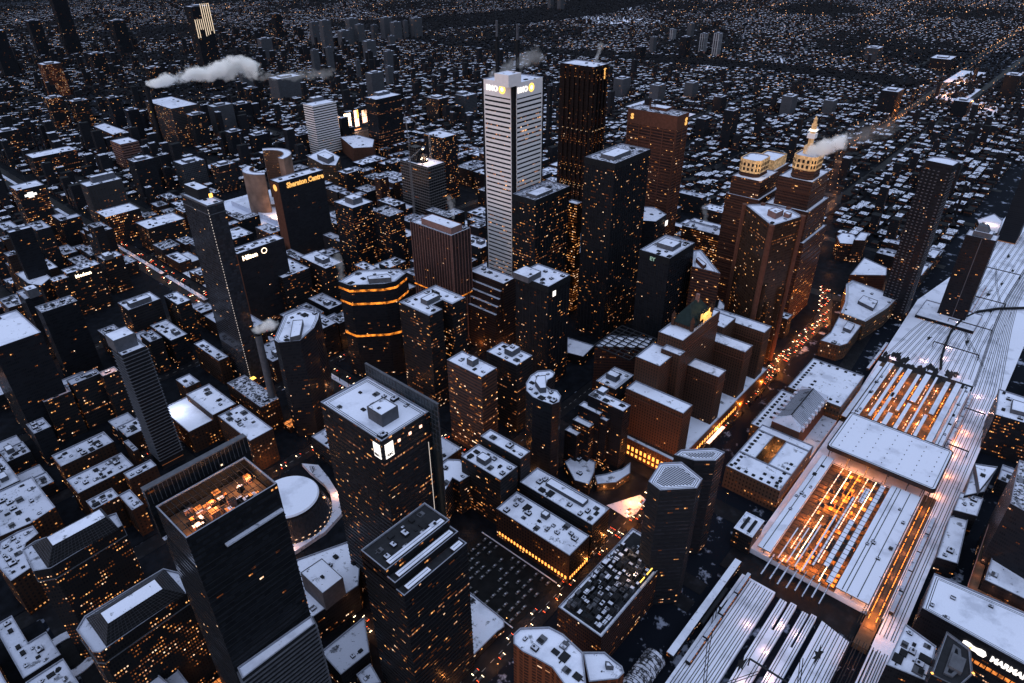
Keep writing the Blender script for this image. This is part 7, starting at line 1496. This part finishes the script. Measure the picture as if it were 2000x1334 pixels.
for i, (s0, s1, t0, t1) in enumerate(((622, 760, 98, 106), (622, 745, 106.8, 112), (640, 758, 88, 91.5), (625, 700, 81, 84.5), (690, 760, 79, 84), (622, 660, 72, 77), (668, 755, 69, 72.5), (622, 690, 62, 66), (695, 762, 60, 66), (622, 762, 53, 55.5), (622, 680, 44, 47.5), (684, 760, 40, 45), (622, 764, 30, 36), (622, 764, 21, 27.5))):
    canopy(s0, s1, t0, t1, 10.3, 'long narrow snow covered canopy beyond the train hall roof')
for i, (s0, s1, t0, t1) in enumerate(((378, 402, 46, 47.2), (380, 399, 52, 53.4), (376, 402, 58, 59.2), (378, 402, 64, 65.4), (376, 400, 70, 71.4), (375, 400, 76.5, 78), (376, 401, 83, 84.4), (376, 402, 90, 91.4))):
    canopy(s0, s1, t0, t1, 9.5, 'narrow platform roof crossing the dark street gap', 'snow_dull', 'narrow platform roofs over the street gap')
# glazed bays with beams and glowing platforms below
b = MB()
for k in range(26): s = 397+k*5.8; b.box(s-.2, s+.2, 42.5, 92, 10.6, 11)
for t in (50, 57.5, 65, 72, 79, 86): b.box(395, 546, t-.2, t+.2, 11.02, 11.4)
shed = empty('glazed_train_shed', (470, 67, 5), 'grid of dark beams over orange glowing platforms left of the train hall roof', 'train shed'); o_ = b.build('roof_beams', 'darkmetal', shed); o_.location = (-470, -67, -5)
r_.seed(33)
b = MB()
for k in range(25):
    for j in range(6):
        s, t = 397+k*5.8, (43, 50, 57.5, 65, 72, 79)[j]
        if r_.random() < .24: b.box(s+.5, s+5.2, t+.5, t+6.2, 10.3, 10.4)
o_ = b.build('grimy_roof_panes', 'unit', shed, 'stuff'); o_.location = (-470, -67, -5)
b = MB()
for k in range(25):
    for j in range(6):
        s, t = 397+k*5.8, (43, 50, 57.5, 65, 72, 79)[j]
        if s > 400 and r_.random() < .14+(.24 if j > 2 else 0): b.box(s+.6, s+5.1, t+.6, t+2.4+r_.uniform(0, 3), 6.0, 6.1)
o_ = b.build('lit_roof_panes', 'g_pane', shed, 'stuff'); o_.location = (-470, -67, -5)  # emissive panes added: platform light in the glass put into their glow
k = 0
for t in (46.5, 54, 61, 68.5, 76, 83):
    rt = empty('platform_glow_strip', (470, t, 7), 'added glow line for snow-lit edges under the train shed, number %d from the outer side' % (k+1) if 0 else 'long added glow line standing for snow-lit edges under the beam grid', 'light', 'added glow lines under the train shed'); b = MB()
    for s in range(-72, 72, 9):
        if r_.random() < .93: b.box(s, s+r_.uniform(7.5, 8.9), -.36, .36, 3.2, 3.45)
    b.build('glow_bars', ['g_pink', 'g_lampw', 'g_pink', 'g_orange', 'g_lampw', 'g_pink'][k], rt); k += 1  # glowing bars added in place of snow-lit edges between the glazing
    for s in range(405, 545, 27): lamp(s+r_.uniform(-6, 6), t+2, 9.0, r_.uniform(900, 2600), (1, .27, .035), .4, 'platform_lamp')
for t, sc_ in ((94.8, .8), (86, 1), (78, 1.1), (68, .8), (58, 1.2), (49, 1.5), (38.3, 1.0)):
    rt = empty('platform_glow_strip', (690, t, 7), 'broken bright light line between the canopies beyond the train hall roof', 'light', 'light lines between the far canopies'); b = MB()
    for s in range(-66, 66, 7):
        if r_.random() < .7: b.box(s, s+r_.uniform(2, 6), -.2, .2, 0, .25)
    b.build('glow_bars', r_.choice(['g_pink', 'g_orange']), rt)
    for s in range(636, 760, 26): lamp(s+r_.uniform(-6, 6), t, 8.6, r_.uniform(600, 1600)*sc_, (1, .30, .06), .4, 'platform_lamp')
# brightly lit outer tracks
for s, t, w in ((386, 12, 1700), (415, 12, 1700), (445, 12, 1600), (475, 12, 1600), (505, 12, 1800), (535, 12, 1700), (565, 9, 1700), (600, 8, 1700), (635, 12, 2600), (655, 14, 2600), (680, 10, 1500), (348, 12, 900)): lamp(s, t, 9.5, w*.85, (1, .30, .09), .5, 'track_lamp')
for s, t, w in ((345, 62, 1500), (318, 60, 1500), (345, 50, 900), (300, 52, 1500), (330, 80, 900), (285, 62, 1300), (780, 105, 1300), (800, 75, 1600), (820, 60, 1700), (850, 62, 1700), (885, 66, 1700), (920, 66, 1500), (955, 68, 1300), (790, 40, 1600), (760, 12, 1500), (730, 4, 1200), (700, 22, 1600)): lamp(s, t, 8, w*.45, (1, .52, .40), .5, 'yard_lamp')
for s0, s1, t in ((392, 546, 9.5), (392, 546, 14.8), (622, 700, 14)):
    rt = empty('track_light_line', ((s0+s1)/2, t, 6.6), 'long glowing line beside the outer tracks', 'light', 'glowing lines along the outer tracks'); b = MB(); w = (s1-s0)/2
    for k in range(int(w/4)): b.box(-w+k*8, -w+k*8+r_.uniform(4, 7.6), -.18, .18, 0, .2)
    b.build('glow_bars', 'g_orange', rt)
rt = empty('lit_pit', (396, 12, 5.2), 'bright orange lit ramp at the end of the outer tracks', 'ramp'); b = MB(); b.box(-12, 10, -3.4, 3.4, 0, .1); b.build('floor', 'platform', rt); lamp(398, 12, 10, 4200, (1, .30, .03), .5); lamp(388, 12, 9, 3000, (1, .30, .03), .5)
def train(x, y, n, lab, grp=None, L=25):
    rt = empty('commuter_train', (x, y, 5.2), lab, 'train', grp)
    for k in range(n):
        b = MB(); x0 = -n*L/2+k*L; b.box(x0+.5, x0+L-.5, -1.5, 1.5, .8, 4.0); cr = b.build('carriage', 'unit', rt)
        b = MB(); b.box(x0+.8, x0+L-.8, -1.35, 1.35, 4.02, 4.25); b.build('snowy_roof', 'snow_dull', cr)
        b = MB()
        for j in range(6): b.box(x0+2+j*3.8, x0+4.4+j*3.8, -1.56, -1.51, 2.2, 3.0)
        b.build('windows', 'g_soft', cr)
train(690, 17.5, 5, 'train standing on the track just outside the far canopies'); train(468, 3.4, 5, 'long train passing the outer side of the wide canopy'); train(1010, 60, 4, 'train crossing the open yard beyond the canopies'); train(322, 98, 4, 'train on the station side track near the bottom edge'); train(770, 119, 3, 'short train beside the station above the canopies')
# airport-line platform and elevated walkway near the bottom
rt = empty('walkway_roof', (338, 110, 0), 'long narrow snow roofed walkway building beside the tracks', 'walkway'); b = MB(); b.box(-70, 40, -3, 3, 5, 10); b.build('wall', 'fillC', rt); b = MB(); b.box(-69, 39, -2.6, 2.6, 10.02, 10.3); b.build('roof', 'snow', rt)
b = MB(); b.box(-30, 10, -5.6, -3.2, 5, 8); b.build('side_aisle', 'unit', rt)
b = MB(); b.box(-66, 36, 3.01, 3.2, 6.2, 6.8); b.build('lit_line', 'g_dimorange', rt)
rt = empty('glazed_walkway', (238, 118, 4), 'ribbed arched walkway roof with patchy snow at the bottom edge', 'walkway'); b = MB(); n = 10
for k in range(n):
    a0, a1 = math.pi*k/n, math.pi*(k+1)/n; b.face([(-26, 8*math.cos(a0), 8*math.sin(a0)), (26, 8*math.cos(a0), 8*math.sin(a0)), (26, 8*math.cos(a1), 8*math.sin(a1)), (-26, 8*math.cos(a1), 8*math.sin(a1))][::1])
b.build('vault', 'snow_melt', rt); b = MB()
for j in range(18):
    for k in range(n): a0, a1 = math.pi*k/n, math.pi*(k+1)/n; x = -26+j*3.05; b.beam((x, 8.1*math.cos(a0), 8.1*math.sin(a0)), (x, 8.1*math.cos(a1), 8.1*math.sin(a1)), .35)
b.build('ribs', 'darkmetal', rt)
rt = empty('station_annex', (408.5, 117, 0), 'small square snow roofed hut with two dark roof bars', 'building'); b = MB(); b.walls(R_(-12, 12, -8, 8), 0, 20); b.build('wall', 'dimlit', rt); b = MB(); b.cap(R_(-12, 12, -8, 8), 19.4); b.ring(R_(-12, 12, -8, 8), .6, 19.4, 20.3); b.build('roof', 'snow', rt)
for y in (-3, 3): b = MB(); b.box(-8, 7, y-1.2, y+1.2, 19.42, 21); b.build('roof_bar', 'unit', rt)
# floodlit rail mast lines
for s in range(300, 1500, 42):
    rt = empty('yard_mast', (s, 18.2, 5), 'thin lighting mast standing among the tracks', 'mast', 'lighting masts in the rail yard'); b = MB(); b.beam((0, 0, 0), (0, 0, 12), .3); b.beam((0, -1.5, 12), (0, 1.5, 12), .25); b.build('pole', 'darkmetal', rt)
# ------------------------------------------------------------------ street lamps, cars, trees
proto = None
def street_lamp(x, y, col='g_lamp'):
    global proto
    if proto is None:
        proto = []
        b = MB(); b.beam((0, 0, 0), (0, 0, 9), .22); b.beam((0, 0, 9), (1.6, 0, 9.4), .18); p = b.build('pole', 'darkmetal'); b = MB(); lampmesh(b, 1.7, 0, 9.2, .42); h_ = b.build('lamp_head', 'g_lamp'); proto = [p.data, h_.data]
        bpy.data.objects.remove(p); bpy.data.objects.remove(h_)
    rt = empty('street_lamp', (x, y, .1), 'tall street lamp glowing orange over the road', 'street lamp', 'street lamps along the roads', random.random()*6)
    for nm, m in zip(('pole', 'lamp_head'), proto): o = bpy.data.objects.new(nm, m); COL.objects.link(o); o.parent = rt
random.seed(4)
ends = {205: (150, 1300), 345: (60, 905), 495: (-80, 1300), 615: (-80, 905), 735: (-60, 905), 865: (0, 1300)}
cnt = 0
for t0, (a, e) in ends.items():
    for s in range(a, e, 34 if t0 == 205 else 46):
        if seen(s, t0, .01) and cnt < 290: street_lamp(s, t0+(9.6 if (s//2) % 2 else -9.6)); cnt += 1
for s0 in (150, 330, 430, 665, 905):
    for t in range(150, 1500, 50):
        if seen(s0, t, .01) and cnt < 290: street_lamp(s0+(19.5 if s0 == 330 else 10)*(1 if (t//50) % 2 else -1), t); cnt += 1
# real light pools on the roads
for s in range(360, 900, 27): lamp(s, 205+(6 if s % 2 else -6), 8.0, 4200 if s < 720 else 2600, (1, .26, .03), .4, 'street_light')
for s in (155, 190, 225, 262, 300, 330): lamp(s, 203, 8.5, 1100, (1, .34, .08), .4, 'street_light')
for s in range(100, 900, 48): lamp(s, 496, 8.5, 1000 if 120 < s < 420 else 650, (1, .33, .07), .4, 'street_light')
for s in range(90, 420, 42): lamp(s, 346, 8.5, 800, (1, .36, .09), .4, 'street_light')
for t in range(225, 495, 34): lamp(150, t, 8.5, 900, (1, .42, .2), .4, 'street_light')
for t in range(225, 500, 40): lamp(430, t, 8.5, 700, (1, .34, .08), .4, 'street_light')
for t in range(230, 1300, 52): lamp(330, t, 9, 650, (1, .42, .16), .4, 'street_light')
for s0, a, e in ((665, 230, 900), (905, 150, 900)):
    for t in range(a, e, 60): lamp(s0, t, 8.5, 1100, (1, .34, .08), .4, 'street_light')
for s in range(20, 900, 60): lamp(s, 616, 8.5, 600, (1, .34, .08), .4, 'street_light'); lamp(s, 866, 8.5, 700, (1, .4, .14), .4, 'street_light')
for s in range(830, 2700, 48): lamp(s, on_line(FS, s)+(s % 7-3)*2, 5.5, (500+s*.5)*(1 if (s//48) % 3 else .25), (1, .32, .08), .6, 'street_light')
for s in range(860, 1700, 70): lamp(s, on_line(F2, s), 7, 1400, (1, .38, .12), .6, 'street_light')
for x, y, z, w in ((215, 420, 4, 2500), (262, 552, 5, 6000), (60, 400, 3, 2500), (95, 468, 4, 2600), (345, 300, 5, 2600), (375, 272, 4, 4500), (395, 292, 4, 2600), (338, 215, 5, 4500), (330, 240, 5, 3000), (430, 455, 5, 5000), (470, 560, 6, 6000), (495, 462, 4, 4000), (1330, 365, 8, 5000), (1600, 436, 8, 6000), (1900, 450, 8, 9000), (2450, 400, 14, 90000), (2700, 420, 14, 90000), (2330, 300, 12, 50000), (3000, 260, 14, 60000), (1700, 900, 12, 26000), (1130, 640, 10, 12000), (1000, 560, 8, 9000), (262, 300, 5, 1500), (60, 300, 6, 2200), (24, 330, 6, 3000)): lamp(x, y, z+4, w, (1, .42, .16), .8, 'plaza_light')
# glowing glass canopy at the bottom left, yellow strip, lit facades
def glowbox(name, lab, cat, x0, x1, y0, y1, z, mat, frame=True):
    rt = empty(name, ((x0+x1)/2, (y0+y1)/2, 0), lab, cat); w, d = (x1-x0)/2, (y1-y0)/2; b = MB(); b.box(-w, w, -d, d, 0, z-1); b.build('wall', 'brick', rt); b = MB(); b.box(-w+.3, w-.3, -d+.3, d-.3, z-.98, z-.5); b.build('glass_roof', mat, rt)
    if frame:
        b = MB()
        for k in range(9): x = -w+2*w*k/8; b.box(x-.15, x+.15, -d, d, z-.48, z-.2)
        for k in (-1, 0, 1): b.box(-w, w, k*d-.15*1, k*d+.15, z-.18, z)
        b.build('glazing_bars', 'darkmetal', rt)
    return rt
glowbox('glass_canopy', 'glowing orange glass canopy between the lower lattice roof and the dark tower', 'canopy', 38, 56, 322, 330, 14, 'g_soft'); lamp(47, 318, 10, 900, (1, .35, .1), .5)
glowbox('glass_canopy', 'small orange lit glass entrance right of the lower lattice roof', 'canopy', 66, 76, 402, 412, 9, 'g_soft')
glowbox('market_hall', 'low block with long yellow glowing roof strip near the black octagonal tower', 'building', 236, 262, 628, 634, 16, 'g_yellow', False)
glowbox('glass_pyramid_hall', 'hall with glowing orange glass corner left of the concrete chimney', 'building', 248, 262, 598, 610, 12, 'g_soft'); glowbox('forecourt', 'orange lit hotel forecourt canopy in front of the dark octagonal tower', 'canopy', 240, 268, 533, 545, 8, 'g_soft')
for x, y, w_ in ((372, 262, 1700), (380, 240, 1500), (398, 228, 1500), (412, 232, 1100), (384, 214, 1700), (372, 208, 1200)): lamp(x, y, 4, w_*.5, (1, .34, .08), .4, 'street_light')
sheet('lit_plaza', [(366, 207), (375, 203), (396, 206), (398, 213), (367, 229)], .3, 'snow_dull', -.2)
# steps around the buildings: cars
CM = {}
def car_mesh(k):
    if k in CM: return CM[k]
    b = MB(); L, w = 2.2+.15*(k % 3), .92; b.box(-L, L, -w, w, .3, .85); b.frustum(R_(-L*.55, L*.45, -w*.93, w*.93), .86, R_(-L*.38, L*.22, -w*.78, w*.78), 1.42)
    m1 = b.build('body', 'carpaint'); b = MB(); b.box(-L*.36, L*.2, -w*.72, w*.72, 1.43, 1.5); m2 = b.build('snow_cover', 'carsnow')
    b = MB(); [b.box(L, L+.25, s*w*.66-.32, s*w*.66+.32, .48, .95) for s in (-1, 1)]; m3 = b.build('headlight', 'g_head'); b = MB(); [b.box(-L-.2, -L, s*w*.66-.3, s*w*.66+.3, .5, .95) for s in (-1, 1)]; m4 = b.build('tail_light', 'g_red')
    b = MB(); [b.prism([(x+.34*math.cos(6.283*i/8), sy) for i in range(0)] or [(x-.34, sy*w-.1), (x+.34, sy*w-.1), (x+.34, sy*w+.1), (x-.34, sy*w+.1)], 0, .62, True) for x in (-L*.62, L*.62) for sy in (-1, 1)]; m5 = b.build('wheels', 'rail')
    CM[k] = [(o.name.split('.')[0], o.data) for o in (m1, m2, m3, m4, m5)]
    for o in (m1, m2, m3, m4, m5): bpy.data.objects.remove(o)
    return CM[k]
NC = [0, 0]
def car(x, y, rz, lit=True, z=.03):
    if NC[0 if lit else 1]   >= (298 if lit else 80): return
    NC[0 if lit else 1] += 1
    rt = empty('car' if lit else 'parked_car', (x, y, z), 'car driving with headlights on along the street' if lit else 'unlit parked car dusted with snow', 'car', 'cars driving on the streets' if lit else 'cars in the open car park', rz)
    for nm, m in car_mesh(random.randrange(3)):
        if not lit and nm in ('headlight', 'tail_light'): continue
        if lit and nm == 'snow_cover': continue
        o = bpy.data.objects.new(nm, m); COL.objects.link(o); o.parent = rt
random.seed(6)
for lane, d in ((199.5, 0), (202.8, 0), (207.4, math.pi), (210.6, math.pi)):
    s = 345
    while s < 930:
        car(s, lane if s < 809 else on_line(FS, s)+(lane-205), d); s += random.uniform(9, 32)
for lane, d in ((321, -math.pi/2), (324.4, -math.pi/2), (338, math.pi/2), (341.5, math.pi/2)):
    t = 215
    while t < 1300: car(lane, t, d); t += random.uniform(16, 70)
for t0, a, e in ((493, 100, 420), (497.5, 100, 420), (343.5, 100, 300), (202, 120, 330), (208, 120, 330), (613, 100, 420)):
    s = a
    while s < e: car(s, t0, 0 if t0 in (493, 343.5, 202) else math.pi); s += random.uniform(12, 40)
for t in range(215, 500, 19): car(147.5, t, -math.pi/2); car(152, t+9, math.pi/2)
for t in range(222, 420, 17): car(427, t, -math.pi/2); car(432.5, t+8, math.pi/2)
for i in range(7):
    for j in range(12):
        if random.random() < .62: car(222+i*7.4+random.uniform(-.4, .4), 216+j*6.2, random.choice((0, math.pi)), False, .2)
sheet('car_park', R_(217, 272, 211, 292), .18, 'asphalt', -.2)
for s0 in (218, 271):
    b = MB(); b.box(s0-.4, s0+.4, 211, 292, .19, .8); b.build('car_park_kerb', 'snow_dull', kind='structure')
lamp(268, 214, 8, 900, (1, .34, .08), .4)
# bare trees
TM = []
for k in range(3):
    r = random.Random(40+k); b = MB(); b.beam((0, 0, 0), (0, 0, 3.2), .42)
    def br(p, d, L, w, dep):
        q = p+d*L; b.beam(p, q, w)
        if dep == 0: return
        for _ in range(3 if dep > 1 else 4):
            nd = (d+Vector((r.uniform(-.8, .8), r.uniform(-.8, .8), r.uniform(-.1, .6)))).normalized(); br(q, nd, L*.68, w*.6, dep-1)
    for _ in range(5): br(Vector((0, 0, 3.0)), Vector((r.uniform(-.7, .7), r.uniform(-.7, .7), 1)).normalized(), 2.6, .22, 3)
    tr = MB(); tr.beam((0, 0, -.2), (0, 0, 3.3), .5); o1 = tr.build('trunk', 'bark'); o2 = b.build('crown', 'twig'); TM.append((o1.data, o2.data)); bpy.data.objects.remove(o1); bpy.data.objects.remove(o2)
random.seed(9); spots = []
for _ in range(58): spots.append((random.uniform(352, 458), random.uniform(908, 1072)))
for t in range(380, 1250, 16): spots.append((331, t))
for _ in range(16): spots.append((random.uniform(530, 640), random.uniform(1240, 1290)))
for s in range(345, 660, 17): spots.append((s, 193.5))
for s, t in ((225, 480), (232, 470), (218, 462), (90, 470), (100, 380), (110, 372), (345, 300), (350, 310), (268, 540), (215, 530), (230, 360), (240, 372)): spots.append((s, t))
for x, y in spots:
    if not seen(x, y, .01): continue
    rt = empty('bare_tree', (x, y, .2), 'leafless street or park tree with fine dark twigs', 'tree', 'leafless trees', random.random()*6); rt.scale = [random.uniform(.75, 1.25)]*3
    for nm, m in zip(('trunk', 'crown'), random.choice(TM)): o = bpy.data.objects.new(nm, m); COL.objects.link(o); o.parent = rt
# ------------------------------------------------------------------ steam
def steam(lab, A, B, ra, rb, dens, scale=.09, sharp=2.2, fade=.6):
    t = bpy.data.materials.new('steam_mat'); t.use_nodes = True; nt = t.node_tree; nt.nodes.clear(); out = nt.nodes.new('ShaderNodeOutputMaterial')
    def V(op, a, b=None):
        o = nt.nodes.new('ShaderNodeVectorMath'); o.operation = op
        for i_, v in enumerate((a, b)):
            if isinstance(v, bpy.types.NodeSocket): nt.links.new(v, o.inputs[i_])
            elif v is not None: o.inputs[i_].default_value = v
        return o.outputs['Value'] if op in ('DOT_PRODUCT', 'LENGTH') else o.outputs[0]
    def F(op, a, b=0.0, cl=False):
        o = nt.nodes.new('ShaderNodeMath'); o.operation = op; o.use_clamp = cl
        for i_, v in enumerate((a, b)):
            if isinstance(v, bpy.types.NodeSocket): nt.links.new(v, o.inputs[i_])
            else: o.inputs[i_].default_value = v
        return o.outputs[0]
    A, B = Vector(A), Vector(B); AB = B-A; g = nt.nodes.new('ShaderNodeNewGeometry').outputs['Position']
    pa = V('SUBTRACT', g, tuple(A)); hh = F('MULTIPLY', V('DOT_PRODUCT', pa, tuple(AB)), 1/AB.dot(AB), True)
    sc2 = nt.nodes.new('ShaderNodeVectorMath'); sc2.operation = 'SCALE'; sc2.inputs[0].default_value = tuple(AB); nt.links.new(hh, sc2.inputs['Scale'])
    dist = V('LENGTH', V('SUBTRACT', pa, sc2.outputs[0])); rr_ = F('ADD', F('MULTIPLY', F('POWER', hh, .7), rb-ra), ra); f_ = F('SUBTRACT', 1.0, F('DIVIDE', dist, rr_))
    n = nt.nodes.new('ShaderNodeTexNoise'); n.inputs['Scale'].default_value = scale; n.inputs['Detail'].default_value = 6; n.inputs['Roughness'].default_value = .62; nt.links.new(g, n.inputs['Vector'])
    e = F('ADD', F('SUBTRACT', f_, .22), F('MULTIPLY', F('SUBTRACT', n.outputs[0], .5), sharp)); d = F('MULTIPLY', F('MULTIPLY', e, 2.6, True), F('SUBTRACT', 1.0, F('MULTIPLY', hh, fade)))
    v = nt.nodes.new('ShaderNodeVolumePrincipled'); v.inputs['Color'].default_value = (1, 1, 1, 1); nt.links.new(F('MULTIPLY', d, dens), v.inputs['Density']); nt.links.new(v.outputs[0], out.inputs['Volume'])
    b = MB(); ax = AB.normalized(); s1 = ax.orthogonal().normalized(); s2 = ax.cross(s1); L = AB.length; R1, R2 = max(ra, .3*rb)*1.5, rb*1.35
    rings = [[A-ax*R1+ (s1*math.cos(6.2832*i/12)+s2*math.sin(6.2832*i/12))*R1 for i in range(12)], [B+ax*R2+(s1*math.cos(6.2832*i/12)+s2*math.sin(6.2832*i/12))*R2 for i in range(12)]]
    me = bpy.data.meshes.new('steam_plume'); me.from_pydata([tuple(p) for r in rings for p in r], [], [(i, (i+1) % 12, 12+(i+1) % 12, 12+i) for i in range(12)]+[tuple(range(11, -1, -1)), tuple(range(12, 24))]); me.materials.append(t); me.update()
    s = bpy.data.objects.new('steam_plume', me); COL.objects.link(s); tag(s, lab, 'steam'); return s
steam('long dense white plume drifting right from the tall thin chimney', (684, 1757, 133), (900, 1664, 156), 10, 30, .26, .026, 2.9, .55)
steam('thin grey tail of steam behind the long white plume', (890, 1650, 130), (1070, 1575, 122), 9, 17, .02, .05, 2.8, .5)
steam('bright white steam pouring off the spired crown tower', (806, 256, 217), (826, 236, 227), 9, 14, .30, .075, 2.5, .4)
steam('faint steam drifting far right of the spired crown tower', (832, 228, 230), (866, 196, 240), 10, 16, .012, .08, 2.6, .7)
steam('thin steam veil around the masts of the white skyscraper', (572, 548, 301), (624, 526, 318), 5, 13, .028, .1, 2.6, .5)
steam('small steam puff on top of the black tower with the S mark', (838, 590, 276), (860, 598, 298), 2.5, 6, .07, .16, 2.4, .6)
steam('steam puff leaving the concrete chimney near the octagonal tower', (241, 559, 113), (252, 547, 119), 4.5, 8, .25, .16, 1.7, .35)
steam('thin column of steam rising in front of the square snow roofed block', (400, 640, 50), (408, 655, 104), 3, 8, .045, .12, 2.6, .4)
steam('steam wisp on the pink machine room of the finned tower', (494, 540, 157), (500, 550, 176), 2, 6, .06, .18, 2.4, .5)
steam('steam wisp above the lit low block behind the copper wedge tower', (850, 392, 76), (862, 404, 98), 2, 7, .05, .15, 2.4, .5)
steam('small steam wisp over the roofs left of the white skyscraper', (560, 720, 58), (566, 732, 92), 3, 7, .045, .14, 2.4, .5)
# ------------------------------------------------------------------ light and camera
w = bpy.data.worlds.new('World'); sc.world = w; w.use_nodes = True; nt = w.node_tree; nt.nodes.clear()
sky = nt.nodes.new('ShaderNodeTexSky'); sky.sky_type = 'NISHITA'; sky.sun_disc = False; sky.sun_elevation = math.radians(8); sky.sun_rotation = math.radians(270); sky.air_density = 1.0; sky.dust_density = .6; sky.ozone_density = 2.5
bg = nt.nodes.new('ShaderNodeBackground'); bg.inputs[1].default_value = 1.0; out = nt.nodes.new('ShaderNodeOutputWorld')
tc = nt.nodes.new('ShaderNodeTexCoord'); sx_ = nt.nodes.new('ShaderNodeSeparateXYZ'); nt.links.new(tc.outputs['Generated'], sx_.inputs[0])
mr = nt.nodes.new('ShaderNodeMapRange'); mr.inputs[1].default_value = 0; mr.inputs[2].default_value = 1; mr.inputs[3].default_value = .03; mr.inputs[4].default_value = 1.0; nt.links.new(sx_.outputs[2], mr.inputs[0])
cl = nt.nodes.new('ShaderNodeMix'); cl.data_type = 'RGBA'; cl.inputs[6].default_value = (0, 0, 0, 1); cl.inputs[7].default_value = (CLOUDK*.89, CLOUDK*1.0, CLOUDK*1.21, 1); nt.links.new(mr.outputs[0], cl.inputs[0])   # overcast deck: bright overhead, dim at the horizon
ad = nt.nodes.new('ShaderNodeMix'); ad.data_type = 'RGBA'; ad.blend_type = 'ADD'; ad.inputs[0].default_value = 1; nt.links.new(cl.outputs[2], ad.inputs[6])
dm = nt.nodes.new('ShaderNodeMix'); dm.data_type = 'RGBA'; dm.blend_type = 'MULTIPLY'; dm.inputs[0].default_value = 1; dm.inputs[7].default_value = (SKYK, SKYK, SKYK, 1); nt.links.new(sky.outputs[0], dm.inputs[6]); nt.links.new(dm.outputs[2], ad.inputs[7]); nt.links.new(ad.outputs[2], bg.inputs[0]); nt.links.new(bg.outputs[0], out.inputs[0])
sl = bpy.data.lights.new('sun', 'SUN'); sl.energy = SUNK; sl.angle = math.radians(25); sl.color = (1, .74, .72)
so = bpy.data.objects.new('sun', sl); COL.objects.link(so); d = Vector((math.cos(math.radians(4)), -.12, -math.sin(math.radians(7)))).normalized(); so.rotation_euler = d.to_track_quat('-Z', 'Y').to_euler()
cam = bpy.data.cameras.new('camera'); cam.sensor_width = 36; cam.lens = 36*1318.35/2000; cam.clip_end = 60000; cam.clip_start = 1
co = bpy.data.objects.new('camera', cam); COL.objects.link(co)
co.matrix_world = Matrix(((RX.x, UX.x, -FX.x, CAM.x), (RX.y, UX.y, -FX.y, CAM.y), (RX.z, UX.z, -FX.z, CAM.z), (0, 0, 0, 1)))
sc.camera = co
sc.view_settings.view_transform = 'Standard'; sc.view_settings.look = 'None'; sc.view_settings.exposure = 0; sc.view_settings.gamma = 1
sc.cycles.volume_bounces = 5; sc.cycles.max_bounces = 4; sc.cycles.diffuse_bounces = 2; sc.cycles.glossy_bounces = 2; sc.cycles.transmission_bounces = 1
sc.cycles.use_light_tree = True; sc.cycles.use_denoising = True; sc.cycles.sample_clamp_indirect = 3; sc.cycles.volume_max_steps = 128
print('objects', len(bpy.data.objects))
